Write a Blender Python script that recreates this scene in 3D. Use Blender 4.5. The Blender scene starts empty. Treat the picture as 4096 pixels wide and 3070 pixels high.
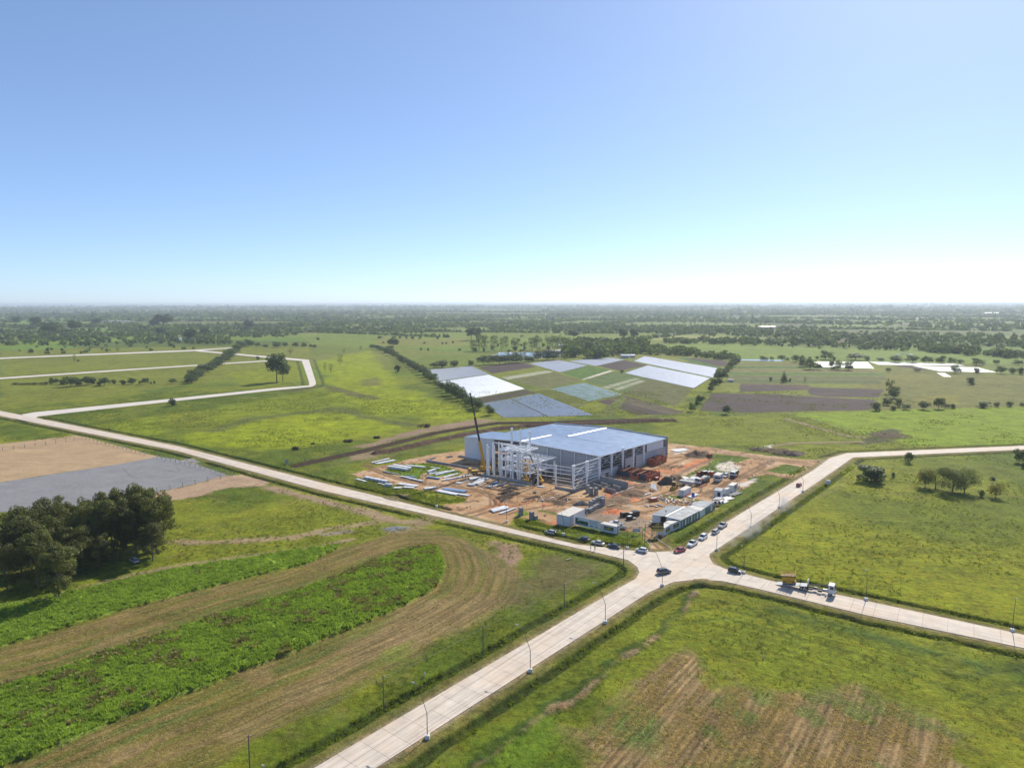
import bpy, bmesh, math, random
import numpy as np
from mathutils import Vector, Matrix
random.seed(7); rng = np.random.default_rng(11)
S = bpy.context.scene; C = S.collection; R = math.radians; PI = math.pi

# ---------------------------------------------------------------- camera, sky, sun, exposure
CAM_H = 80.0; FOC = 2731.0; PITCH = math.atan((1535 - 1213) / FOC)
cam = bpy.data.cameras.new('camera'); co = bpy.data.objects.new('camera', cam); C.objects.link(co)
cam.sensor_width = 36; cam.lens = 36 * FOC / 4096; cam.clip_start = 0.5; cam.clip_end = 130000
co.location = (0, 0, CAM_H); co.rotation_euler = (PI / 2 - PITCH, R(0.08), 0)
S.camera = co
SUN_EL = R(38.5); SUN_AZ = R(33)
w = bpy.data.worlds.new('World'); S.world = w; w.use_nodes = True
nt = w.node_tree; bg = nt.nodes['Background']
sky = nt.nodes.new('ShaderNodeTexSky'); sky.sky_type = 'NISHITA'; sky.sun_disc = False
sky.sun_elevation = SUN_EL; sky.sun_rotation = SUN_AZ; sky.altitude = 2400
sky.air_density = 0.8; sky.dust_density = 2.6; sky.ozone_density = 4.0
gam = nt.nodes.new('ShaderNodeGamma'); gam.inputs[1].default_value = .72; nt.links.new(sky.outputs[0], gam.inputs[0])
mul = nt.nodes.new('ShaderNodeVectorMath'); mul.operation = 'MULTIPLY'; mul.inputs[1].default_value = (1.34, 1.47, 1.64); nt.links.new(gam.outputs[0], mul.inputs[0])
nt.links.new(mul.outputs[0], bg.inputs[0]); bg.inputs[1].default_value = 0.135
sl = bpy.data.lights.new('sun', 'SUN'); so = bpy.data.objects.new('sun', sl); C.objects.link(so)
sl.energy = 5.0; sl.angle = R(0.53); sl.color = (1, 0.93, 0.80)
sd = Vector((math.sin(SUN_AZ) * math.cos(SUN_EL), math.cos(SUN_AZ) * math.cos(SUN_EL), math.sin(SUN_EL)))
so.rotation_euler = sd.to_track_quat('Z', 'Y').to_euler(); so.location = (0, 0, 300)
S.render.engine = 'CYCLES'
S.view_settings.view_transform = 'Standard'; S.view_settings.look = 'None'
S.view_settings.gamma = 1; S.view_settings.use_curve_mapping = False; S.view_settings.exposure = 0.32

# ---------------------------------------------------------------- map measurements of the photograph to ground points
def at(u, v, z=0.0):
    x = (u - 2048) / FOC; y = (v - 1535) / FOC
    d = math.sin(PITCH) + y * math.cos(PITCH); f = math.cos(PITCH) - y * math.sin(PITCH)
    t = (CAM_H - z) / d
    return (x * t, f * t)
def hgt(u, v, vt):
    X, Y = at(u, v); y = (vt - 1535) / FOC
    return CAM_H - (math.sin(PITCH) + y * math.cos(PITCH)) * Y / (math.cos(PITCH) - y * math.sin(PITCH))
def W(pts): return [at(*p) for p in pts]
def zz(x0, y0, s): return lambda x, y: (x0 + s * x, y0 + s * y)

# ---------------------------------------------------------------- tagging
def tag(o, label, cat, group=None, kind=None):
    if label: o['label'] = label
    if cat: o['category'] = cat
    if group: o['group'] = group
    if kind: o['kind'] = kind
    return o
def thing(name, label, cat, loc=(0, 0, 0), rz=0.0, group=None):
    o = bpy.data.objects.new(name, None); C.objects.link(o)
    o.location = (loc[0], loc[1], loc[2] if len(loc) > 2 else 0); o.rotation_euler = (0, 0, rz); o.empty_display_size = .3
    return tag(o, label, cat, group)
def linkmesh(name, me, mat, parent=None, loc=None):
    o = bpy.data.objects.new(name, me); C.objects.link(o)
    if mat and not me.materials: me.materials.append(mat)
    if parent is not None: o.parent = parent
    if loc: o.location = loc
    return o
def copy_tree(o, parent=None):
    c = o.copy(); C.objects.link(c)
    if parent is not None: c.parent = parent
    for ch in list(o.children): copy_tree(ch, c)
    return c
def dup(o, loc, rz=0.0, label=None, group=None, scale=None):
    c = copy_tree(o); c.location = (loc[0], loc[1], loc[2] if len(loc) > 2 else 0); c.rotation_euler = (0, 0, rz)
    if label: c['label'] = label
    if group: c['group'] = group
    if scale: c.scale = scale if hasattr(scale, '__len__') else (scale,) * 3
    return c

# ---------------------------------------------------------------- mesh builder
class MB:
    def __init__(s, off=(0, 0, 0)): s.v = []; s.f = []; s.off = off
    def add(s, vs, fs):
        n = len(s.v); s.v += [tuple(p) for p in vs]; s.f += [tuple(i + n for i in f) for f in fs]; return s
    def box(s, c, d, rz=0.0, taper=1.0):
        cx, cy, cz = c; a, b, h = d[0] / 2, d[1] / 2, d[2] / 2; cs, sn = math.cos(rz), math.sin(rz); vs = []
        for k, z in ((1, -h), (taper, h)):
            for x, y in ((-a, -b), (a, -b), (a, b), (-a, b)):
                vs.append((cx + (x * cs - y * sn) * k, cy + (x * sn + y * cs) * k, cz + z))
        return s.add(vs, [(3, 2, 1, 0), (4, 5, 6, 7), (0, 1, 5, 4), (1, 2, 6, 5), (2, 3, 7, 6), (3, 0, 4, 7)])
    def bar(s, p, q, w_, h_=None, w2=None, h2=None):
        p = Vector(p); q = Vector(q); h_ = h_ or w_; w2 = w2 or w_; h2 = h2 or h_
        d = (q - p).normalized(); sx = d.cross(Vector((0, 0, 1)))
        if sx.length < 1e-3: sx = Vector((1, 0, 0))
        sx.normalize(); up = sx.cross(d).normalized(); vs = []
        for P, a, b in ((p, w_ / 2, h_ / 2), (q, w2 / 2, h2 / 2)):
            for i, j in ((-1, -1), (1, -1), (1, 1), (-1, 1)): vs.append(P + sx * a * i + up * b * j)
        return s.add(vs, [(3, 2, 1, 0), (4, 5, 6, 7), (0, 1, 5, 4), (1, 2, 6, 5), (2, 3, 7, 6), (3, 0, 4, 7)])
    def post(s, x, y, z0, z1, ax, wa, wb, wa1=None):      # upright bar with its width along direction ax, optional taper
        a = Vector((ax[0], ax[1], 0)).normalized(); b = Vector((-a.y, a.x, 0)); vs = []
        for z, ww in ((z0, wa), (z1, wa1 or wa)):
            for i, j in ((-1, -1), (1, -1), (1, 1), (-1, 1)): vs.append(Vector((x, y, z)) + a * ww / 2 * i + b * wb / 2 * j)
        return s.add(vs, [(3, 2, 1, 0), (4, 5, 6, 7), (0, 1, 5, 4), (1, 2, 6, 5), (2, 3, 7, 6), (3, 0, 4, 7)])
    def tube(s, p, q, r, n=8, r2=None, cap=True):
        p = Vector(p); q = Vector(q); r2 = r if r2 is None else r2; d = (q - p).normalized()
        sx = d.cross(Vector((0, 0, 1)))
        if sx.length < 1e-3: sx = Vector((1, 0, 0))
        sx.normalize(); up = sx.cross(d); vs = []
        for P, rr in ((p, r), (q, r2)):
            for k in range(n): a = 2 * PI * k / n; vs.append(P + sx * rr * math.cos(a) + up * rr * math.sin(a))
        fs = [(k, (k + 1) % n, n + (k + 1) % n, n + k) for k in range(n)]
        if cap: fs += [tuple(range(n - 1, -1, -1)), tuple(range(n, 2 * n))]
        return s.add(vs, fs)
    def prism(s, poly, z0, z1):
        n = len(poly); vs = [(x, y, z0) for x, y in poly] + [(x, y, z1) for x, y in poly]
        ar = sum(poly[i][0] * poly[(i + 1) % n][1] - poly[(i + 1) % n][0] * poly[i][1] for i in range(n))
        fs = [tuple(range(n - 1, -1, -1)), tuple(range(n, 2 * n))] + [(k, (k + 1) % n, n + (k + 1) % n, n + k) for k in range(n)]
        if ar < 0: fs = [f[::-1] for f in fs]
        return s.add(vs, fs)
    def quad(s, *p): return s.add(p, [tuple(range(len(p)))])
    def slab4(s, p, th):                                     # four top points, thickness downwards
        vs = [tuple(q) for q in p] + [(q[0], q[1], q[2] - th) for q in p]
        return s.add(vs, [(0, 1, 2, 3), (7, 6, 5, 4), (0, 4, 5, 1), (1, 5, 6, 2), (2, 6, 7, 3), (3, 7, 4, 0)])
    def wall(s, p, q, z0, z1, th, z1b=None):                  # vertical wall from p to q
        p = Vector(p[:2]); q = Vector(q[:2]); d = (q - p).normalized(); n = Vector((-d.y, d.x)) * th / 2
        z1b = z1 if z1b is None else z1b
        a, b, c, e = p + n, q + n, q - n, p - n
        vs = [(a.x, a.y, z0), (b.x, b.y, z0), (c.x, c.y, z0), (e.x, e.y, z0), (a.x, a.y, z1), (b.x, b.y, z1b), (c.x, c.y, z1b), (e.x, e.y, z1)]
        return s.add(vs, [(0, 1, 2, 3), (7, 6, 5, 4), (0, 4, 5, 1), (1, 5, 6, 2), (2, 6, 7, 3), (3, 7, 4, 0)])
    def mesh(s, name='m'):
        me = bpy.data.meshes.new(name); o = s.off
        me.from_pydata([(x - o[0], y - o[1], z - o[2]) for x, y, z in s.v], [], s.f); me.update(); return me
    def build(s, name, mat, parent=None, world=False, bevel=0):
        if world and parent is not None: s.off = tuple(parent.location)
        me = s.mesh(name); me.materials.append(mat)
        bm = bmesh.new(); bm.from_mesh(me); bmesh.ops.recalc_face_normals(bm, faces=bm.faces)
        if bevel: bmesh.ops.bevel(bm, geom=list(bm.edges), offset=bevel, segments=1, affect='EDGES', profile=.5)
        bm.to_mesh(me); bm.free()
        o = bpy.data.objects.new(name, me); C.objects.link(o)
        if parent is not None: o.parent = parent
        return o

# ---------------------------------------------------------------- materials
M = {}
def mat(name, col, rough=.7, stain_sparkle=None, streak=None, metal=0.0, spec=.5, var=0.0, scale=2.0, bump=0.0, bscale=None, col2=None, trans=0.0, rnd=0.0, emit=None, coat=0, wave=None):
    m = bpy.data.materials.new(name); m.use_nodes = True; n = m.node_tree; p = n.nodes['Principled BSDF']; L = n.links.new
    p.inputs['Roughness'].default_value = rough; p.inputs['Metallic'].default_value = metal
    p.inputs['Specular IOR Level'].default_value = spec; p.inputs['Base Color'].default_value = (*col, 1)
    if coat: p.inputs['Coat Weight'].default_value = coat
    tc = n.nodes.new('ShaderNodeTexCoord'); out = None
    geo = n.nodes.new('ShaderNodeNewGeometry')
    if var or col2:
        nz = n.nodes.new('ShaderNodeTexNoise'); nz.inputs['Scale'].default_value = scale; nz.inputs['Detail'].default_value = 4
        L(geo.outputs['Position'], nz.inputs['Vector'])
        mr = n.nodes.new('ShaderNodeMapRange'); mr.inputs[1].default_value = .32; mr.inputs[2].default_value = .68
        L(nz.outputs['Fac'], mr.inputs[0])
        mx = n.nodes.new('ShaderNodeMix'); mx.data_type = 'RGBA'; L(mr.outputs[0], mx.inputs[0])
        a = tuple(c * (1 - var) for c in col); b = col2 or tuple(min(1, c * (1 + var)) for c in col)
        mx.inputs[6].default_value = (*a, 1); mx.inputs[7].default_value = (*b, 1); out = mx.outputs[2]
    if stain_sparkle:
        for sc_, th, cl, am in stain_sparkle:
            z = n.nodes.new('ShaderNodeTexNoise'); z.inputs['Scale'].default_value = sc_; z.inputs['Detail'].default_value = 5; z.inputs['Roughness'].default_value = .65; L(geo.outputs['Position'], z.inputs['Vector'])
            q = n.nodes.new('ShaderNodeMapRange'); q.inputs[1].default_value = th; q.inputs[2].default_value = th + .16; q.inputs[4].default_value = am; L(z.outputs['Fac'], q.inputs[0])
            x = n.nodes.new('ShaderNodeMix'); x.data_type = 'RGBA'; L(q.outputs[0], x.inputs[0]); x.inputs[7].default_value = (*cl, 1)
            if out: L(out, x.inputs[6])
            else: x.inputs[6].default_value = (*col, 1)
            out = x.outputs[2]
    if streak is not None:
        mp = n.nodes.new('ShaderNodeMapping'); mp.inputs['Rotation'].default_value = (0, 0, streak); L(geo.outputs['Position'], mp.inputs['Vector']); m3 = n.nodes.new('ShaderNodeVectorMath'); m3.operation = 'MULTIPLY'; m3.inputs[1].default_value = (1.3, .025, 0); L(mp.outputs[0], m3.inputs[0])
        z = n.nodes.new('ShaderNodeTexNoise'); z.inputs['Scale'].default_value = 1; z.inputs['Detail'].default_value = 3; L(m3.outputs[0], z.inputs['Vector']); q = n.nodes.new('ShaderNodeMapRange'); q.inputs[1].default_value = .4; q.inputs[2].default_value = .66; q.inputs[3].default_value = 1.06; q.inputs[4].default_value = .85; L(z.outputs['Fac'], q.inputs[0])
        h_ = n.nodes.new('ShaderNodeHueSaturation'); L(q.outputs[0], h_.inputs['Value']); L(out, h_.inputs['Color']); out = h_.outputs[0]
    if rnd:
        oi = n.nodes.new('ShaderNodeObjectInfo'); m2 = n.nodes.new('ShaderNodeMapRange')
        m2.inputs[3].default_value = 1 - rnd; m2.inputs[4].default_value = 1 + rnd; L(oi.outputs['Random'], m2.inputs[0])
        hs = n.nodes.new('ShaderNodeHueSaturation'); L(m2.outputs[0], hs.inputs['Value'])
        if out: L(out, hs.inputs['Color'])
        else: hs.inputs['Color'].default_value = (*col, 1)
        out = hs.outputs[0]
    if out: L(out, p.inputs['Base Color'])
    if bump:
        bz = n.nodes.new('ShaderNodeTexNoise'); bz.inputs['Scale'].default_value = bscale or scale * 3; bz.inputs['Detail'].default_value = 5
        L(geo.outputs['Position'], bz.inputs['Vector']); h = bz.outputs['Fac']
        bp = n.nodes.new('ShaderNodeBump'); bp.inputs['Strength'].default_value = 1; bp.inputs['Distance'].default_value = bump
        L(h, bp.inputs['Height']); L(bp.outputs[0], p.inputs['Normal'])
    if trans:
        tr = n.nodes.new('ShaderNodeBsdfTranslucent'); ms = n.nodes.new('ShaderNodeMixShader'); ms.inputs[0].default_value = trans
        tc_ = n.nodes.new('ShaderNodeMix'); tc_.data_type = 'RGBA'; tc_.blend_type = 'MULTIPLY'; tc_.inputs[0].default_value = 1
        tc_.inputs[7].default_value = (1.5, 1.45, .7, 1)
        if out: L(out, tc_.inputs[6])
        else: tc_.inputs[6].default_value = (*col, 1)
        L(tc_.outputs[2], tr.inputs[0]); L(p.outputs[0], ms.inputs[1]); L(tr.outputs[0], ms.inputs[2])
        L(ms.outputs[0], n.nodes['Material Output'].inputs[0])
    if emit: p.inputs['Emission Color'].default_value = (*emit[:3], 1); p.inputs['Emission Strength'].default_value = emit[3]
    M[name] = m; return m
mat('concrete_road', (.54, .465, .385), .85, stain_sparkle=((.045, .47, (.56, .43, .31), .65), (.3, .56, (.36, .31, .26), .4), (1.3, .62, (.64, .60, .54), .5)), var=.10, scale=.35, bump=.004, bscale=8, rnd=.03)
mat('road_across', (.54, .465, .385), .85, streak=R(125.0), stain_sparkle=((.045, .47, (.56, .43, .31), .65), (.3, .56, (.36, .31, .26), .4), (1.3, .62, (.64, .60, .54), .5)), var=.10, scale=.35, bump=.004, bscale=8, rnd=.03)
mat('road_along', (.54, .465, .385), .85, streak=R(39), stain_sparkle=((.045, .47, (.56, .43, .31), .65), (.3, .56, (.36, .31, .26), .4), (1.3, .62, (.64, .60, .54), .5)), var=.10, scale=.35, bump=.004, bscale=8, rnd=.03)
mat('concrete_far', (.55, .49, .43), .85, var=.06, scale=.05)
mat('concrete', (.34, .33, .31), .9, var=.2, scale=.7, bump=.01)
mat('concrete_block', (.27, .27, .27), .9, var=.25, scale=1.1, rnd=.08)
mat('white_block', (.62, .61, .58), .85, var=.12, scale=2)
mat('brick', (.36, .115, .06), .9, var=.3, scale=2.5, bump=.02, bscale=6)
mat('roof_metal', (.62, .68, .75), .28, metal=.75, var=.10, scale=.25, rnd=.05)
mat('shed_roof', (.22, .24, .26), .65, metal=0, var=.35, scale=.45)
mat('flashing', (.85, .85, .82), .4, metal=.3)
mat('skylight', (.55, .62, .70), .4)
mat('panel_grey', (.40, .41, .43), .6, var=.05, scale=.3, rnd=.05)
mat('panel_white', (.66, .70, .76), .55, var=.03, scale=.3, rnd=.02)
mat('steel_white', (.82, .83, .84), .5, var=.08, scale=1)
mat('steel_white_worn', (.66, .67, .68), .55, var=.22, scale=.8)
mat('girt', (.50, .58, .64), .45, metal=.3, var=.1)
mat('steel_blue', (.16, .26, .42), .5, var=.2, scale=.8)
mat('steel_dark', (.07, .07, .075), .6)
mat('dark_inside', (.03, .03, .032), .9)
mat('white_paint', (.62, .63, .64), .5, var=.08, scale=.8)
mat('office_white', (.60, .61, .62), .6, var=.08, scale=.7)
mat('office_roof', (.48, .45, .41), .7, var=.1, scale=.5)
mat('glass', (.02, .025, .03), .06, spec=.8)
mat('windscreen', (.03, .035, .04), .05, spec=.9)
mat('tyre', (.02, .02, .02), .85)
mat('rim', (.42, .43, .45), .35, metal=.7)
mat('lamp_glass', (.85, .85, .82), .15)
mat('red_lens', (.45, .02, .02), .2)
mat('yellow_paint', (.62, .33, .02), .45, var=.12, scale=2)
mat('yellow_dirty', (.50, .30, .04), .6, var=.3, scale=2)
mat('black_paint', (.025, .025, .028), .5)
mat('chassis', (.045, .045, .05), .7)
mat('pole_brown', (.10, .085, .07), .7)
mat('wood', (.33, .24, .14), .85, var=.25, scale=3)
mat('rebar', (.10, .065, .045), .8, var=.3, scale=3)
mat('mesh_orange', (.72, .17, .05), .8, var=.3, scale=2)
mat('tarp_grey', (.34, .34, .31), .7, var=.3, scale=1.2, bump=.05, bscale=3)
mat('tarp_black', (.02, .02, .022), .25, var=.3, scale=2, bump=.06, bscale=4)
mat('tarp_blue', (.02, .05, .09), .35, var=.4, scale=1, bump=.05, bscale=3)
mat('blue_tank', (.02, .12, .42), .35)
mat('sign_black', (.035, .033, .03), .5)
mat('sign_yellow', (.75, .55, .03), .5)
mat('sign_olive', (.45, .34, .03), .6)
mat('sign_white', (.72, .74, .74), .5)
mat('sign_text', (.05, .10, .10), .6)
mat('sign_green', (.05, .12, .06), .6, var=.5, scale=1.5)
mat('sign_grey', (.35, .36, .37), .5)
mat('mural', (.22, .30, .28), .6, col2=(.05, .09, .06), var=.2, scale=.8)
mat('hivis', (.45, .80, .06), .6)
mat('cloth_dark', (.03, .03, .04), .8)
mat('cloth_blue', (.10, .16, .28), .8)
mat('skin', (.38, .22, .15), .6)
mat('helmet_white', (.8, .8, .78), .4)
mat('helmet_yellow', (.75, .55, .05), .4)
mat('flag_green', (.35, .85, .15), .7)
mat('wire', (.28, .28, .27), .6)
mat('fence_wire', (.2, .2, .19), .7)
mat('mulch_silver', (.50, .51, .54), .42, stain_sparkle=((.08, .55, (.22, .26, .16), .5),), metal=.35, var=.15, scale=.6, bump=.05, bscale=1.2)
mat('mulch_glare', (.92, .92, .92), .55, metal=.85, stain_sparkle=((.5, .54, (.25, .26, .22), .7), (.06, .55, (.45, .45, .42), .6)), var=.1, scale=.6, bump=.5, bscale=1.3)  # the silver plastic again, with sun glare and its sparkle put into the colour
mat('mulch_blue', (.25, .28, .35), .34, stain_sparkle=((.3, .5, (.10, .13, .12), .5),), metal=.3, var=.2, scale=.5, bump=.05, bscale=1.2)
mat('mulch_green', (.30, .38, .38), .4, metal=.15, col2=(.12, .2, .06), var=.1, scale=.12, bump=.05, bscale=1.2)
mat('bark', (.15, .12, .09), .9, var=.3, scale=2)
mat('bark_pale', (.15, .13, .10), .9, var=.3, scale=2)
mat('soil_dark', (.10, .07, .05), .95, var=.3, scale=1.5, bump=.15, bscale=2)
mat('gravel_pile', (.17, .15, .13), .95, var=.3, scale=3, bump=.08, bscale=5)
mat('brush', (.10, .07, .045), .9, var=.4, scale=3)
mat('leaf_euc', (.105, .118, .022), .6, var=.45, scale=.35, trans=.35, rnd=.2, spec=.4)
mat('leaf_dark', (.062, .095, .024), .55, var=.4, scale=.4, trans=.3, rnd=.22, spec=.3)
mat('leaf_mid', (.085, .12, .028), .6, var=.4, scale=.3, trans=.35, rnd=.25, spec=.3)
mat('leaf_yellow', (.16, .15, .030), .6, var=.35, scale=.4, trans=.4, rnd=.15, spec=.3)
mat('leaf_pale', (.13, .16, .05), .6, var=.3, scale=.5, trans=.4, rnd=.15, spec=.3)
mat('leaf_wood', (.092, .132, .030), .7, var=.5, scale=.035, trans=.3, spec=.2)
mat('leaf_crop', (.24, .36, .065), .7, var=.3, scale=.4, trans=.45, col2=(.30, .42, .07), spec=.15)
mat('leaf_weed', (.135, .195, .026), .6, var=.3, scale=.6, trans=.5, col2=(.19, .235, .03), spec=.3)
mat('leaf_seed', (.22, .21, .065), .7, var=.3, scale=.8, trans=.3)
mat('straw', (.50, .40, .20), .8, var=.3, scale=1, trans=.3)
mat('far_wall', (.45, .43, .40), .8, rnd=.3)
mat('far_roof', (.35, .30, .27), .7, rnd=.4)
# ---------------------------------------------------------------- noise and polygon distance (numpy)
def _h(ix, iy, sd):
    h = (ix * 374761393 + iy * 668265263 + sd * 1442695041) & 0x7fffffff
    h = ((h ^ (h >> 13)) * 1274126177) & 0x7fffffff
    return ((h ^ (h >> 16)) & 0xffffff) / float(0xffffff)
def vn(x, y, s, sd=0):
    x = x / s; y = y / s; ix = np.floor(x).astype(np.int64); iy = np.floor(y).astype(np.int64)
    fx = x - ix; fy = y - iy; fx = fx * fx * (3 - 2 * fx); fy = fy * fy * (3 - 2 * fy)
    a = _h(ix, iy, sd); b = _h(ix + 1, iy, sd); c = _h(ix, iy + 1, sd); d = _h(ix + 1, iy + 1, sd)
    return (a * (1 - fx) + b * fx) * (1 - fy) + (c * (1 - fx) + d * fx) * fy
def fbm(x, y, s, o=3, sd=0):
    t = 0; a = 1; n = 0
    for k in range(o): t = t + a * vn(x, y, s, sd + 17 * k); n += a; a *= .55; s = s / 2.07; x, y = x * .96 + y * .28, y * .96 - x * .28
    return t / n
def ss(a, b, x):
    t = np.clip((x - a) / (b - a), 0, 1); return t * t * (3 - 2 * t)
def pdist(poly, X, Y, closed=True):
    d = np.full(X.shape, 1e18); ins = np.zeros(X.shape, bool); n = len(poly)
    for i in range(n if closed else n - 1):
        x0, y0 = poly[i]; x1, y1 = poly[(i + 1) % n]; dx, dy = x1 - x0, y1 - y0
        t = np.clip(((X - x0) * dx + (Y - y0) * dy) / (dx * dx + dy * dy + 1e-9), 0, 1)
        d = np.minimum(d, (X - x0 - t * dx) ** 2 + (Y - y0 - t * dy) ** 2)
        if closed:
            c = (y0 > Y) != (y1 > Y); ins ^= c & (X < (x1 - x0) * (Y - y0) / ((y1 - y0) or 1e-9) + x0)
    d = np.sqrt(d); return np.where(ins, -d, d) if closed else d

# ---------------------------------------------------------------- outlines (measured in the photograph, laid out on the ground)
ext = lambda a, b, k: (b[0] + (b[0] - a[0]) * k, b[1] + (b[1] - a[1]) * k)
wA_up = [at(0, 1640), at(704, 1781), at(1300, 1933), at(2250, 2165)]
wA_lo = [at(0, 1660), at(704, 1800), at(1300, 1964), at(2439, 2223)]
A_up0 = ext(wA_up[1], wA_up[0], .9); A_lo0 = ext(wA_lo[1], wA_lo[0], .9)
SPU = at(2300, 2177); SPL = at(2380, 2209)
roadA = [A_lo0] + wA_lo[:3] + [SPL, SPU] + wA_up[::-1] + [A_up0]
Bl, Br = at(2468, 2356), at(2592, 2371)
Bl0 = ext(Bl, at(1255, 3070), .6); Br0 = ext(Br, at(1501, 3070), .6)
roadB = [Bl0, Br0, Br, Bl]
Cu, Cl = at(3072, 2322), at(3072, 2366)
roadC = [Cl, at(3468, 2463), at(4096, 2595), ext(at(3468, 2463), at(4096, 2595), .8), ext(at(3319, 2374), at(4096, 2542), .6), at(4096, 2542), at(3319, 2374), Cu]
Dl, Dr = at(2909, 2086), at(3006, 2106)
Dend = [at(3317, 1834), at(3386, 1814), at(4096, 1785.5), at(4700, 1760), at(4700, 1773), at(4096, 1800), at(3411, 1831), at(3287, 1918)]
roadD = [Dr, Dl, at(3252, 1882)] + Dend
junction = [SPL, at(2439, 2223), at(2511, 2241), at(2547, 2268), at(2556, 2290), at(2543, 2314), Bl, Br, at(2647, 2346), at(2691, 2329), at(2790, 2318), at(2889, 2325), at(2963, 2341), Cl,
            Cu, at(2978, 2297), at(2899, 2276), at(2851, 2256), at(2837, 2232), at(2836, 2217), Dr, Dl, at(2743, 2192), at(2690, 2205), at(2612, 2209), at(2540, 2204), SPU]
network = [A_lo0] + wA_lo[:3] + junction[:7] + [Bl0, Br0] + junction[7:14] + roadC[1:7] + junction[14:21] + [at(3287, 1918), at(3411, 1831), at(4096, 1800), at(4700, 1773), at(4700, 1760), at(4096, 1785.5), at(3386, 1814), at(3317, 1834), at(3252, 1882)] + junction[21:] + wA_up[::-1] + [A_up0]
roadE = W([(110, 1662), (150, 1648), (661, 1597), (1244, 1539), (1219, 1434), (1000, 1418), (776, 1396), (776, 1401), (1000, 1424), (1165, 1437), (1195, 1441), (1236, 1527), (1225, 1537), (661, 1603), (260, 1655), (150, 1672)])
roadE = W([(85, 1655), (134, 1646), (661, 1595), (1100, 1550), (1236, 1540), (1236, 1527), (1207, 1442), (1000, 1423), (776, 1402), (776, 1397), (1000, 1417), (1235, 1437), (1263, 1527), (1262, 1537), (1247, 1545), (1100, 1559), (661, 1606), (240, 1652), (150, 1663), (130, 1675)])
roadF = W([(-300, 1444), (50, 1425), (776, 1397), (935, 1387), (935, 1390), (776, 1402), (50, 1430), (-300, 1449)])
roadG = W([(-300, 1527), (0, 1507), (537, 1472), (1072, 1439), (1072, 1443), (537, 1477), (0, 1513), (-300, 1533)])
G0 = lambda pts: W(pts)
lush1 = G0([(-500, 2520), (0, 2421), (338, 2351), (483, 2322), (700, 2274), (1000, 2228), (1181, 2199), (1348, 2179), (1357, 2190), (1226, 2253), (1024, 2300), (697, 2384), (418, 2458), (0, 2583), (-500, 2740)])
lush2 = G0([(-500, 2880), (0, 2741), (232, 2680), (464, 2597), (673, 2527), (1000, 2420), (1217, 2357), (1407, 2280), (1560, 2220), (1650, 2190), (1746, 2185), (1770, 2230), (1778, 2275), (1760, 2320), (1733, 2357), (1656, 2398), (1543, 2457), (1407, 2511), (1271, 2565), (1181, 2606), (1000, 2669), (789, 2755), (557, 2839), (371, 2918), (162, 3010), (0, 3066), (-500, 3290)])
stub = G0([(-500, 2740), (0, 2583), (418, 2458), (697, 2384), (1024, 2300), (1226, 2253), (1357, 2190), (1560, 2135), (1700, 2112), (1800, 2130), (1930, 2190), (2050, 2270), (2110, 2335), (2080, 2390), (1960, 2450), (1811, 2514), (1626, 2653), (1417, 2759), (1070, 2940), (813, 3070), (500, 3230), (-500, 3500)])
site = G0([(1400, 1895), (1474, 1873), (1549, 1858), (1640, 1836), (1713, 1820), (1856, 1800), (1900, 1765), (2190, 1745), (2500, 1745), (2695, 1774), (2862, 1793), (3043, 1819), (3223, 1840), (3312, 1838), (3256, 1885), (3180, 1918), (3068, 1897), (2990, 1912), (3012, 1928), (2965, 1958), (2905, 1998), (2850, 2040), (2760, 2090), (2650, 2140), (2604, 2160), (2640, 2175), (2690, 2206), (2612, 2208), (2589, 2174), (2571, 2141), (2547, 2128), (2480, 2121), (2420, 2108), (2290, 2101), (2223, 2103), (2171, 2101), (2144, 2078), (2074, 2070), (2027, 2087), (2008, 2102), (1900, 2074), (1745, 2036), (1774, 2015), (1847, 2008), (1872, 1991), (1835, 1981), (1750, 1964), (1688, 1957), (1571, 1937), (1470, 1915)])
BO = Vector((39.5, 301)); Ba = Vector((-.809, .588)); Bb = Vector((.643, .766))
def B(s, t, z=0.0):
    p = BO + Ba * s + Bb * t; return (p.x, p.y, z)
LAMPS_DITCH = []

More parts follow.
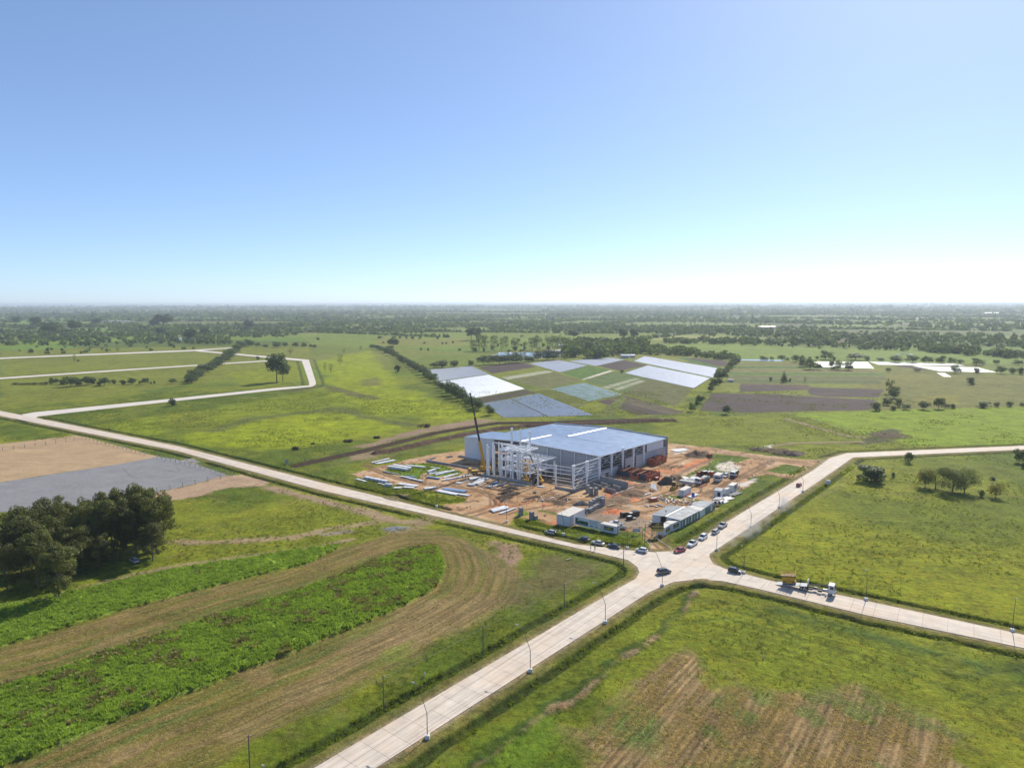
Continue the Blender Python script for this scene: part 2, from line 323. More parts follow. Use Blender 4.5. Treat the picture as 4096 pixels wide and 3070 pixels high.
# ground painter -------------------------------------------------
def ground_eval(X, Y):
    Rr = np.hypot(X, Y); n = X.size
    col = np.zeros((n, 3)); fx = np.zeros((n, 4)); flow = np.zeros(n); Z = np.zeros(n)
    g1 = np.array((.148, .172, .014)); g2 = np.array((.082, .118, .011)); g3 = np.array((.200, .210, .018))
    a = fbm(X, Y, 60, 4, 3)[:, None]; b = fbm(X, Y, 17, 3, 8)[:, None]; c = fbm(X, Y, 6, 3, 21)[:, None]
    col[:] = g2 + (g1 - g2) * ss(.36, .6, a); col += (g3 - col) * (ss(.5, .74, b) * .45)
    col += (np.array((.16, .135, .05)) - col) * (ss(.62, .8, c) * .3)
    fx[:, 0] = 1.0
    near = Rr < 1600
    # parcels of far farmland
    far = ss(620, 900, Rr)
    th = R(36); U = (X * math.cos(th) - Y * math.sin(th)); V = (X * math.sin(th) + Y * math.cos(th))
    big = ss(3500, 8000, Rr); su = 170.0; sv = 300.0
    iu = np.floor((U + 40 * fbm(X, Y, 400, 2, 5)) / su).astype(np.int64); iv = np.floor((V + 60 * _h(iu, iu * 0, 3)) / sv).astype(np.int64)
    hh = _h(iu, iv, 41); h2 = _h(iu, iv, 57)
    pal = np.array([(.085, .125, .022), (.130, .155, .026), (.110, .180, .026), (.150, .165, .035), (.075, .110, .024), (.120, .155, .026), (.095, .090, .045), (.135, .200, .028)])
    pc = pal[(hh * 7.99).astype(int)] * (.85 + .3 * h2)[:, None]
    bushy = np.array((.100, .135, .040))
    dn = fbm(X, Y, 900, 3, 31)[:, None]
    pc = pc + (bushy - pc) * (ss(.42, .6, dn) * big[:, None] * .9)
    col += (pc - col) * (far * .85)[:, None]
    col *= (.88 + .24 * fbm(X, Y, 25, 3, 77))[:, None]

    def paint(poly, c, soft=1.0, jit=2.0, js=6.0, amt=1.0, f=None, var=.15, vs=8.0, dz=0.0, fl=None, sd=1):
        x0 = min(p[0] for p in poly) - jit - soft; x1 = max(p[0] for p in poly) + jit + soft
        y0 = min(p[1] for p in poly) - jit - soft; y1 = max(p[1] for p in poly) + jit + soft
        i = np.nonzero((X > x0) & (X < x1) & (Y > y0) & (Y < y1))[0]
        if not len(i): return None
        x = X[i]; y = Y[i]; d = pdist(poly, x, y) + (fbm(x, y, js, 3, sd) - .5) * 2 * jit
        m = ss(soft, -soft, d) * amt; k = m > .001; i = i[k]; m = m[k]; x = x[k]; y = y[k]; d = d[k]
        cc = np.array(c)[None] * (1 + var * 2 * (fbm(x, y, vs, 4, sd + 5) - .5))[:, None] if not callable(c) else c(x, y, d)
        col[i] += (cc - col[i]) * m[:, None]
        if f is not None: fx[i] += (np.array(f)[None] - fx[i]) * m[:, None]
        if fl is not None: flow[i] = fl(x, y, d)
        if dz: Z[i] += dz * m
        return i, m, x, y, d
    def stroke(pts, wd, c, soft=1.0, jit=.6, js=3.0, amt=1.0, f=None, dz=0.0, var=.15, sd=2):
        pts = [tuple(p) for p in pts]; r = wd + soft + jit + 1
        x0 = min(p[0] for p in pts) - r; x1 = max(p[0] for p in pts) + r; y0 = min(p[1] for p in pts) - r; y1 = max(p[1] for p in pts) + r
        i = np.nonzero((X > x0) & (X < x1) & (Y > y0) & (Y < y1))[0]
        if not len(i): return
        d = pdist(pts, X[i], Y[i], False) - wd / 2 + (fbm(X[i], Y[i], js, 3, sd) - .5) * 2 * jit
        m = ss(soft, -soft, d) * amt; k = m > .001; i = i[k]; m = m[k]
        if c is not None:
            cc = np.array(c)[None] * (1 + var * 2 * (fbm(X[i], Y[i], 4, 3, sd + 5) - .5))[:, None]; col[i] += (cc - col[i]) * m[:, None]
        if f is not None: fx[i] += (np.array(f)[None] - fx[i]) * m[:, None]
        if dz: Z[i] += dz * m
    dirt = (.37, .225, .118); sand = (.45, .30, .175); brown = (.19, .125, .08); dark = (.085, .058, .045); strawc = (.225, .175, .075)
    lime = (.205, .250, .008); green = (.090, .135, .012); vivid = (.115, .190, .014); olive = (.10, .115, .025); dk = (.040, .062, .018)
    GR = (1, 0, 0, 0); BARE = (.15, 0, 0, .6)
    # --- far fields
    far_list = [([(0, 1398), (600, 1385), (1250, 1385), (1235, 1440), (1150, 1480), (0, 1640)], (.112, .128, .030)),
                ([(700, 1268), (1100, 1273), (1560, 1283), (1500, 1262), (1100, 1258), (750, 1260)], (.10, .18, .035)),
                ([(0, 1272), (450, 1275), (430, 1300), (0, 1305)], (.10, .16, .04)),
                ([(350, 1305), (600, 1300), (800, 1310), (780, 1320), (400, 1325)], (.09, .15, .035)),
                ([(1190, 1335), (1860, 1322), (2450, 1322), (3000, 1342), (3000, 1360), (2300, 1370), (1900, 1395), (1500, 1395), (1250, 1375)], (.105, .140, .034)),
                ([(1500, 1350), (1900, 1350), (1850, 1380), (1500, 1385)], (.125, .135, .045)),
                ([(2550, 1358), (2700, 1342), (3150, 1352), (3000, 1365)], (.16, .17, .08)),
                ([(2550, 1375), (3000, 1382), (3500, 1400), (4096, 1430), (4500, 1440), (4500, 1470), (4096, 1460), (3600, 1450), (3000, 1442), (2850, 1420), (2600, 1395)], (.105, .150, .036)),
                ([(2800, 1436), (3560, 1448), (3560, 1500), (3560, 1640), (2850, 1560), (2900, 1480)], (.110, .125, .036)),
                ([(3560, 1480), (4096, 1505), (4600, 1520), (4600, 1600), (4096, 1628), (3520, 1640)], (.100, .105, .042)),
                ([(3160, 1310), (3700, 1306), (4096, 1310), (4096, 1345), (3500, 1335)], (.075, .095, .04)),
                ([(3000, 1310), (3300, 1312), (3200, 1322), (3000, 1318)], (.07, .085, .045)),
                ([(1250, 1255), (2100, 1270), (2950, 1300), (2950, 1312), (2000, 1300), (1300, 1290)], (.095, .125, .040)),
                ([(1600, 1420), (2060, 1412), (2120, 1440), (1900, 1462), (1700, 1470), (1590, 1435)], (.095, .125, .032)),
                ([(3690, 1590), (3840, 1580), (3830, 1625), (3640, 1620)], (.13, .125, .04)),
                ([(3430, 1495), (3700, 1500), (3600, 1560), (3440, 1560)], (.115, .115, .045))]
    for q, c in far_list: paint(G0(q), tuple(min(.5, k * f_) for k, f_ in zip(c, (1.3, 1.3, .75))), soft=3, jit=5, js=30, var=.22, vs=30)
    for k, (q, c) in enumerate([([(2960, 1452), (3250, 1452), (3230, 1462), (2950, 1461)], (.13, .13, .045)), ([(2930, 1465), (3270, 1466), (3380, 1475), (2925, 1474)], (.075, .12, .03)),
                 ([(2925, 1476), (3480, 1480), (3540, 1492), (2915, 1488)], (.15, .14, .055)), ([(2915, 1490), (3540, 1494), (3540, 1504), (2912, 1500)], (.08, .14, .03)),
                 ([(2910, 1502), (3540, 1508), (3540, 1522), (2905, 1515)], (.11, .12, .045)), ([(2905, 1517), (3520, 1524), (3520, 1536), (2900, 1532)], (.085, .11, .035)),
                 ([(2960, 1534), (3240, 1540), (3235, 1560), (2960, 1552)], (.10, .075, .05))]):
        paint(G0(q), c, soft=1, jit=1, var=.2, sd=k)
    soilc = (.070, .052, .046)
    for q in ([(2798, 1643), (2845, 1573), (3100, 1577), (3300, 1590), (3495, 1600), (3520, 1618), (3476, 1641), (3000, 1650)],
              [(3230, 1562), (3240, 1550), (3535, 1559), (3515, 1590), (3300, 1588), (3240, 1580)], [(2960, 1541), (3150, 1545), (3230, 1560), (2960, 1568)],
              [(1890, 1596), (2000, 1577), (2104, 1557), (2140, 1573), (1925, 1612)],
              [(1910, 1468), (2075, 1448), (2100, 1451), (2144, 1467), (2000, 1489), (1970, 1493)],
              [(2393, 1463), (2500, 1441), (2587, 1461), (2482, 1483)], [(2746, 1431), (2910, 1444), (2910, 1463), (2875, 1466)],
              [(2385, 1605), (2433, 1595), (2689, 1657), (2552, 1660)], [(3580, 1463), (3649, 1465), (3738, 1490), (3594, 1468)]):
        paint(G0(q), soilc, soft=.8, jit=.8, f=(.1, 0, .6, .3), fl=lambda x, y, d: x * math.cos(R(73)) - y * math.sin(R(73)) if False else x * .96 + y * .29, var=.22, vs=12)
    for q, c in [([(2005, 1508), (2189, 1481), (2211, 1488), (2030, 1518)], (.30, .31, .22)), ([(2249, 1491), (2348, 1463), (2453, 1481), (2328, 1518)], (.075, .14, .025)),
                 ([(2326, 1517), (2438, 1481), (2453, 1483), (2343, 1519)], (.52, .48, .40)), ([(2211, 1488), (2328, 1520), (2180, 1555), (2040, 1520)], (.12, .125, .045)),
                 ([(2104, 1557), (2200, 1557), (2358, 1607), (2300, 1640), (2157, 1574)], (.115, .13, .03)), ([(2433, 1595), (2497, 1580), (2741, 1650), (2689, 1657)], (.10, .085, .055)),
                 ([(2497, 1575), (2600, 1500), (2776, 1554), (2700, 1625)], (.105, .11, .04)), ([(2330, 1520), (2453, 1485), (2600, 1505), (2497, 1575)], (.09, .13, .04)),
                 ([(2405, 1548), (2540, 1512), (2560, 1516), (2430, 1555)], (.25, .27, .18)), ([(2450, 1555), (2560, 1520), (2580, 1525), (2470, 1562)], (.25, .27, .18)),
                 ([(2700, 1430), (2746, 1431), (2875, 1466), (2868, 1473)], (.06, .12, .035)), ([(1590, 1405), (1700, 1425), (1640, 1445)], (.14, .17, .03)),
                 ([(1990, 1415), (2200, 1412), (2240, 1425), (2140, 1432), (1960, 1420)], (.20, .25, .36)),
                 ([(2375, 1663), (2492, 1580), (2500, 1600), (2450, 1664)], (.11, .13, .03))]:
        paint(G0(q), c, soft=1, jit=1.2, var=.2)
    for q in ([(1709, 1478), (1888, 1464), (1955, 1496), (1748, 1524)], [(1751, 1527), (1955, 1498), (2100, 1555), (1890, 1593)], [(1930, 1613), (2157, 1574), (2375, 1661), (2015, 1670)], [(2117, 1453), (2234, 1440), (2351, 1462), (2241, 1489)], [(2276, 1444), (2433, 1430), (2497, 1439), (2385, 1464)], [(2537, 1444), (2579, 1425), (2868, 1473), (2853, 1511)], [(2500, 1492), (2592, 1462), (2840, 1513), (2776, 1553)], [(2201, 1555), (2338, 1531), (2492, 1578), (2358, 1605)]):
        paint(G0(q), (.060, .060, .030), soft=.6, jit=.5)
    # --- middle distance grass
    paint(G0([(700, 1735), (895, 1715), (1000, 1682), (1199, 1655), (1398, 1652), (1671, 1707), (1497, 1742), (1249, 1772), (1050, 1797), (900, 1790), (760, 1762)]), lime, soft=8, jit=12, js=26, amt=.85, var=.34, vs=11)
    paint(G0([(1275, 1445), (1480, 1398), (1540, 1480), (1640, 1560), (1760, 1610), (1900, 1650), (1925, 1665), (1800, 1690), (1500, 1650), (1310, 1590), (1290, 1500)]), lime, soft=9, jit=16, js=38, amt=.85, var=.34, vs=12)
    paint(G0([(800, 1640), (1240, 1560), (1400, 1600), (1600, 1680), (1300, 1640), (900, 1700)]), (.155, .195, .012), soft=8, jit=8, js=30, var=.2, amt=.8)
    paint(G0([(350, 1700), (640, 1665), (700, 1740), (560, 1745)]), (.155, .195, .012), soft=8, jit=8, js=25, var=.2)
    paint(G0([(900, 1490), (1200, 1450), (1230, 1520), (1000, 1545)]), (.165, .195, .012), soft=6, jit=6, js=20, var=.2)
    stroke(W([(1150, 1562), (1300, 1543), (1400, 1570), (1490, 1592)]), 14, (.085, .08, .035), soft=5, jit=5, js=12, amt=.85)
    stroke(W([(850, 1720), (1000, 1672), (1250, 1645), (1350, 1630), (1450, 1665), (1650, 1700)]), 12, (.085, .10, .03), soft=5, jit=4, js=12, amt=.8)
    paint(G0([(1440, 1520), (1510, 1505), (1530, 1540), (1450, 1545)]), (.12, .11, .04), soft=4, jit=4, amt=.7)
    paint(G0([(3159, 1656), (3743, 1636), (4096, 1628), (4700, 1610), (4700, 1745), (4096, 1779), (3640, 1785), (3590, 1768), (3604, 1720), (3545, 1717), (3500, 1745), (3416, 1730), (3297, 1690)]), (.160, .225, .010), soft=1.5, jit=1.5, var=.15, vs=10, f=(.8, 0, .35, 0), fl=lambda x, y, d: x * .1 + y * .99)
    paint(G0([(2600, 1680), (3100, 1655), (3300, 1700), (3450, 1740), (3400, 1790), (3100, 1790), (2800, 1770), (2690, 1750)]), (.135, .160, .012), soft=4, jit=5, js=18, var=.25)
    paint(G0([(3480, 1735), (3560, 1715), (3600, 1722), (3570, 1770), (3440, 1775)]), (.07, .075, .035), soft=3, jit=4)
    # right hand pasture
    paint(G0([(2900, 2240), (3100, 2040), (3350, 1930), (3700, 2020), (4096, 2080), (4700, 2150), (4700, 2640), (4096, 2520), (3500, 2380), (3100, 2300)]), (.172, .192, .010), soft=8, jit=8, js=25, var=.22, vs=18, f=(1, 0, .3, 0), fl=lambda x, y, d: x * .2 + y * .98)
    paint(G0([(3300, 1960), (3700, 2010), (4096, 1990), (4400, 2040), (4096, 2180), (3700, 2150), (3400, 2090)]), (.098, .130, .012), soft=9, jit=9, js=22, var=.25, amt=.8)
    stroke(W([(2850, 2190), (2960, 2165), (3060, 2090), (3200, 2000), (3380, 1930)]), .7, (.21, .19, .09), soft=.4, jit=.2, amt=.7)
    stroke(W([(2875, 2200), (2985, 2170), (3080, 2100), (3215, 2010), (3390, 1940)]), .7, (.21, .19, .09), soft=.4, jit=.2, amt=.7)
    # --- left fields
    FW = (.6, .8, .5, 0)
    flc = lambda x, y, d: pdist(lush2, x, y)
    def stubcol(x, y, d):
        q = pdist(lush2, x, y); c = np.array((.118, .104, .020))[None] + np.zeros((x.size, 1))
        t = fbm(q * 1.0, (x + y) * .04, 2.0, 3, 9)[:, None]; c = c + (np.array((.20, .14, .06)) - c) * ss(.50, .78, t) * .6
        c = c + (np.array((.085, .115, .022)) - c) * ss(.52, .3, t) * .8
        t2 = fbm(x, y, 14, 3, 12)[:, None]; return c + (np.array((.20, .135, .06)) - c) * ss(.55, .75, t2) * .6
    paint(stub, stubcol, soft=2.5, jit=3, js=9, f=FW, fl=flc)
    paint(G0([(1560, 2470), (1700, 2400), (1960, 2380), (2080, 2395), (1811, 2520), (1500, 2660), (1100, 2870), (900, 2960), (1000, 2880), (1300, 2680)]), (.21, .145, .07), soft=4, jit=4, js=7, amt=.65, f=(.3, 1, 1, 0))
    paint(G0([(1640, 2570), (1600, 2640), (1480, 2690), (1420, 2680), (1530, 2600)]), green, soft=2, jit=2, amt=.8)
    paint(G0([(1960, 2165), (2060, 2175), (2090, 2230), (2040, 2260), (1990, 2210)]), (.25, .165, .11), soft=2, jit=3, js=5, f=(.3, .5, 0, .3))
    paint(G0([(2180, 2230), (2350, 2250), (2400, 2290), (2300, 2340), (2180, 2400), (2100, 2430), (2060, 2370), (2130, 2280)]), (.105, .085, .040), soft=5, jit=5, js=7, amt=.75, f=(.8, .3, 0, 0))
    # lush strips: raised, uneven crop
    for poly, hgt_, cseed in ((lush1, .5, 5), (lush2, .75, 6)):
        def lc(x, y, d, s_=cseed):
            c = np.array((.12, .21, .026))[None] + np.zeros((x.size, 1))
            t = fbm(x, y, 5, 4, s_)[:, None]; c = c + (np.array((.18, .27, .035)) - c) * ss(.42, .66, t)
            if s_ == 6:
                up = ss(16, 2, pdist(W([(0, 2741), (464, 2597), (1000, 2420), (1407, 2280), (1700, 2190)]), x, y, False))[:, None] * .55
                t2 = fbm(x, y, 4, 3, 33)[:, None] + up * .25; c = c + (np.array((.15, .13, .04)) - c) * ss(.60, .74, t2) * .6
            return c
        r = paint(poly, lc, soft=.5, jit=1.1, js=3, f=(1.3, 0, 0, 0), dz=0, sd=cseed)
        i, m, x, y, d = r
        Z[i] += m * hgt_ * (.55 + .8 * fbm(x, y, 3.0, 3, 50) + .25 * (vn(x, y, .8, 4) - .5))
    # tan lot, gravel lot, tracks
    LOT = (.1, 0, .35, .35)
    paint(G0([(-500, 1835), (0, 1772), (300, 1738), (345, 1746), (632, 1824), (483, 1852), (241, 1888), (0, 1925), (-500, 2005)]), (.36, .255, .15), soft=.8, jit=.8, f=LOT, var=.10, fl=lambda x, y, d: x * .25 + y * .97)
    paint(G0([(632, 1824), (724, 1838), (775, 1850), (909, 1899), (627, 1968), (338, 2020), (0, 2045), (-500, 2110), (-500, 2005), (0, 1925), (241, 1888), (483, 1852)]), (.215, .21, .215), soft=.8, jit=.5, f=(0, 0, .15, .5), var=.06, fl=lambda x, y, d: x * .25 + y * .97)
    paint(G0([(724, 1836), (765, 1828), (800, 1845), (775, 1852)]), (.22, .21, .21), soft=.8, jit=.5)
    for q in ([(520, 1885), (560, 1870), (640, 1872), (700, 1885), (640, 1900), (560, 1905)], [(490, 1870), (520, 1900), (560, 1915)], [(700, 1860), (720, 1880), (680, 1905), (600, 1912)]):
        stroke(W(q), .5, (.11, .105, .10), soft=.5, jit=.2, amt=.6)
    paint(G0([(909, 1899), (990, 1893), (1075, 1922), (1060, 1948), (930, 1945), (780, 1985), (640, 2010), (500, 2035), (338, 2040), (338, 2020), (627, 1968)]), (.34, .24, .155), soft=2, jit=3, js=7, f=BARE)
    stroke(W([(930, 1915), (1010, 1908), (1050, 1925), (1000, 1945), (940, 1935)]), .7, brown, soft=.5, amt=.6)
    stroke(W([(1080, 1950), (1280, 2000), (1407, 2032), (1497, 2057), (1588, 2086), (1656, 2088), (1724, 2070), (1762, 2052)]), 5.5, (.27, .195, .12), soft=2, jit=2.2, js=4, f=BARE)
    stroke(W([(700, 2163), (845, 2166), (1000, 2158), (1181, 2145), (1317, 2112), (1497, 2090)]), 4.0, (.29, .205, .13), soft=1.8, jit=2, js=5, f=BARE, amt=.85)
    stroke(W([(0, 2421), (121, 2400), (241, 2375), (396, 2332), (555, 2293), (700, 2262), (1000, 2222), (1230, 2193), (1400, 2155)]), 2.8, (.27, .20, .12), soft=1.3, jit=1.5, js=4, f=BARE, amt=.85)
    stroke(W([(1560, 2125), (1640, 2112), (1720, 2080)]), 5, (.24, .17, .11), soft=2, jit=2, f=BARE, amt=.8)
    paint(G0([(1525, 2112), (1570, 2103), (1630, 2106), (1600, 2122), (1550, 2124)]), (.17, .175, .20), soft=1, jit=1.5, js=3, f=(0, 0, 0, .5))
    paint(G0([(1270, 2130), (1400, 2115), (1420, 2125), (1290, 2142)]), (.26, .20, .16), soft=1.5, jit=1.5)
    # dark curved tyre marks near the field entrance
    for k in range(7):
        o = k * 18
        stroke(W([(1740 + o * .5, 2140 + o * .2), (1850 + o, 2180 + o * .25), (1950 + o, 2260 + o * .3), (2010 + o, 2330 + o * .2), (2020 + o * .6, 2400)]), .7, (.10, .09, .045), soft=.5, jit=.3, amt=.45)
    # --- right foreground fields
    FWR = (.6, 1, .8, 0); fr_ = lambda x, y, d: x * .80 - y * .60
    strawf = G0([(2440, 2830), (2530, 2740), (2640, 2650), (2740, 2625), (2800, 2680), (2890, 2740), (2960, 2730), (3080, 2760), (3250, 2770), (3430, 2750), (3560, 2810), (3700, 2860), (3800, 2940), (3880, 3070), (4100, 3400), (2500, 3500), (2330, 3070), (2280, 2930)])
    def sc(x, y, d):
        c = np.array((.215, .150, .068))[None] + np.zeros((x.size, 1)); q = x * .80 - y * .60
        t = fbm(q, (x + y) * .07, 1.5, 2, 9)[:, None]; c = c + (np.array((.13, .085, .036)) - c) * ss(.60, .35, t) * .7; c = c * (1 + .34 * np.sin(q * 2 * PI / 1.35 + 2.2 * fbm(x, y, 12, 2, 44)) * ss(.3, .55, fbm(x, y, 5, 2, 45)))[:, None]
        t2 = fbm(x, y, 9, 3, 19)[:, None]; c = c + (np.array((.080, .11, .018)) - c) * ss(.56, .70, t2) * .85
        return c
    paint(strawf, sc, soft=3, jit=6, js=8, f=FWR, fl=fr_)
    paint(G0([(2440, 2830), (2560, 2830), (2660, 2900), (2600, 3010), (2470, 2980), (2420, 2900)]), (.08, .12, .022), soft=3, jit=3, js=6)
    paint(G0([(2860, 3060), (2930, 3010), (3000, 3030), (3100, 3200), (2850, 3200)]), (.08, .125, .022), soft=3, jit=3, js=6)
    paint(G0([(2060, 2900), (2200, 2860), (2260, 2950), (2300, 3100), (2350, 3300), (1900, 3300), (1900, 3000)]), (.085, .145, .012), soft=5, jit=4, js=7, amt=.9)
    paint(G0([(2500, 2560), (2620, 2460), (2900, 2440), (3300, 2480), (3800, 2620), (4096, 2760), (4400, 2900), (4096, 2830), (3500, 2720), (3100, 2700), (2760, 2600), (2600, 2640)]), (.142, .172, .012), soft=5, jit=6, js=14, var=.25, f=(1, .1, .45, 0), fl=lambda x, y, d: x * .55 + y * .83)
    stroke(W([(3100, 2440), (3350, 2510), (3560, 2570), (3750, 2620), (3900, 2660)]), 4, (.060, .10, .018), soft=2, jit=1.5, amt=.8, dz=.25)
    stroke(W([(3770, 2690), (3850, 2710), (3960, 2690), (4096, 2670)]), 2, (.06, .085, .02), soft=1.5, jit=1, amt=.7)
    # rough weed line parallel to the near road
    q0 = Vector(at(1501, 3070)); q1 = Vector(Br); dv = (q1 - q0).normalized(); nv = Vector((dv.y, -dv.x)); g_ = random.Random(4)
    wl = [tuple(q0 - dv * 30 + dv * (k * 4.5) + nv * (12.5 + g_.uniform(-1.2, 1.2) - max(0, k - 26) * .9)) for k in range(33)]
    stroke(wl, 2.2, (.045, .075, .012), soft=1.2, jit=2.2, js=3, amt=.9, dz=.4, sd=4)
    stroke([(x + nv.x * 1.0, y + nv.y) for x, y in wl], .6, (.28, .19, .12), soft=.8, jit=1.6, js=4, amt=.75, dz=.15, sd=5)
    for k, q in enumerate([[(2700, 2420), (2850, 2400), (3000, 2430), (3080, 2500)], [(2680, 2460), (2860, 2430), (3060, 2470), (3200, 2560)], [(2700, 2500), (2900, 2470), (3100, 2520), (3240, 2610)], [(3150, 2480), (3500, 2580), (3900, 2720)], [(3100, 2520), (3500, 2640), (3800, 2760)], [(3850, 2790), (3990, 2740), (4096, 2735)], [(3880, 2830), (3980, 2780), (4096, 2775)], [(2250, 2790), (2330, 2740), (2520, 2600)]]):
        stroke(W(q), 1.0, (.05, .075, .012), soft=.8, jit=.6, js=3, amt=.6, sd=k)
    stroke(W([(3780, 2560), (3800, 2690), (3860, 2700)]), 3, (.13, .16, .02), soft=1.5, jit=1.5, js=3, dz=.5)
    # --- construction site
    def sitec(x, y, d):
        c = np.array(dirt)[None] + np.zeros((x.size, 1)); t = fbm(x, y, 11, 4, 15)[:, None]
        c = c + (np.array(sand) - c) * ss(.45, .65, t); t = fbm(x, y, 5, 3, 16)[:, None]
        return c + (np.array((.17, .095, .050)) - c) * ss(.54, .72, t) * .8
    paint(site, sitec, soft=1.0, jit=2.2, js=5, f=BARE)
    stroke(W([(1900, 2040), (1960, 2070), (2000, 2090)]), 8, dirt, soft=1, f=BARE)
    paint(G0([(1860, 2062), (1900, 2050), (2015, 2092), (2000, 2100), (1880, 2074)]), sand, soft=1.0, jit=1, f=BARE)
    GI = (1.2, 0, 0, 0)
    for q, c in [([(1530, 1885), (1591, 1900), (1676, 1918), (1682, 1902), (1700, 1890), (1720, 1905), (1760, 1905), (1835, 1902), (1850, 1890), (1786, 1866), (1725, 1852), (1640, 1854), (1547, 1876)], vivid),
                 ([(2136, 2038), (2165, 2040), (2225, 2052), (2223, 2060), (2150, 2046)], (.09, .11, .03)), ([(2055, 2055), (2100, 2040), (2115, 2056), (2090, 2066), (2060, 2064)], vivid), ([(2110, 2078), (2150, 2076), (2150, 2092), (2105, 2086)], vivid),
                 ([(2731, 1819), (2811, 1811), (2934, 1822), (3006, 1833), (2927, 1858), (2955, 1877), (2898, 1898), (2840, 1890), (2770, 1915), (2717, 1916), (2789, 1877), (2835, 1857), (2830, 1832), (2780, 1826)], green),
                 ([(3061, 1884), (3137, 1857), (3216, 1873), (3187, 1900), (3120, 1896)], green), ([(2655, 1978), (2710, 1985), (2720, 1996), (2650, 1992)], green), ([(2730, 1995), (2800, 2000), (2830, 2010), (2740, 2004)], green),
                 ([(2605, 2150), (2625, 2150), (2640, 2170), (2620, 2168)], green), ([(2596, 2086), (2606, 2080), (2608, 2100), (2600, 2100)], green)]:
        paint(G0(q), c, soft=.8, jit=1.2, js=3, f=GI, var=.3, vs=4, dz=.12)
    paint(G0([(2280, 2090), (2290, 2050), (2350, 2030), (2480, 2040), (2540, 2060), (2590, 2090), (2560, 2110), (2480, 2115), (2350, 2100)]), (.20, .165, .13), soft=3, jit=3, js=6, amt=.8)
    paint(G0([(2330, 2040), (2440, 2020), (2500, 2030), (2420, 2050), (2340, 2060)]), (.12, .085, .06), soft=3, jit=3, js=5, amt=.8)
    for q, c in [([(2860, 1860), (2920, 1845), (2960, 1870), (2910, 1890), (2860, 1880)], (.55, .50, .44)), ([(2955, 1935), (3020, 1915), (3010, 1930), (2970, 1950)], (.60, .56, .52)), ([(3045, 1790), (3090, 1780), (3080, 1800), (3050, 1802)], (.6, .57, .54)),
                 ([(3280, 1846), (3310, 1838), (3300, 1856)], (.58, .54, .5)), ([(2590, 2062), (2610, 2056), (2615, 2066)], (.5, .45, .4)), ([(2760, 1905), (2790, 1895), (2800, 1915), (2770, 1915)], (.55, .50, .45)), ([(2690, 1795), (2750, 1790), (2740, 1812), (2690, 1820)], (.52, .44, .36))]:
        paint(G0(q), c, soft=1, jit=2, js=3, amt=.8)
    for u, v, r in [(2450, 2045, 5), (2460, 1975, 5), (2535, 1998, 4), (2640, 1880, 4), (2680, 1890, 3), (2540, 1945, 5), (2630, 1912, 4), (2745, 1868, 4), (2780, 1855, 5), (2800, 1845, 5), (2830, 1838, 4), (1985, 2025, 5), (2010, 2030, 4), (2180, 2018, 4), (2490, 2050, 3), (2500, 1930, 5), (2220, 2090, 3), (2520, 1940, 5), (2440, 1985, 4), (2700, 1880, 3), (2765, 1860, 3)]:
        x, y = at(u, v); paint([(x - r, y - r * .4), (x, y - r * .8), (x + r, y), (x, y + r * .8)], (.52, .17, .07), soft=1, jit=1.6, js=2, amt=.8, sd=int(u) % 91)
    # tracks in the dirt
    TR = [[(1560, 1812), (1480, 1835), (1450, 1860), (1500, 1885), (1580, 1915), (1700, 1940), (1800, 1945), (1900, 1960), (1960, 1990), (1960, 2020), (1900, 2045), (1830, 2060)],
          [(1575, 1818), (1495, 1840), (1462, 1862), (1515, 1888), (1600, 1918), (1710, 1932), (1850, 1945), (1950, 1975), (1985, 2010), (1960, 2040), (1880, 2066)], [(1690, 1905), (1680, 1925), (1700, 1938)],
          [(2100, 1990), (2200, 1990), (2320, 2000), (2420, 2015), (2500, 2040), (2560, 2050), (2620, 2040)], [(2450, 2010), (2540, 2010), (2640, 1975), (2700, 1955), (2780, 1930)], [(2455, 2018), (2550, 2018), (2650, 1985), (2710, 1965)],
          [(2560, 1890), (2640, 1870), (2720, 1840), (2790, 1815)], [(2820, 1990), (2900, 1930), (3000, 1880), (3080, 1840)], [(2835, 1995), (2915, 1938), (3015, 1888), (3095, 1842)], [(2800, 1985), (2860, 1950), (2960, 1900)],
          [(2700, 1785), (2900, 1812), (3080, 1835), (3200, 1850), (3270, 1868)], [(2700, 1792), (2890, 1818), (3070, 1840), (3190, 1856), (3262, 1880)], [(3040, 1890), (3130, 1910), (3190, 1915)],
          [(2480, 2115), (2550, 2110), (2600, 2120), (2640, 2150), (2670, 2195)], [(2500, 2120), (2560, 2125), (2600, 2160), (2640, 2200)], [(1990, 1975), (2080, 1985), (2180, 1990), (2290, 1985)], [(2010, 2060), (2080, 2040), (2200, 2020), (2300, 2010)]]
    for k, q in enumerate(TR):
        stroke(W(q), .9, (.15, .09, .05), soft=.6, jit=.35, js=2, amt=.95, dz=-.12, sd=k)
        stroke([(x + 2.0, y + .9) for x, y in W(q)], .9, (.16, .10, .055), soft=.6, jit=.35, js=2, amt=.9, dz=-.12, sd=k + 50)
    stroke(W([(2600, 1965), (2680, 1915), (2760, 1870), (2850, 1835)]), 3, (.17, .11, .075), soft=1.2, jit=1, amt=.8, dz=-.4)
    i = np.nonzero((np.abs(X) < 260) & (Y > 200) & (Y < 460))[0]
    dS = pdist(site, X[i], Y[i]); Z[i] += ss(0, -4, dS) * .22 * (fbm(X[i], Y[i], 4, 3, 61) - .5)
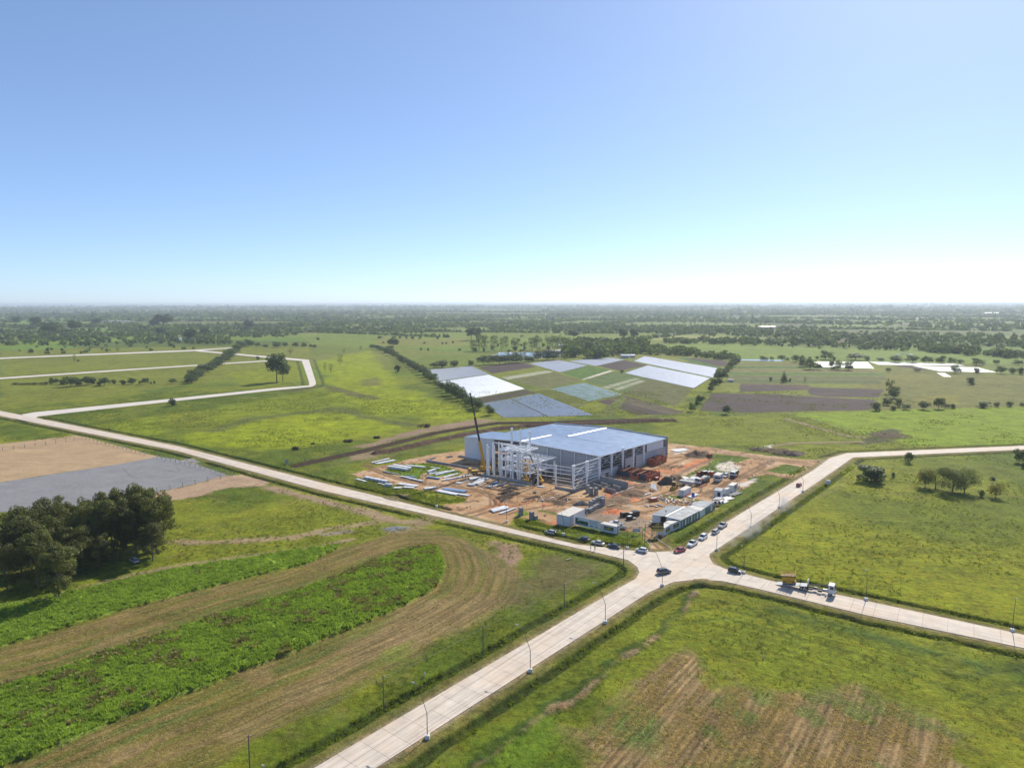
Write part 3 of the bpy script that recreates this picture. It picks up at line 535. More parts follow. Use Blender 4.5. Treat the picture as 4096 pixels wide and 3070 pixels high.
    # mud island and soil heaps on site
    for u, v, r, hh in [(1590, 1990, 7, .7), (2470, 1998, 6, .9), (2530, 1975, 7, 1.3), (2420, 2010, 5, .6), (2700, 1925, 6, 2.6), (3130, 1812, 9, 2.0), (3050, 1800, 8, 1.2), (2800, 1822, 8, 1.6), (2775, 1824, 6, 1.3), (2200, 2000, 4, .8), (2240, 2012, 4, 1.3), (2560, 1945, 6, .8), (2020, 2000, 3, .4), (3560, 1742, 12, 1.3), (2500, 1945, 4, .5)]:
        x, y = at(u, v); k = np.nonzero(np.hypot(X - x, Y - y) < r * 1.6)[0]
        if not len(k): continue
        q = np.hypot(X[k] - x, Y[k] - y) / r + (fbm(X[k], Y[k], 2.5, 3, int(u)) - .5) * .7; m = ss(1, .15, q); Z[k] += m * hh * (.7 + .6 * fbm(X[k], Y[k], 1.5, 2, 7))
        cc = np.array((.115, .078, .055) if hh > 1 else (.17, .12, .08)); col[k] += (cc - col[k]) * (ss(1.05, .7, q) * .85)[:, None]; fx[k] += (np.array(BARE) - fx[k]) * ss(1, .7, q)[:, None]
    # drainage trench, spoil bank and scraped strip
    paint(G0([(1300, 1850), (1445, 1815), (1589, 1782), (1734, 1748), (1879, 1720), (1987, 1703), (2181, 1702), (2350, 1700), (2181, 1725), (1980, 1745), (1870, 1770), (1734, 1790), (1580, 1820), (1440, 1845), (1320, 1870)]), (.110, .135, .026), soft=1.5, jit=2)
    paint(G0([(1380, 1790), (1490, 1770), (1620, 1727), (1770, 1697), (1915, 1675), (1985, 1680), (1900, 1697), (1734, 1722), (1600, 1752), (1500, 1782)]), (.235, .165, .11), soft=2, jit=3, js=6, f=BARE)
    paint(G0([(1390, 1815), (1480, 1800), (1570, 1805), (1500, 1830), (1400, 1840)]), (.26, .18, .12), soft=2, jit=3, js=6, f=BARE, amt=.7)
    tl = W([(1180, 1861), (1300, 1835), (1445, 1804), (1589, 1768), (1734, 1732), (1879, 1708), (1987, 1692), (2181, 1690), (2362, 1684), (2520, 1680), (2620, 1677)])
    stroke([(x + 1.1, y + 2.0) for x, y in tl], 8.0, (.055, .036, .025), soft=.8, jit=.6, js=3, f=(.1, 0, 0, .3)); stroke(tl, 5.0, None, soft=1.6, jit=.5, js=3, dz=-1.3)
    bl = W([(1505, 1813), (1589, 1799), (1734, 1766), (1843, 1744), (1969, 1721), (2100, 1706), (2220, 1704), (2330, 1698), (2480, 1692), (2600, 1687), (2690, 1685)])
    i = np.nonzero((X > -120) & (X < 140) & (Y > 330) & (Y < 500))[0]
    dB = pdist(bl, X[i], Y[i], False) + (fbm(X[i], Y[i], 4, 3, 71) - .5) * 2.5; m = ss(3.8, .3, dB); Z[i] += m * (1.2 + 1.3 * fbm(X[i], Y[i], 3, 3, 72))
    cc = np.array((.090, .056, .037))[None] * (.7 + .6 * fbm(X[i], Y[i], 3, 3, 73))[:, None]; col[i] += (cc - col[i]) * ss(4.0, 2.9, dB)[:, None]; fx[i] += (np.array(BARE) - fx[i]) * ss(4.0, 2.9, dB)[:, None]
    for q in ([(3149, 1678), (3277, 1715), (3396, 1747), (3450, 1752)], [(3094, 1786), (3160, 1776), (3248, 1773), (3446, 1770)]):
        stroke(W(q), 3.5, (.25, .175, .125), soft=1, jit=1.2, js=4, f=BARE, dz=.3)
    # --- road verges and roadside ditches
    i = np.nonzero((Rr < 620) & (np.abs(X) < 520))[0]; x = X[i]; y = Y[i]
    dn_ = pdist(network, x, y)
    def hole(u, v, r):
        a_, b_ = at(u, v); return ss(r, r + 3, np.hypot(x - a_, y - b_))
    gap = hole(1930, 2060, 11) * hole(1965, 2075, 11) * hole(1735, 2065, 8) * hole(2655, 2205, 8) * hole(790, 1838, 7) * hole(3290, 1860, 16) * hole(3230, 1910, 8) * hole(3240, 1875, 8) * hole(150, 1640, 30) * hole(1900, 2050, 9) * hole(1890, 2055, 6) * hole(2700, 2190, 3)
    verge = ss(3.6, 2.2, dn_ + (fbm(x, y, 2.5, 3, 81) - .5) * 1.6) * ss(-1, 0, dn_)
    vc = np.array((.140, .125, .040))[None] * (.85 + .3 * fbm(x, y, 3, 2, 82))[:, None]
    col[i] += (vc - col[i]) * (verge * .8)[:, None]
    dd = dn_ + (fbm(x, y, 5, 2, 83) - .5) * 1.0; dm = ss(1.5, .4, np.abs(dd - 4.6)) * gap
    Z[i] = Z[i] * (1 - dm) - dm * .85; rough_ = fbm(x, y, 1.6, 2, 84)
    dc = np.array((.030, .046, .010))[None] * (.6 + .9 * rough_)[:, None]; col[i] += (dc - col[i]) * (ss(1.9, .9, np.abs(dd - 4.6)) * gap * .85)[:, None]
    # dirt carried onto edges near junction
    m = ss(1.6, .1, np.abs(dn_)) * .6; col[i] += (np.array((.33, .26, .17)) - col[i]) * m[:, None]
    m = ss(-.2, -1.0, dn_); col[i] += (np.array((.22, .18, .13)) - col[i]) * m[:, None]; Z[i] = Z[i] * (1 - m)
    for rd in (roadE, roadF, roadG):
        x0 = min(p[0] for p in rd) - 12; x1 = max(p[0] for p in rd) + 12; y0 = min(p[1] for p in rd) - 12; y1 = max(p[1] for p in rd) + 12
        i = np.nonzero((X > x0) & (X < x1) & (Y > y0) & (Y < y1))[0]; d_ = pdist(rd, X[i], Y[i])
        m = ss(2.2, .8, np.abs(d_ - 6.5)); col[i] += (np.array(dk) - col[i]) * (m * .7)[:, None]; Z[i] -= m * .5; Z[i] *= ss(-1, 1, d_)
    return Z, np.clip(col, .004, .9), np.clip(fx, 0, 2), flow

# ground sheet: polar grid below the camera, dense where the photograph looks ---------------------------------
th_d = np.radians(np.linspace(-47, 47, 940)); th_c = np.radians(np.linspace(47, 313, 60)[1:-1]); TH = np.concatenate([th_d, th_c]); NT = TH.size
r1 = np.geomspace(88, 1500, 880); r2 = np.geomspace(1500, 60000, 130)[1:]; r0 = np.array([12, 30, 50, 65, 75, 82]); RR = np.concatenate([r0, r1, r2]); NR = RR.size
gx = (RR[:, None] * np.sin(TH)[None]).ravel(); gy = (RR[:, None] * np.cos(TH)[None]).ravel()
gZ, gC, gF, gL = ground_eval(gx, gy)
gZ = gZ * ss(1500, 900, np.hypot(gx, gy))
V_ = np.zeros((gx.size + 1, 3), np.float32); V_[:-1, 0] = gx; V_[:-1, 1] = gy; V_[:-1, 2] = gZ
ii, jj = np.meshgrid(np.arange(NR - 1), np.arange(NT), indexing='ij'); j2 = (jj + 1) % NT
Q = np.stack([ii * NT + jj, ii * NT + j2, (ii + 1) * NT + j2, (ii + 1) * NT + jj], -1).reshape(-1, 4)[:, ::-1]
T_ = np.stack([np.full(NT, gx.size), (np.arange(NT) + 1) % NT, np.arange(NT)], -1)
me = bpy.data.meshes.new('ground'); me.vertices.add(len(V_)); me.vertices.foreach_set('co', V_.ravel())
nl = Q.size + T_.size; me.loops.add(nl); me.loops.foreach_set('vertex_index', np.concatenate([Q.ravel(), T_.ravel()]).astype(np.int32))
me.polygons.add(len(Q) + len(T_)); me.polygons.foreach_set('loop_start', np.concatenate([np.arange(len(Q)) * 4, len(Q) * 4 + np.arange(len(T_)) * 3]).astype(np.int32))
me.update(calc_edges=True); me.shade_smooth()
def colattr(me, nm, arr):
    a = me.attributes.new(nm, 'FLOAT_COLOR', 'POINT'); b = np.ones((len(me.vertices), 4), np.float32); b[:arr.shape[0], :arr.shape[1]] = arr; b[arr.shape[0]:, :3] = (.08, .11, .02); a.data.foreach_set('color', b.ravel())
colattr(me, 'soil_colour', gC); colattr(me, 'cover', gF)
fa = me.attributes.new('flow', 'FLOAT', 'POINT'); fb = np.zeros(len(me.vertices), np.float32); fb[:gL.size] = gL; fa.data.foreach_set('value', fb)
gm = bpy.data.materials.new('ground_cover'); gm.use_nodes = True; n = gm.node_tree; L = n.links.new; P_ = n.nodes['Principled BSDF']
P_.inputs['Roughness'].default_value = .85; P_.inputs['Specular IOR Level'].default_value = .06
def N(t, **k):
    x = n.nodes.new(t)
    for a, b in k.items(): setattr(x, a, b)
    return x
def math_(op, a, b=None, c=None):
    x = N('ShaderNodeMath', operation=op)
    for k, q in enumerate((a, b, c)):
        if q is None: continue
        if isinstance(q, (int, float)): x.inputs[k].default_value = q
        else: L(q, x.inputs[k])
    return x.outputs[0]
def noise_(scale, det=3, rough=.6, vec=None, dist=0):
    x = N('ShaderNodeTexNoise'); x.inputs['Scale'].default_value = scale; x.inputs['Detail'].default_value = det; x.inputs['Roughness'].default_value = rough; x.inputs['Distortion'].default_value = dist
    L(vec or geo.outputs['Position'], x.inputs['Vector']); return x.outputs['Fac']
def rng_(v, a, b, c, d):
    x = N('ShaderNodeMapRange'); L(v, x.inputs[0]); 
    for k, q in enumerate((a, b, c, d)): x.inputs[k + 1].default_value = q
    return x.outputs[0]
def mixc(f, a, b, bt='MIX'):
    x = N('ShaderNodeMix', data_type='RGBA', blend_type=bt); L(f, x.inputs[0]) if not isinstance(f, (int, float)) else setattr(x.inputs[0], 'default_value', f)
    for k, q in ((6, a), (7, b)):
        if isinstance(q, tuple): x.inputs[k].default_value = (*q, 1)
        else: L(q, x.inputs[k])
    return x.outputs[2]
geo = N('ShaderNodeNewGeometry'); ac = N('ShaderNodeAttribute', attribute_name='soil_colour'); af = N('ShaderNodeAttribute', attribute_name='cover'); al = N('ShaderNodeAttribute', attribute_name='flow')
sep = N('ShaderNodeSeparateColor'); L(af.outputs['Color'], sep.inputs[0]); fr, fg, fb_ = sep.outputs; sxyz = N('ShaderNodeSeparateXYZ'); L(geo.outputs['Position'], sxyz.inputs[0])
nf = noise_(3.2, 7, .75); nm_ = noise_(.62, 5, .7); nb_ = noise_(.11, 5, .65); n4 = noise_(.03, 3, .6)
val = math_('ADD', math_('MULTIPLY', rng_(nf, .3, .7, -.5, .5), .85), math_('MULTIPLY', rng_(nm_, .3, .7, -.5, .5), .75))
val = math_('ADD', val, math_('MULTIPLY', rng_(nb_, .3, .7, -.5, .5), .55))
amp = math_('ADD', math_('MULTIPLY', fr, .85), .34); v1 = math_('ADD', math_('MULTIPLY', val, amp), 1)
c1 = N('ShaderNodeVectorMath', operation='SCALE'); L(ac.outputs['Color'], c1.inputs[0]); L(v1, c1.inputs[3]); c1 = c1.outputs[0]
hue = math_('MULTIPLY', rng_(noise_(.25, 4, .7), .45, .7, 0, .55), math_('MINIMUM', fr, 1)); c2 = mixc(hue, c1, mixc(1.0, c1, (1.45, 1.08, .8), 'MULTIPLY'))
hue2 = math_('MULTIPLY', rng_(noise_(.18, 4, .7), .55, .75, 0, .5), math_('MINIMUM', fr, 1)); c3 = mixc(hue2, c2, mixc(1.0, c2, (.62, .80, .8), 'MULTIPLY'))
st = math_('MULTIPLY', rng_(noise_(1.6, 5, .75), .50, .68, 0, .8), fg); c4 = mixc(st, c3, (.34, .26, .13))
st2 = math_('MULTIPLY', rng_(noise_(1.1, 5, .75), .56, .70, 0, .6), fg); c5 = mixc(st2, c4, (.085, .055, .03))
cv = N('ShaderNodeCombineXYZ'); L(math_('MULTIPLY', al.outputs['Fac'], 1.0), cv.inputs[0]); L(math_('MULTIPLY', math_('ADD', sxyz.outputs[0], sxyz.outputs[1]), .035), cv.inputs[1])
rw = noise_(1.0, 3, .65, cv.outputs[0]); rf = math_('MULTIPLY', rng_(rw, .35, .65, -.42, .42), fb_); v2 = math_('ADD', rf, 1)
c6 = N('ShaderNodeVectorMath', operation='SCALE'); L(c5, c6.inputs[0]); L(v2, c6.inputs[3]); L(c6.outputs[0], P_.inputs['Base Color'])
bp = N('ShaderNodeBump'); bp.inputs['Strength'].default_value = 1.0
hb = math_('ADD', math_('MULTIPLY', nf, .22), math_('MULTIPLY', nm_, .55)); hb = math_('MULTIPLY', hb, math_('ADD', math_('MULTIPLY', fr, .85), .18)); bp.inputs['Distance'].default_value = .9
L(hb, bp.inputs['Height']); L(bp.outputs[0], P_.inputs['Normal'])
go = linkmesh('ground', me, gm); tag(go, None, None, kind='structure')
_gsel = (np.abs(gx) < 400) & (gy > 80) & (gy < 560); _gp = np.stack([gx[_gsel], gy[_gsel]], 1); _gz = gZ[_gsel]
def gz(x, y):
    r = math.hypot(x, y)
    if r < 88 or r > 1400: return 0.0
    t = math.degrees(math.atan2(x, y))
    if abs(t) > 47: return 0.0
    i = 6 + int(round(math.log(r / 88) / math.log(1500 / 88) * 879)); j = int(round((t + 47) / 94 * 939))
    return float(gZ[i * NT + min(max(j, 0), 939)])

# ---------------------------------------------------------------- roads as slabs
def clip_(P, a, c, sgn):                                       # keep the part with sgn*(coordinate a) <= sgn*c
    out = []; n_ = len(P)
    for i in range(n_):
        p, q = P[i], P[(i + 1) % n_]; ip = sgn * (p[a] - c) <= 0; iq = sgn * (q[a] - c) <= 0
        if ip: out.append(p)
        if ip != iq: t = (c - p[a]) / (q[a] - p[a]); out.append((p[0] + (q[0] - p[0]) * t, p[1] + (q[1] - p[1]) * t))
    return out
def slabs(poly, name, az, L_, W_, origin, mat_, z=.12, joint=.05):
    root = bpy.data.objects.new(name, None); C.objects.link(root); root['kind'] = 'structure'
    d = Vector((math.sin(R(az)), math.cos(R(az)))); nrm = Vector((d.y, -d.x)); o = Vector(origin)
    ps = [((Vector(p) - o).dot(d), (Vector(p) - o).dot(nrm)) for p in poly]; cnt = 0; j = joint / 2
    for i in range(math.floor(min(p[0] for p in ps) / L_), math.ceil(max(p[0] for p in ps) / L_)):
        row = clip_(clip_(ps, 0, i * L_ + j, -1), 0, (i + 1) * L_ - j, 1)
        if len(row) < 3: continue
        for k in range(math.floor(min(p[1] for p in ps) / W_), math.ceil(max(p[1] for p in ps) / W_)):
            q = clip_(clip_(row, 1, k * W_ + j, -1), 1, (k + 1) * W_ - j, 1); r = []
            for p in q:
                if not r or math.dist(p, r[-1]) > .01: r.append(p)
            if len(r) > 2 and math.dist(r[0], r[-1]) < .01: r.pop()
            if len(r) < 3 or abs(sum(r[m][0] * r[(m + 1) % len(r)][1] - r[(m + 1) % len(r)][0] * r[m][1] for m in range(len(r)))) / 2 < .1: continue
            w_ = [tuple(o + d * p[0] + nrm * p[1]) for p in r]; MB().prism(w_, 0, z + random.uniform(-.006, .006)).build('paving_slab', mat_, root); cnt += 1
    return cnt
MR = M['concrete_road']
cA = tuple((Vector(SPU) + Vector(SPL)) / 2); cB = tuple((Vector(Bl) + Vector(Br)) / 2)
print('slabs', slabs(roadA, 'road', 125.6, 5.6, 4.2, cA, M['road_across']), slabs(roadB, 'road', 38.2, 5.0, 4.3, cB, M['road_along']), slabs(roadC, 'road', 123.6, 5.4, 4.3, tuple((Vector(Cu) + Vector(Cl)) / 2), M['road_across']),
      slabs(roadD[:3] + [at(3317, 1834), at(3340, 1881), at(3287, 1918)], 'road', 39.8, 5.4, 4.4, tuple((Vector(Dl) + Vector(Dr)) / 2), M['road_along']),
      slabs([at(3317, 1834)] + Dend[1:7] + [at(3340, 1881)], 'road', 80, 6, 4.8, at(3700, 1810), MR), slabs(junction, 'road_junction', 38.2, 5.4, 4.6, cB, MR))
for rd, h_ in ((roadE, .115), (roadF, .12), (roadG, .11)):
    o = MB().prism(rd, -.1, h_).build('road', M['concrete_far']); o['kind'] = 'structure'
# ---------------------------------------------------------------- vegetation prototypes
def leafcloud(blobs, nq, size, seed, quadonly=True, up=.25):
    g = np.random.default_rng(seed); bl = np.array([b[:3] for b in blobs]); br = np.array([b[3:6] if len(b) > 4 else (b[3],) * 3 for b in blobs])
    wts = (br[:, 0] * br[:, 1]); wts = wts / wts.sum(); k = g.choice(len(bl), nq, p=wts)
    d = g.normal(size=(nq, 3)); d /= np.linalg.norm(d, axis=1)[:, None]; r = g.uniform(.55, 1.04, nq) ** .6
    c = bl[k] + d * br[k] * r[:, None]; nrm = d + g.normal(size=(nq, 3)) * .55 + np.array((0, 0, up)); nrm /= np.linalg.norm(nrm, axis=1)[:, None]
    t = np.cross(nrm, g.normal(size=(nq, 3))); t /= np.linalg.norm(t, axis=1)[:, None]; b = np.cross(nrm, t); s = size * g.uniform(.6, 1.4, nq)[:, None]
    v = np.stack([c - t * s, c - b * s * .55, c + t * s, c + b * s * .55], 1).reshape(-1, 3); return v
def quadmesh(name, v, smooth=False):
    m = bpy.data.meshes.new(name); n = len(v); m.vertices.add(n); m.vertices.foreach_set('co', v.astype(np.float32).ravel())
    m.loops.add(n); m.loops.foreach_set('vertex_index', np.arange(n, dtype=np.int32)); m.polygons.add(n // 4); m.polygons.foreach_set('loop_start', np.arange(0, n, 4, dtype=np.int32)); m.update(calc_edges=True); return m
def limbs(seed, h, spread, base=.25, nl=6, r=.35, bend=.1):
    g = random.Random(seed); mb = MB(); lean = Vector((g.uniform(-bend, bend), g.uniform(-bend, bend), 1)); top = lean * h * .62
    p0 = Vector((0, 0, -.3)); p1 = lean * h * base
    mb.tube(p0, p1, r, 7, r * .8); mb.tube(p1, top, r * .8, 6, r * .3)
    tips = []
    for k in range(nl):
        a = 2 * PI * k / nl + g.uniform(-.4, .4); f = g.uniform(base, .55); s = lean * h * f; e = s + Vector((math.cos(a) * spread * g.uniform(.5, .9), math.sin(a) * spread * g.uniform(.5, .9), h * g.uniform(.2, .38)))
        mb.tube(s, e, r * .42, 5, r * .12); tips.append(e)
    tips.append(top); return mb, tips
PROTO = {}
def proto(key, seed, h, w_, lm, kind='round', nq=1200, ls=.3, tm='bark', low=.12):
    g = random.Random(seed); rw = w_ / 2; bl = []
    if kind == 'euc':
        mb, tips = limbs(seed, h, rw * .8, .22, 7, h * .018, .08)
        for e in tips: bl.append((e.x, e.y, e.z, g.uniform(.16, .26) * w_, g.uniform(.16, .26) * w_, g.uniform(.10, .15) * h))
        for k in range(46):
            lo_ = .4 if low == .4 else .16; a = g.uniform(0, 2 * PI); z = g.uniform(lo_, .97); rr = rw * .88 * math.sqrt(max(0, 1 - ((z - (.56 if lo_ < .3 else .70)) / (.52 if lo_ < .3 else .38)) ** 2)) * g.uniform(.5, 1)
            bl.append((math.cos(a) * rr, math.sin(a) * rr, z * h * .94, g.uniform(.08, .15) * w_, g.uniform(.08, .15) * w_, g.uniform(.04, .08) * h))
    elif kind == 'round':
        mb, tips = limbs(seed, h, rw * .7, .18, 5, h * .025)
        for k in range(17):
            a = g.uniform(0, 2 * PI); z = g.uniform(low + .12, .86); rr = rw * .78 * math.sqrt(max(0, 1 - ((z - .5) / .52) ** 2)) * g.uniform(.35, 1)
            q = g.uniform(.15, .24); bl.append((math.cos(a) * rr, math.sin(a) * rr, z * h, q * w_, q * w_, q * h * .8))
        bl.append((0, 0, h * .5, w_ * .3, w_ * .3, h * .32))
    elif kind == 'bush':
        mb, tips = limbs(seed, h, rw * .6, .1, 4, .07)
        for k in range(14):
            a = g.uniform(0, 2 * PI); z = g.uniform(.15, .8); rr = rw * .75 * g.uniform(.1, 1) * (1.1 - z * .6); q = g.uniform(.14, .22)
            bl.append((math.cos(a) * rr, math.sin(a) * rr, z * h, q * w_, q * w_, q * h * 1.1))
    elif kind == 'pop':
        mb, tips = limbs(seed, h, rw * .4, .2, 6, h * .014, .05)
        for k in range(16):
            z = .18 + .78 * k / 15; q = g.uniform(.2, .34) * (1.15 - z * .5); bl.append((g.uniform(-.3, .3) * rw, g.uniform(-.3, .3) * rw, z * h, q * w_, q * w_, h * .06))
    elif kind == 'con':
        mb, tips = limbs(seed, h, rw * .3, .2, 3, h * .02, .02)
        for k in range(14): z = .1 + .86 * k / 13; q = .5 * (1.05 - z); bl.append((g.uniform(-.1, .1) * rw, g.uniform(-.1, .1) * rw, z * h, q * w_, q * w_, h * .06))
    elif kind == 'willow':
        mb = MB(); tips = []
        for k in range(9):
            a = 2 * PI * k / 9 + g.uniform(-.2, .2); s = Vector((math.cos(a) * .25, math.sin(a) * .25, -.2)); m_ = Vector((math.cos(a) * rw * .32, math.sin(a) * rw * .32, h * .4)); e = Vector((math.cos(a) * rw * .8, math.sin(a) * rw * .8, h * g.uniform(.72, .9)))
            mb.tube(s, m_, .11, 5, .07); mb.tube(m_, e, .07, 4, .02)
            for j in range(3):
                t = m_.lerp(e, g.uniform(.2, .9)); e2 = t + Vector((g.uniform(-.3, .3) * rw, g.uniform(-.3, .3) * rw, h * g.uniform(.15, .25))); mb.tube(t, e2, .03, 3, .01); tips.append(e2); bl.append((t.x, t.y, t.z + .4, w_ * .12, w_ * .12, h * .13))
            tips.append(e)
        for e in tips: bl.append((e.x, e.y, e.z, w_ * .17, w_ * .17, h * .17))
    tk = mb.mesh('trunk'); tk.materials.append(M[tm]); cm = quadmesh('crown', leafcloud(bl, nq, ls, seed)); cm.materials.append(M[lm])
    PROTO[key] = (tk, cm, h, w_)
for k in range(4): proto('euc%d' % k, 100 + k, 20, 12.5, 'leaf_euc', 'euc', 11000, .27, 'bark_pale')
for k in range(3): proto('eucmid%d' % k, 110 + k, 20, 12, 'leaf_dark', 'euc', 3200, .42, low=.4)
for k in range(4): proto('round%d' % k, 120 + k, 8, 9, 'leaf_dark', 'round', 1500, .32)
for k in range(3): proto('roundm%d' % k, 130 + k, 8, 9, 'leaf_mid', 'round', 1500, .32)
for k in range(4): proto('bush%d' % k, 140 + k, 3, 4, 'leaf_dark', 'bush', 600, .2, low=0)
for k in range(2): proto('bushm%d' % k, 150 + k, 3, 4, 'leaf_mid', 'bush', 600, .2, low=0)
for k in range(3): proto('pop%d' % k, 160 + k, 16, 8, 'leaf_pale', 'euc', 900, .40, 'bark_pale')
proto('con0', 170, 12, 7, 'leaf_dark', 'con', 1500, .3)
for k in range(3): proto('bare%d' % k, 180 + k, 8, 7, 'leaf_pale', 'round', 520, .2, 'bark')
proto('willow0', 190, 9, 10, 'leaf_pale', 'round', 6500, .14, 'bark', low=.06); proto('willow1', 191, 9, 10, 'leaf_pale', 'round', 6500, .14, 'bark', low=.06)
proto('autumn0', 195, 6, 6, 'leaf_yellow', 'round', 1300, .2, 'bark'); proto('seed0', 197, 6, 6, 'leaf_dark', 'round', 4500, .2, 'bark', low=0)
NAMES = {'euc': 'eucalyptus_tree', 'eucmid': 'tall_tree', 'round': 'broadleaf_tree', 'roundm': 'broadleaf_tree', 'bush': 'bush', 'bushm': 'bush', 'pop': 'poplar_tree', 'con': 'conifer_tree', 'bare': 'sparse_tree', 'willow': 'willow_tree', 'autumn': 'small_tree', 'seed': 'small_tree'}
def tree(key, x, y, h, w_, label, cat='tree', group=None):
    if not key[-1].isdigit(): key += str(random.randrange(sum(1 for k in PROTO if k.rstrip('0123456789') == key)))
    tk, cm, H0, W0 = PROTO[key]; base = key.rstrip('0123456789')
    r = thing(NAMES[base], label, cat, (x, y, gz(x, y) * .8), random.uniform(0, 2 * PI), group)
    r.scale = (w_ / W0, w_ / W0, h / H0); linkmesh('trunk', tk, None, r); linkmesh('crown', cm, None, r); return r
def tpx(key, u, v, hp, wp_, label, cat='tree', group=None):
    x, y = at(u, v); h = hgt(u, v, v - hp); D = CAM_H / (math.sin(PITCH) + (v - 1535) / FOC * math.cos(PITCH)); w_ = wp_ * D / FOC
    return tree(key, x, y, max(h, .8), max(w_, .8), label, cat, group)
ORD = ['first', 'second', 'third', 'fourth', 'fifth', 'sixth', 'seventh', 'eighth', 'ninth', 'tenth', 'eleventh', 'twelfth', 'thirteenth', 'fourteenth', 'fifteenth', 'sixteenth', 'seventeenth', 'eighteenth', 'nineteenth', 'twentieth'] + ['%s %s' % (a, b) for a in ('twenty', 'thirty', 'forty') for b in ('first', 'second', 'third', 'fourth', 'fifth', 'sixth', 'seventh', 'eighth', 'ninth', 'tenth')]
# the eucalyptus grove at left
grove = [(15, 2300, 215, 120, 'at the left edge of the frame'), (85, 2290, 260, 130, 'second from the left edge of the grove'), (150, 2345, 250, 120, 'front left of the grove, nearest the sunlit crop'), (205, 2180, 220, 130, 'at the back left against the grey gravel lot'),
         (235, 2395, 230, 125, 'low at the front of the grove casting shade on the track'), (300, 2290, 215, 115, 'in the front row, left of the open gap between trunks'), (318, 2245, 215, 105, 'with a forked trunk in the middle of the grove'),
         (365, 2235, 240, 110, 'right of the gap where grass shows between trunks'), (420, 2230, 260, 125, 'behind the middle of the grove, tallest crown'), (470, 2225, 250, 115, 'left of the white car parked under the trees'), (505, 2190, 265, 115, 'standing behind the white car parked under the trees'),
         (545, 2210, 250, 130, 'right behind the roof of the white car'), (580, 2190, 275, 120, 'with the tallest top at the right end of the grove'), (625, 2205, 265, 125, 'at the right end with drooping outer branches'), (60, 2200, 180, 110, 'behind the left half of the grove'), (655, 2150, 190, 85, 'small, at the far right behind the grove'),
         (262, 2160, 160, 90, 'small, at the back centre in front of the gravel lot'), (130, 2215, 230, 100, 'in the second row at the left')]
grove += [(30, 2360, 210, 110, 'low at the front left corner of the frame'), (185, 2270, 225, 115, 'in the middle row behind the front left tree'), (112, 2255, 250, 110, 'with a pointed top left of the gap showing gravel'), (345, 2185, 215, 110, 'in the back row behind the forked trunk'), (445, 2160, 225, 110, 'in the back row above the centre of the grove'), (395, 2270, 150, 90, 'short, in front of the tallest crown'), (610, 2240, 170, 95, 'short, at the front right of the parked white car'), (250, 2330, 170, 110, 'short, between the two front trees')]
for k, (u, v, hp, wp_, lb) in enumerate(grove): tpx('euc%d' % (k % 4), u, v, hp * .94, wp_ * 1.14, 'tall eucalyptus ' + lb, 'tree', 'eucalyptus grove beside the gravel lot')
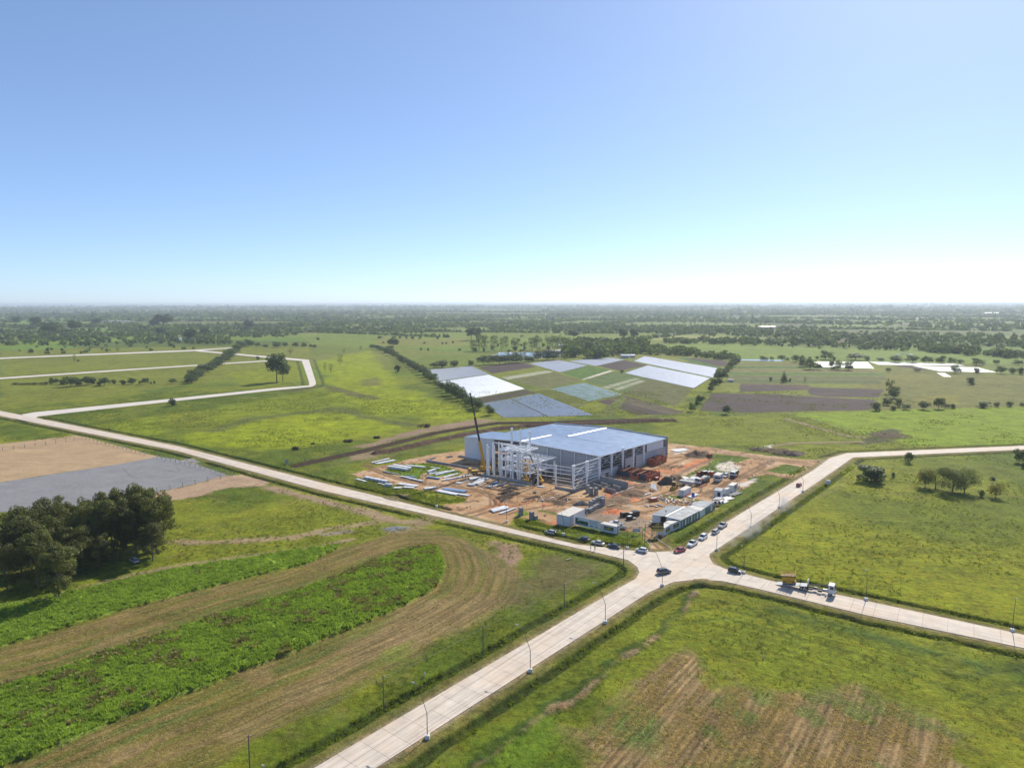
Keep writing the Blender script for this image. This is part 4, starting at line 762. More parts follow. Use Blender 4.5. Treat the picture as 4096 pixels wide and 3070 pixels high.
# single trees and small groups: key, u, v, height px, width px, label, category
single = [('eucmid', 1107, 1527, 122, 84, 'large dark eucalyptus standing alone inside the bend of the white road', 'tree'), ('eucmid', 1131, 1524, 84, 62, 'smaller eucalyptus leaning right beside the large one at the road bend', 'tree'),
 ('bare', 1360, 1458, 46, 40, 'thin leafy tree in the bright field right of the road bend', 'tree'), ('bare', 1323, 1491, 40, 26, 'nearly bare tree, right one of the pair beside the road bend', 'tree'), ('bare', 1301, 1486, 46, 22, 'nearly bare tree, left one of the pair beside the road bend', 'tree'),
 ('bare', 1377, 1416, 30, 20, 'small thin tree behind the thin leafy tree in the bright field', 'tree'), ('bare', 1162, 1416, 28, 34, 'wide sparse tree behind the large lone eucalyptus', 'tree'), ('bare', 1443, 1399, 22, 16, 'small pale tree left of the start of the hedgerow', 'tree'),
 ('eucmid', 1572, 1391, 40, 50, 'big round dark tree at the far end of the hedgerow', 'tree'), ('bush', 1590, 1488, 32, 42, 'round bush standing in the field just left of the hedgerow', 'bush'),
 ('bare', 298, 1447, 36, 22, 'lone slender tree in the field between the two far white roads', 'tree'), ('bare', 471, 1406, 27, 26, 'lone small tree behind the farthest white road', 'tree'), ('bush', 189, 1401, 13, 20, 'lone bush in the far left field behind the farthest road', 'bush'), ('bush', 312, 1443, 8, 14, 'small shrub at the foot of the lone slender tree', 'bush'),
 ('bush', 686, 1621, 34, 48, 'dark round bush overlapping the white road at left', 'bush'), ('bush', 1031, 1437, 16, 20, 'dark bush left of the lone eucalyptus between two roads', 'bush'), ('bush', 941, 1395, 10, 12, 'tiny bush at the end of the far side road', 'bush'),
 ('seed', 3483, 1925, 66, 108, 'wide dark bush of several stems near the road bend at right', 'bush'), ('bush', 3634, 1853, 45, 54, 'round dark bush against the road at right', 'bush'), ('bush', 3571, 1911, 24, 22, 'small dark shrub right of the wide dark bush', 'bush'),
 ('autumn', 3699, 1950, 78, 72, 'yellowing tree at the left of the willow group', 'tree'), ('willow', 3741, 1957, 96, 112, 'feathery willow between the yellowing tree and the big willow', 'tree'), ('willow', 3808, 1968, 104, 134, 'big feathery willow with a dark forked trunk', 'tree'), ('willow', 3856, 1971, 100, 124, 'feathery willow at the right of the willow group', 'tree'),
 ('bush', 3922, 1988, 28, 34, 'small dark shrub left of the orange tinted tree', 'bush'), ('autumn', 3982, 1992, 62, 66, 'round orange tinted small tree right of the willows', 'tree'), ('bushm', 4075, 1853, 56, 62, 'grey green bush below the road at the right edge', 'bush'), ('bush', 3968, 1921, 14, 34, 'low dark bush in the pasture right of the willows', 'bush'), ('bush', 4092, 1876, 26, 24, 'dark shrub cut by the right edge of the frame', 'bush'),
 ('con', 3136, 1530, 50, 34, 'conical dark conifer in the striped crop fields', 'tree'), ('bush', 3159, 1529, 16, 12, 'small pointed bush right of the conifer', 'bush'), ('bare', 3218, 1532, 28, 22, 'small tree right of the conifer in the striped fields', 'tree'), ('bush', 3082, 1525, 18, 16, 'low bush left of the conifer', 'bush'),
 ('pop', 3556, 1576, 64, 36, 'tall loose poplar standing at the corner of the plowed field', 'tree'), ('roundm', 3575, 1594, 48, 56, 'leafy tree in front of the tall loose poplar', 'tree'), ('bush', 3882, 1540, 32, 42, 'round bush alone in the olive scrub at right', 'bush'),
 ('round', 2903, 1657, 38, 44, 'round tree in front of the plowed dark field', 'tree'), ('roundm', 2766, 1645, 36, 34, 'pale green tree at the near tip of the garden fields', 'tree'), ('round', 2800, 1613, 34, 42, 'dark tree left of the plowed dark field', 'tree'), ('bush', 2786, 1620, 24, 26, 'dark bush touching the tree left of the plowed field', 'bush'),
 ('roundm', 1958, 1660, 42, 46, 'round bright tree at the near end of the hedgerow beside the crane tip', 'tree'), ('bush', 2487, 1490, 12, 22, 'dark low bush among the vegetable beds', 'bush'), ('eucmid', 2293, 1359, 44, 44, 'tall round tree standing above the farm woods', 'tree'), ('eucmid', 2492, 1362, 50, 48, 'left tree of the tall pair above the farm woods', 'tree'), ('eucmid', 2535, 1364, 52, 42, 'right tree of the tall pair above the farm woods', 'tree'),
 ('eucmid', 1884, 1361, 56, 50, 'left tree of the tall eucalyptus pair in the open field', 'tree'), ('eucmid', 1906, 1358, 50, 44, 'right tree of the tall eucalyptus pair in the open field', 'tree')]
for k, u, v, hp, wp_, lb, ct in single: tpx(k, u, v, hp, wp_, lb, ct)
# rows: (name, key list, list of (u, v, hp, wp), label template with ordinal from the left, category, group)
def row(pts, keys, fmt, cat, group):
    for k, (u, v, hp, wp_) in enumerate(pts): tpx(random.choice(keys), u, v, hp * 1.15, wp_ * (1.25 if keys[0] != 'pop' else 1.5), fmt % ORD[k], cat, group)
hr = [(1490, 1391, 14, 26), (1508, 1396, 16, 28), (1526, 1403, 18, 30), (1545, 1411, 20, 34), (1560, 1409, 26, 36), (1566, 1421, 24, 34), (1582, 1429, 22, 34), (1597, 1439, 22, 34), (1612, 1449, 26, 36), (1628, 1458, 22, 34), (1645, 1467, 28, 40), (1660, 1477, 26, 38), (1676, 1486, 28, 38), (1690, 1497, 30, 44), (1706, 1508, 30, 42), (1718, 1519, 28, 44), (1733, 1528, 30, 44), (1748, 1538, 18, 30),
      (1760, 1549, 20, 32), (1772, 1561, 30, 30), (1788, 1570, 34, 34), (1806, 1580, 56, 56), (1830, 1590, 50, 54), (1850, 1602, 42, 46), (1868, 1612, 28, 44), (1884, 1622, 34, 40), (1900, 1632, 38, 46), (1915, 1640, 40, 44)]
row(hr, ['round', 'round', 'roundm'], '%s tree from the far end of the hedgerow left of the silver fields', 'tree', 'hedgerow left of the garden fields')
row([(766 + 229 * t - 8 * math.sin(t * 9), 1530 - 156 * t, 36 - 16 * t + 5 * math.sin(t * 31), 52 - 14 * t) for t in [k / 17 for k in range(18)]], ['round', 'roundm'], '%s tree from the near end of the hedgerow crossing the far roads', 'tree', 'hedgerow crossing the far roads')
row([(62, 1536, 8, 24), (88, 1535, 6, 20), (112, 1535, 7, 26), (140, 1535, 8, 26), (168, 1534, 8, 24), (186, 1536, 12, 16), (204, 1533, 24, 20), (226, 1533, 20, 26), (252, 1537, 22, 28), (283, 1543, 36, 56), (312, 1540, 26, 34), (352, 1537, 32, 48), (372, 1534, 22, 24), (395, 1538, 16, 20), (418, 1539, 28, 40), (456, 1533, 18, 24), (492, 1535, 18, 26), (529, 1534, 24, 36), (560, 1534, 12, 14), (580, 1534, 24, 28), (604, 1533, 8, 10), (617, 1532, 11, 10), (690, 1532, 18, 28), (746, 1531, 14, 20)],
    ['bush', 'round'], '%s bush from the left in the low hedge below the middle far road', 'bush', 'low hedge in the left fields')
row([(3503, 1644, 32, 44), (3548, 1622, 28, 38), (3570, 1642, 18, 26), (3590, 1628, 30, 32), (3622, 1640, 20, 36), (3694, 1640, 32, 44), (3753, 1637, 42, 42), (3785, 1634, 16, 20), (3808, 1635, 18, 26), (3936, 1633, 24, 52), (3985, 1630, 20, 22), (4040, 1629, 20, 28), (4090, 1627, 14, 20)], ['bush', 'round'], '%s bush from the left along the top of the bright green field at right', 'bush', 'bushes above the bright green field')
row([(2844, 1566, 26, 26), (2854, 1553, 36, 36), (2872, 1540, 28, 30), (2884, 1524, 46, 46), (2870, 1518, 30, 34), (2900, 1500, 26, 28), (2912, 1488, 24, 26), (2920, 1476, 26, 28), (2932, 1466, 30, 30), (2948, 1456, 28, 28)], ['round', 'roundm'], '%s tree from the near end of the hedge right of the silver fields', 'tree', 'hedge right of the silver fields')
row([(3052, 1444, 18, 34), (3086, 1440, 12, 16), (3126, 1443, 20, 30), (3150, 1444, 12, 14), (3180, 1448, 26, 30), (3204, 1455, 30, 30), (3212, 1468, 32, 36), (3238, 1478, 40, 42), (3272, 1480, 26, 26), (3238, 1440, 12, 12), (3268, 1440, 14, 12), (3302, 1439, 34, 50), (3336, 1442, 12, 18), (3326, 1478, 32, 34), (3350, 1480, 34, 36), (3392, 1481, 36, 44), (3422, 1441, 24, 60), (3470, 1445, 18, 22), (3520, 1447, 14, 26), (3580, 1451, 26, 50), (3648, 1453, 28, 44), (3698, 1452, 24, 26), (3718, 1453, 22, 24), (3764, 1455, 28, 38), (3804, 1455, 22, 30), (3840, 1457, 16, 22), (3907, 1462, 26, 44), (3982, 1460, 18, 22), (4070, 1462, 20, 34), (3554, 1488, 14, 18), (3666, 1488, 12, 24), (3818, 1494, 30, 32), (3840, 1491, 12, 16), (3907, 1494, 20, 30), (4003, 1497, 28, 34), (4050, 1497, 22, 28), (4085, 1500, 26, 28)],
    ['round', 'bush', 'roundm'], '%s bush from the left around the far silver fields at right', 'bush', 'bushes around the far silver fields')
row([(1884, 1462, 22, 26), (1932, 1459, 34, 44), (1972, 1456, 34, 40), (1998, 1457, 34, 36), (2020, 1455, 34, 38), (2045, 1452, 34, 36), (2072, 1450, 40, 44), (2112, 1446, 24, 34), (2128, 1447, 20, 20), (2152, 1440, 36, 36), (2186, 1440, 44, 42), (2215, 1438, 40, 44)], ['round', 'roundm'], '%s dark tree from the left in the belt behind the silver fields', 'tree', 'tree belt behind the silver fields')
row([(1735, 1471, 20, 32), (1768, 1469, 30, 46), (1816, 1466, 26, 34)], ['round'], '%s of three trees behind the leftmost silver field', 'tree', 'three trees behind the leftmost silver field')
row([(1892, 1404, 40, 20), (1916, 1402, 62, 24), (1938, 1405, 60, 24), (1976, 1404, 58, 26), (2007, 1404, 50, 14), (2024, 1398, 50, 18), (2060, 1401, 48, 30), (2100, 1398, 30, 16), (2128, 1400, 46, 24), (2150, 1405, 60, 30), (2190, 1396, 50, 18), (2212, 1400, 54, 24), (2230, 1402, 58, 28), (2250, 1398, 50, 22), (2268, 1400, 48, 26), (2295, 1402, 42, 22)], ['pop'], '%s poplar from the left in the open row behind the farm pond', 'tree', 'poplar row behind the pond')
row([(1900, 1405, 16, 26), (1935, 1405, 12, 14), (1968, 1400, 18, 18), (1992, 1386, 14, 14), (2035, 1410, 12, 14), (2060, 1402, 14, 24), (2083, 1407, 10, 18), (2098, 1400, 14, 18), (2084, 1385, 10, 14), (2172, 1386, 14, 16), (2192, 1398, 16, 20)], ['bush'], '%s low bush from the left at the feet of the poplar row', 'bush', 'bushes under the poplars')
row([(20 + 48, 1300, 34, 32), (145, 1312, 44, 42), (300, 1328, 46, 46), (200, 1340, 50, 70), (655, 1308, 50, 62), (618, 1308, 28, 36), (390, 1300, 30, 30), (640, 1340, 30, 40), (760, 1366, 50, 44), (1000, 1320, 36, 40), (820, 1340, 30, 30)], ['eucmid'], '%s tall tree from the left rising above the left woods', 'tree', 'tall trees above the left woods')
row([(1004, 1385, 22, 26), (1030, 1386, 16, 24), (1062, 1387, 12, 24), (1108, 1388, 24, 40), (1140, 1387, 18, 22), (1182, 1389, 20, 24), (1216, 1388, 18, 22), (1242, 1389, 12, 12), (1257, 1391, 14, 16)], ['round'], '%s round bush from the left along the far edge of the lit meadow', 'bush', 'round bushes along the meadow edge')
row([(1520, 1352, 9, 26), (1575, 1354, 10, 26), (1601, 1353, 9, 14), (1625, 1354, 11, 14), (1650, 1355, 11, 18), (1680, 1355, 10, 18), (1750, 1356, 10, 14), (1684, 1401, 10, 12), (1712, 1402, 10, 12), (1840, 1402, 8, 16), (1770, 1376, 8, 10), (1785, 1375, 8, 10), (1812, 1372, 9, 10)], ['bush'], '%s tiny bush from the left scattered over the wide pasture', 'bush', 'tiny bushes in the wide pasture')
# woods that read as one mass, far hedges and treelines to the horizon (joined)
WV = []
def cloud(x, y, h, w_, nq, g, size):
    c = np.stack([x, y, h * 0], 1); n = len(x); d = g.normal(size=(n, nq, 3)); d /= np.linalg.norm(d, axis=2)[:, :, None]; d *= g.uniform(.6, 1, (n, nq, 1))
    p = c[:, None, :] + d * np.stack([w_ / 2, w_ / 2, h * .48], 1)[:, None, :] + np.stack([h * 0, h * 0, h * .52], 1)[:, None, :]
    nrm = d + g.normal(size=d.shape) * .5; nrm /= np.linalg.norm(nrm, axis=2)[:, :, None]; t = np.cross(nrm, g.normal(size=d.shape)); t /= np.linalg.norm(t, axis=2)[:, :, None]; b = np.cross(nrm, t)
    s = (size * w_)[:, None, None] * g.uniform(.7, 1.3, (n, nq, 1)); return np.stack([p - t * s, p - b * s * .7, p + t * s, p + b * s * .7], 2).reshape(-1, 3)
def inpoly(poly, n, g):
    P = np.array(poly); lo = P.min(0); hi = P.max(0); out = []
    while sum(len(o) for o in out) < n:
        q = g.uniform(lo, hi, (n * 3, 2)); q = q[pdist(poly, q[:, 0], q[:, 1]) < 0]; out.append(q)
    return np.concatenate(out)[:n]
gw = np.random.default_rng(5)
woods = [([(0, 1358), (0, 1378), (430, 1385), (620, 1372), (900, 1378), (1000, 1372), (880, 1350), (700, 1345), (430, 1335), (250, 1325), (0, 1325)], 620, 9), ([(0, 1300), (60, 1290), (240, 1272), (240, 1258), (60, 1262), (0, 1268)], 130, 14), ([(40, 1278), (250, 1278), (560, 1275), (720, 1262), (580, 1256), (300, 1262), (60, 1264)], 260, 18),
 ([(800, 1276), (1100, 1275), (1370, 1285), (1360, 1272), (1200, 1262), (950, 1262), (800, 1264)], 260, 18), ([(350, 1300), (400, 1302), (560, 1302), (560, 1292), (360, 1288)], 90, 9), ([(690, 1302), (780, 1312), (920, 1320), (930, 1312), (780, 1302), (700, 1296)], 90, 7), ([(450, 1325), (560, 1330), (720, 1345), (900, 1345), (1000, 1350), (1190, 1346), (1190, 1335), (1000, 1330), (720, 1330), (500, 1318)], 330, 8),
 ([(960, 1318), (1020, 1326), (1160, 1328), (1160, 1312), (1080, 1305), (980, 1308)], 110, 11), ([(1260, 1330), (1500, 1338), (1800, 1330), (1800, 1322), (1500, 1322), (1300, 1322)], 210, 8), ([(1500, 1300), (1580, 1302), (1580, 1294), (1510, 1292)], 40, 10), ([(1575, 1284), (1700, 1290), (1900, 1292), (1900, 1284), (1700, 1276), (1580, 1270)], 170, 14), ([(1800, 1304), (1860, 1308), (1960, 1310), (1960, 1302), (1820, 1296)], 70, 10),
 ([(1960, 1326), (2200, 1326), (2450, 1324), (2560, 1320), (2560, 1308), (2300, 1300), (2050, 1305), (1960, 1314)], 420, 11), ([(2560, 1335), (2700, 1336), (2900, 1345), (3100, 1352), (3340, 1350), (3320, 1335), (3000, 1325), (2700, 1312), (2560, 1310)], 520, 12), ([(2650, 1375), (2780, 1376), (2800, 1366), (2660, 1362)], 70, 9), ([(2790, 1375), (2950, 1382), (3120, 1383), (3140, 1370), (2950, 1365), (2800, 1362)], 140, 11),
 ([(3145, 1384), (3350, 1398), (3600, 1408), (3900, 1400), (4200, 1398), (4500, 1400), (4500, 1372), (4000, 1350), (3600, 1338), (3300, 1342), (3160, 1360)], 900, 11), ([(3680, 1408), (3780, 1418), (3900, 1428), (3920, 1412), (3800, 1400), (3700, 1396)], 110, 12), ([(3930, 1428), (4040, 1436), (4300, 1450), (4300, 1430), (4050, 1418), (3940, 1414)], 150, 9),
 ([(2250, 1436), (2330, 1436), (2450, 1432), (2590, 1425), (2600, 1405), (2560, 1380), (2450, 1378), (2300, 1372), (2280, 1390), (2240, 1415)], 300, 15), ([(2600, 1424), (2680, 1420), (2690, 1405), (2640, 1395), (2600, 1398)], 60, 10), ([(2690, 1422), (2770, 1426), (2770, 1412), (2700, 1404)], 45, 11), ([(2780, 1430), (2850, 1434), (2850, 1422), (2790, 1418)], 30, 8), ([(2860, 1438), (2960, 1442), (2960, 1430), (2870, 1424)], 45, 9),
 ([(3040, 1312), (3300, 1308), (3600, 1302), (4200, 1312), (4500, 1310), (4500, 1285), (3900, 1268), (3400, 1272), (3050, 1285)], 560, 10), ([(2100, 1285), (2600, 1292), (3000, 1300), (3000, 1285), (2500, 1265), (2100, 1258)], 520, 6), ([(1400, 1268), (1800, 1272), (2100, 1275), (2100, 1258), (1700, 1252), (1400, 1254)], 300, 8)]
for poly, nn, hh in woods:
    nn = int(nn * .62)
    q = inpoly(G0(poly), nn, gw); r = np.hypot(q[:, 0], q[:, 1]); h = hh * gw.uniform(.65, 1.15, nn); wd = h * gw.uniform(.9, 1.4, nn) + 1.5
    mr_ = float(np.median(r)); o = linkmesh('woodland', quadmesh('woodland', cloud(q[:, 0], q[:, 1], h, wd, 34 if mr_ < 1500 else 20, gw, .17 if mr_ < 1500 else .24)), M['leaf_wood']); o['kind'] = 'stuff'
# hedge lines, bushes and shelter belts beyond 2 km
X_, Y_, H_, W_2 = [], [], [], []
for k in range(170):
    r = 1900 * (14000 / 1900) ** (gw.uniform() ** .85); a = gw.uniform(-.72, .72); x0, y0 = r * math.sin(a), r * math.cos(a); az_ = R(36 if gw.uniform() < .35 else 126 if gw.uniform() < .6 else 95) + gw.normal() * .12; ln = gw.uniform(.06, .35) * r
    n_ = int(22 + 26 * gw.uniform()); ln *= 1.5; t = np.linspace(-.5, .5, n_) * ln; x = x0 + t * math.sin(az_) + gw.normal(size=n_) * r * .0016; y = y0 + t * math.cos(az_) + gw.normal(size=n_) * r * .0016
    X_.append(x); Y_.append(y); hh = gw.uniform(3.5, 8) * (1 if r < 6000 else 1.5); H_.append(hh * gw.uniform(.6, 1.2, n_)); W_2.append(hh * gw.uniform(1, 1.8, n_) + ln / n_ * .75)
X_ = np.concatenate(X_); Y_ = np.concatenate(Y_); H_ = np.concatenate(H_); W_2 = np.concatenate(W_2)
o = linkmesh('distant_trees', quadmesh('distant_trees', cloud(X_, Y_, H_, W_2, 9, gw, .3)), M['leaf_wood']); o['kind'] = 'stuff'
n_ = 1900; a = gw.uniform(-.75, .75, n_); r = 9000 * (34000 / 9000) ** gw.uniform(0, 1, n_); h = 14 * gw.uniform(.6, 1.7, n_) * (1 + r / 40000); o = linkmesh('distant_trees', quadmesh('distant_trees', cloud(r * np.sin(a), r * np.cos(a), h, h * 9, 7, gw, .16)), M['leaf_wood']); o['kind'] = 'stuff'
n_ = 1100; a = gw.uniform(-.73, .73, n_); r = 1300 * (6000 / 1300) ** gw.uniform(0, 1, n_); dk_ = fbm(r * np.sin(a), r * np.cos(a), 700, 3, 31); k_ = (dk_ > .5) | (gw.uniform(size=n_) < .05); a = a[k_]; r = r[k_]; h = gw.uniform(2.2, 6, len(a))
o = linkmesh('scattered_bushes', quadmesh('scattered_bushes', cloud(r * np.sin(a), r * np.cos(a), h, h * 1.8, 12, gw, .28)), M['leaf_wood']); o['kind'] = 'stuff'
# grasses and weeds in the crop strips, ditches and on the site
def tuft(seed, nb, h, sp, mt):
    g = np.random.default_rng(seed); vs = []
    for k in range(nb):
        a = g.uniform(0, 2 * PI); r = g.uniform(0, sp); b = np.array((math.cos(a) * r, math.sin(a) * r, -.1)); l = np.array((math.cos(a), math.sin(a), 0)) * g.uniform(.1, .5) * h; w_ = np.array((-math.sin(a), math.cos(a), 0)) * g.uniform(.06, .14) * h; hh = h * g.uniform(.6, 1.2)
        m_ = b + l * .4 + np.array((0, 0, hh * .6)); e = b + l + np.array((0, 0, hh)); vs += [b - w_ * .6, b + w_ * .6, m_ + w_, m_ - w_, m_ - w_, m_ + w_, e + w_ * .3 + l * .3, e - w_ * .3]
    m = quadmesh('tuft', np.array(vs)); m.materials.append(M[mt]); return m
def scatter(name, pts, zs, tm, smin, smax):
    m = bpy.data.meshes.new(name); m.from_pydata([(float(p[0]), float(p[1]), float(z)) for p, z in zip(pts, zs)], [], []); o = bpy.data.objects.new(name, m); C.objects.link(o); o['kind'] = 'stuff'
    src = bpy.data.objects.new('tuft', tm)
    ng = bpy.data.node_groups.new(name, 'GeometryNodeTree'); ng.interface.new_socket('Geometry', in_out='INPUT', socket_type='NodeSocketGeometry'); ng.interface.new_socket('Geometry', in_out='OUTPUT', socket_type='NodeSocketGeometry')
    gi = ng.nodes.new('NodeGroupInput'); g_o = ng.nodes.new('NodeGroupOutput'); ip = ng.nodes.new('GeometryNodeInstanceOnPoints'); oi = ng.nodes.new('GeometryNodeObjectInfo'); oi.inputs[0].default_value = src
    rv = ng.nodes.new('FunctionNodeRandomValue'); rv.data_type = 'FLOAT_VECTOR'; rv.inputs[0].default_value = (-.15, -.15, 0); rv.inputs[1].default_value = (.15, .15, 6.28); rs = ng.nodes.new('FunctionNodeRandomValue'); rs.data_type = 'FLOAT'; rs.inputs[2].default_value = smin; rs.inputs[3].default_value = smax
    l = ng.links.new; l(gi.outputs[0], ip.inputs['Points']); l(oi.outputs['Geometry'], ip.inputs['Instance']); l(rv.outputs[0], ip.inputs['Rotation']); l(rs.outputs[1], ip.inputs['Scale']); l(ip.outputs[0], g_o.inputs[0])
    md = o.modifiers.new('scatter', 'NODES'); md.node_group = ng; return o
t_crop = tuft(1, 16, .8, .5, 'leaf_crop'); t_seed = tuft(2, 14, .9, .4, 'leaf_seed'); t_weed = tuft(3, 14, .6, .45, 'leaf_weed'); t_straw = tuft(4, 10, .28, .3, 'straw')
for poly, n_, nm in ((lush1, 5000, 'crop_plants'), (lush2, 13000, 'crop_plants')):
    q = inpoly(poly, n_, gw); q = q[(q[:, 0] > -140)]; z = np.array([gz(*p) for p in q])
    s_ = fbm(q[:, 0], q[:, 1], 4, 3, 33) + (.12 * ss(16, 2, pdist(W([(0, 2741), (464, 2597), (1000, 2420), (1407, 2280), (1700, 2190)]), q[:, 0], q[:, 1], False)) if nm and poly is lush2 else -.2); sd_ = s_ > .60
    sd_ = sd_ & (fbm(q[:, 0], q[:, 1], 1.6, 2, 35) > .5)
    scatter(nm, q[~sd_], z[~sd_] - .1, t_crop, .5, 1.0)
    if sd_.sum() > 5: scatter('seeding_weeds', q[sd_], z[sd_] - .1, t_seed, .6, 1.2)
# ditch weeds
dq = gw.uniform((-150, 95), (190, 330), (150000, 2)); dd_ = pdist(network, dq[:, 0], dq[:, 1]); kk = (np.abs(dd_ - 4.7) < 1.5) & (fbm(dq[:, 0], dq[:, 1], 6, 3, 90) > .40); dq = dq[kk]
for u, v, r in ((1930, 2060, 11), (1965, 2075, 12), (2655, 2205, 9), (790, 1838, 8), (1900, 2050, 12)): x, y = at(u, v); dq = dq[np.hypot(dq[:, 0] - x, dq[:, 1] - y) > r]
scatter('ditch_weeds', dq, np.array([gz(*p) for p in dq]), t_weed, .35, .95)
for poly, n_ in ((W([(1530, 1885), (1591, 1900), (1676, 1918), (1682, 1902), (1720, 1905), (1835, 1902), (1850, 1890), (1786, 1866), (1725, 1852), (1640, 1854), (1547, 1876)]), 1800),
                 (W([(1420, 1905), (1571, 1938), (1688, 1959), (1750, 1966), (1835, 1983), (1872, 1992), (1847, 2006), (1774, 2013), (1745, 2026), (1560, 1975), (1420, 1942)]), 2600),
                 (W([(2290, 2110), (2420, 2135), (2560, 2165), (2600, 2195), (2500, 2190), (2300, 2140), (2180, 2110), (2230, 2105)]), 650), (W([(2055, 2075), (2140, 2085), (2230, 2110), (2220, 2125), (2060, 2095)]), 700)):
    q = inpoly(poly, n_, gw); q = q[fbm(q[:, 0], q[:, 1], 5, 3, 91) > .42]; scatter('site_weeds', q, np.array([gz(*p) for p in q]), t_weed, .3, .85)
q = gw.uniform((-30, 100), (120, 180), (9000, 2)); k_ = (pdist(network, q[:, 0], q[:, 1]) > 7) & (fbm(q[:, 0], q[:, 1], 4, 3, 93) > .55); q = q[k_]; scatter('grass_tufts', q, np.array([gz(*p) for p in q]), t_weed, .2, .5)
q = inpoly(stub, 9000, gw); q = q[(q[:, 0] > -120) & (fbm(q[:, 0], q[:, 1], 5, 3, 94) > .5) & (pdist(lush2, q[:, 0], q[:, 1]) > 1)]; scatter('stubble', q, np.array([gz(*p) for p in q]), t_straw, .5, 1.2)
q = inpoly(W([(2440, 2830), (2640, 2650), (2740, 2625), (2890, 2740), (3250, 2770), (3560, 2810), (3800, 2940), (3880, 3070), (4000, 3200), (2500, 3200), (2330, 3070)]), 14000, gw); q = q[(fbm(q[:, 0] * .8 - q[:, 1] * .6, (q[:, 0] + q[:, 1]) * .1, 2.2, 2, 9) > .46)]; scatter('stubble', q, np.array([gz(*p) for p in q]), t_straw, .6, 1.4)

# ---------------------------------------------------------------- plastic mulch rows of the market garden
def mulch(pq, mt, label, pitch=2.5, wd=1.7, gap=None):
    p = [Vector(at(*q)) for q in pq]; mb = MB(); L0 = (p[1] - p[0]).length; n_ = int(L0 / pitch); g = random.Random(int(L0 * 10))
    for k in range(n_):
        t = (k + .5) / n_; a = p[0].lerp(p[1], t); b = p[3].lerp(p[2], t); d = (b - a)
        if d.length < 4: continue
        d = d.normalized(); s = Vector((d.y, -d.x)); nseg = max(2, int((b - a).length / 9)); prev = None; vs = []; 
        for j in range(nseg + 1):
            c = a.lerp(b, j / nseg); wv = g.uniform(-.06, .06); z = g.uniform(-.04, .04)
            vs += [(c + s * (-wd / 2)).to_tuple() + (.02,), (c + s * (-wd / 4 + wv)).to_tuple() + (.24 + z,), (c + s * (wd / 4 + wv)).to_tuple() + (.24 + z * .6,), (c + s * (wd / 2)).to_tuple() + (.02,)]
        fs = []
        for j in range(nseg):
            for q in range(3): i0 = j * 4 + q; fs.append((i0, i0 + 1, i0 + 5, i0 + 4))
        mb.add(vs, fs)
    c = sum(p, Vector((0, 0))) / 4; r = thing('mulched_field', label, 'crop field', (c.x, c.y, 0)); o = mb.build('plastic_row', M[mt], r, world=True); o['kind'] = 'stuff'; return r
# quads ordered: p0-p1 across the rows, p0-p3 along them
mulch([(1709, 1478), (1888, 1464), (1955, 1496), (1748, 1524)], 'mulch_silver', 'silver plastic covered field farthest left beside the hedgerow')
mulch([(1751, 1527), (1955, 1498), (2100, 1555), (1890, 1593)], 'mulch_glare', 'glaring silver plastic field reflecting the sun above the crane tip')
mulch([(1930, 1613), (2040, 1595), (2190, 1666), (2015, 1670)], 'mulch_blue', 'left half of the blue grey striped mulch field behind the warehouse')
mulch([(2044, 1594), (2157, 1574), (2375, 1661), (2196, 1666)], 'mulch_blue', 'right half of the blue grey striped mulch field behind the warehouse')
mulch([(2117, 1453), (2234, 1440), (2351, 1462), (2241, 1489)], 'mulch_silver', 'silver plastic field right of the brown plowed plot')
mulch([(2276, 1444), (2433, 1430), (2497, 1439), (2385, 1464)], 'mulch_silver', 'far silver plastic field in front of the farm woods')
mulch([(2537, 1444), (2579, 1425), (2868, 1473), (2853, 1511)][0:1] + [(2579, 1425), (2868, 1473), (2853, 1511)], 'mulch_silver', 'long silver plastic field at the far right of the garden')
mulch([(2500, 1492), (2592, 1462), (2840, 1513), (2776, 1553)], 'mulch_silver', 'silver plastic field in front of the long far one')
mulch([(2201, 1555), (2338, 1531), (2492, 1578), (2358, 1605)], 'mulch_green', 'blue green mulch field with vegetables growing through it')
mulch([(3250, 1448), (3471, 1450), (3495, 1475), (3290, 1468)], 'mulch_glare', 'dazzling sunlit plastic field far off at right')
mulch([(3475, 1448), (3813, 1457), (3862, 1465), (3515, 1461)], 'mulch_silver', 'thin bright plastic field right of the dazzling one')
mulch([(3649, 1465), (3912, 1472), (3986, 1492), (3760, 1487)], 'mulch_silver', 'dull grey plastic field among bushes at far right')
mulch([(3745, 1493), (3780, 1494), (3808, 1510), (3775, 1510)], 'mulch_silver', 'small grey plastic patch in the scrub at far right')
def ponds(pts, nm='pond'):
    o = MB().prism(W(pts), -.2, .06).build(nm, M['water']); o['kind'] = 'structure'
mat('water', (.12, .15, .18), .12, spec=.9, bump=.02, bscale=.6)
ponds([(560, 1357), (620, 1352), (720, 1348), (830, 1350), (835, 1354), (740, 1360), (620, 1361)]); ponds([(1990, 1409), (2240, 1409), (2260, 1420), (2140, 1427), (2000, 1417)])
ponds([(3350, 1272.5), (3500, 1272), (3505, 1275), (3350, 1275)]); ponds([(3570, 1273), (3730, 1274), (3730, 1277), (3570, 1276)]); ponds([(2930, 1437), (3130, 1441), (3130, 1446), (2930, 1441)]); ponds([(3590, 1416), (3650, 1417), (3650, 1420), (3590, 1419)])
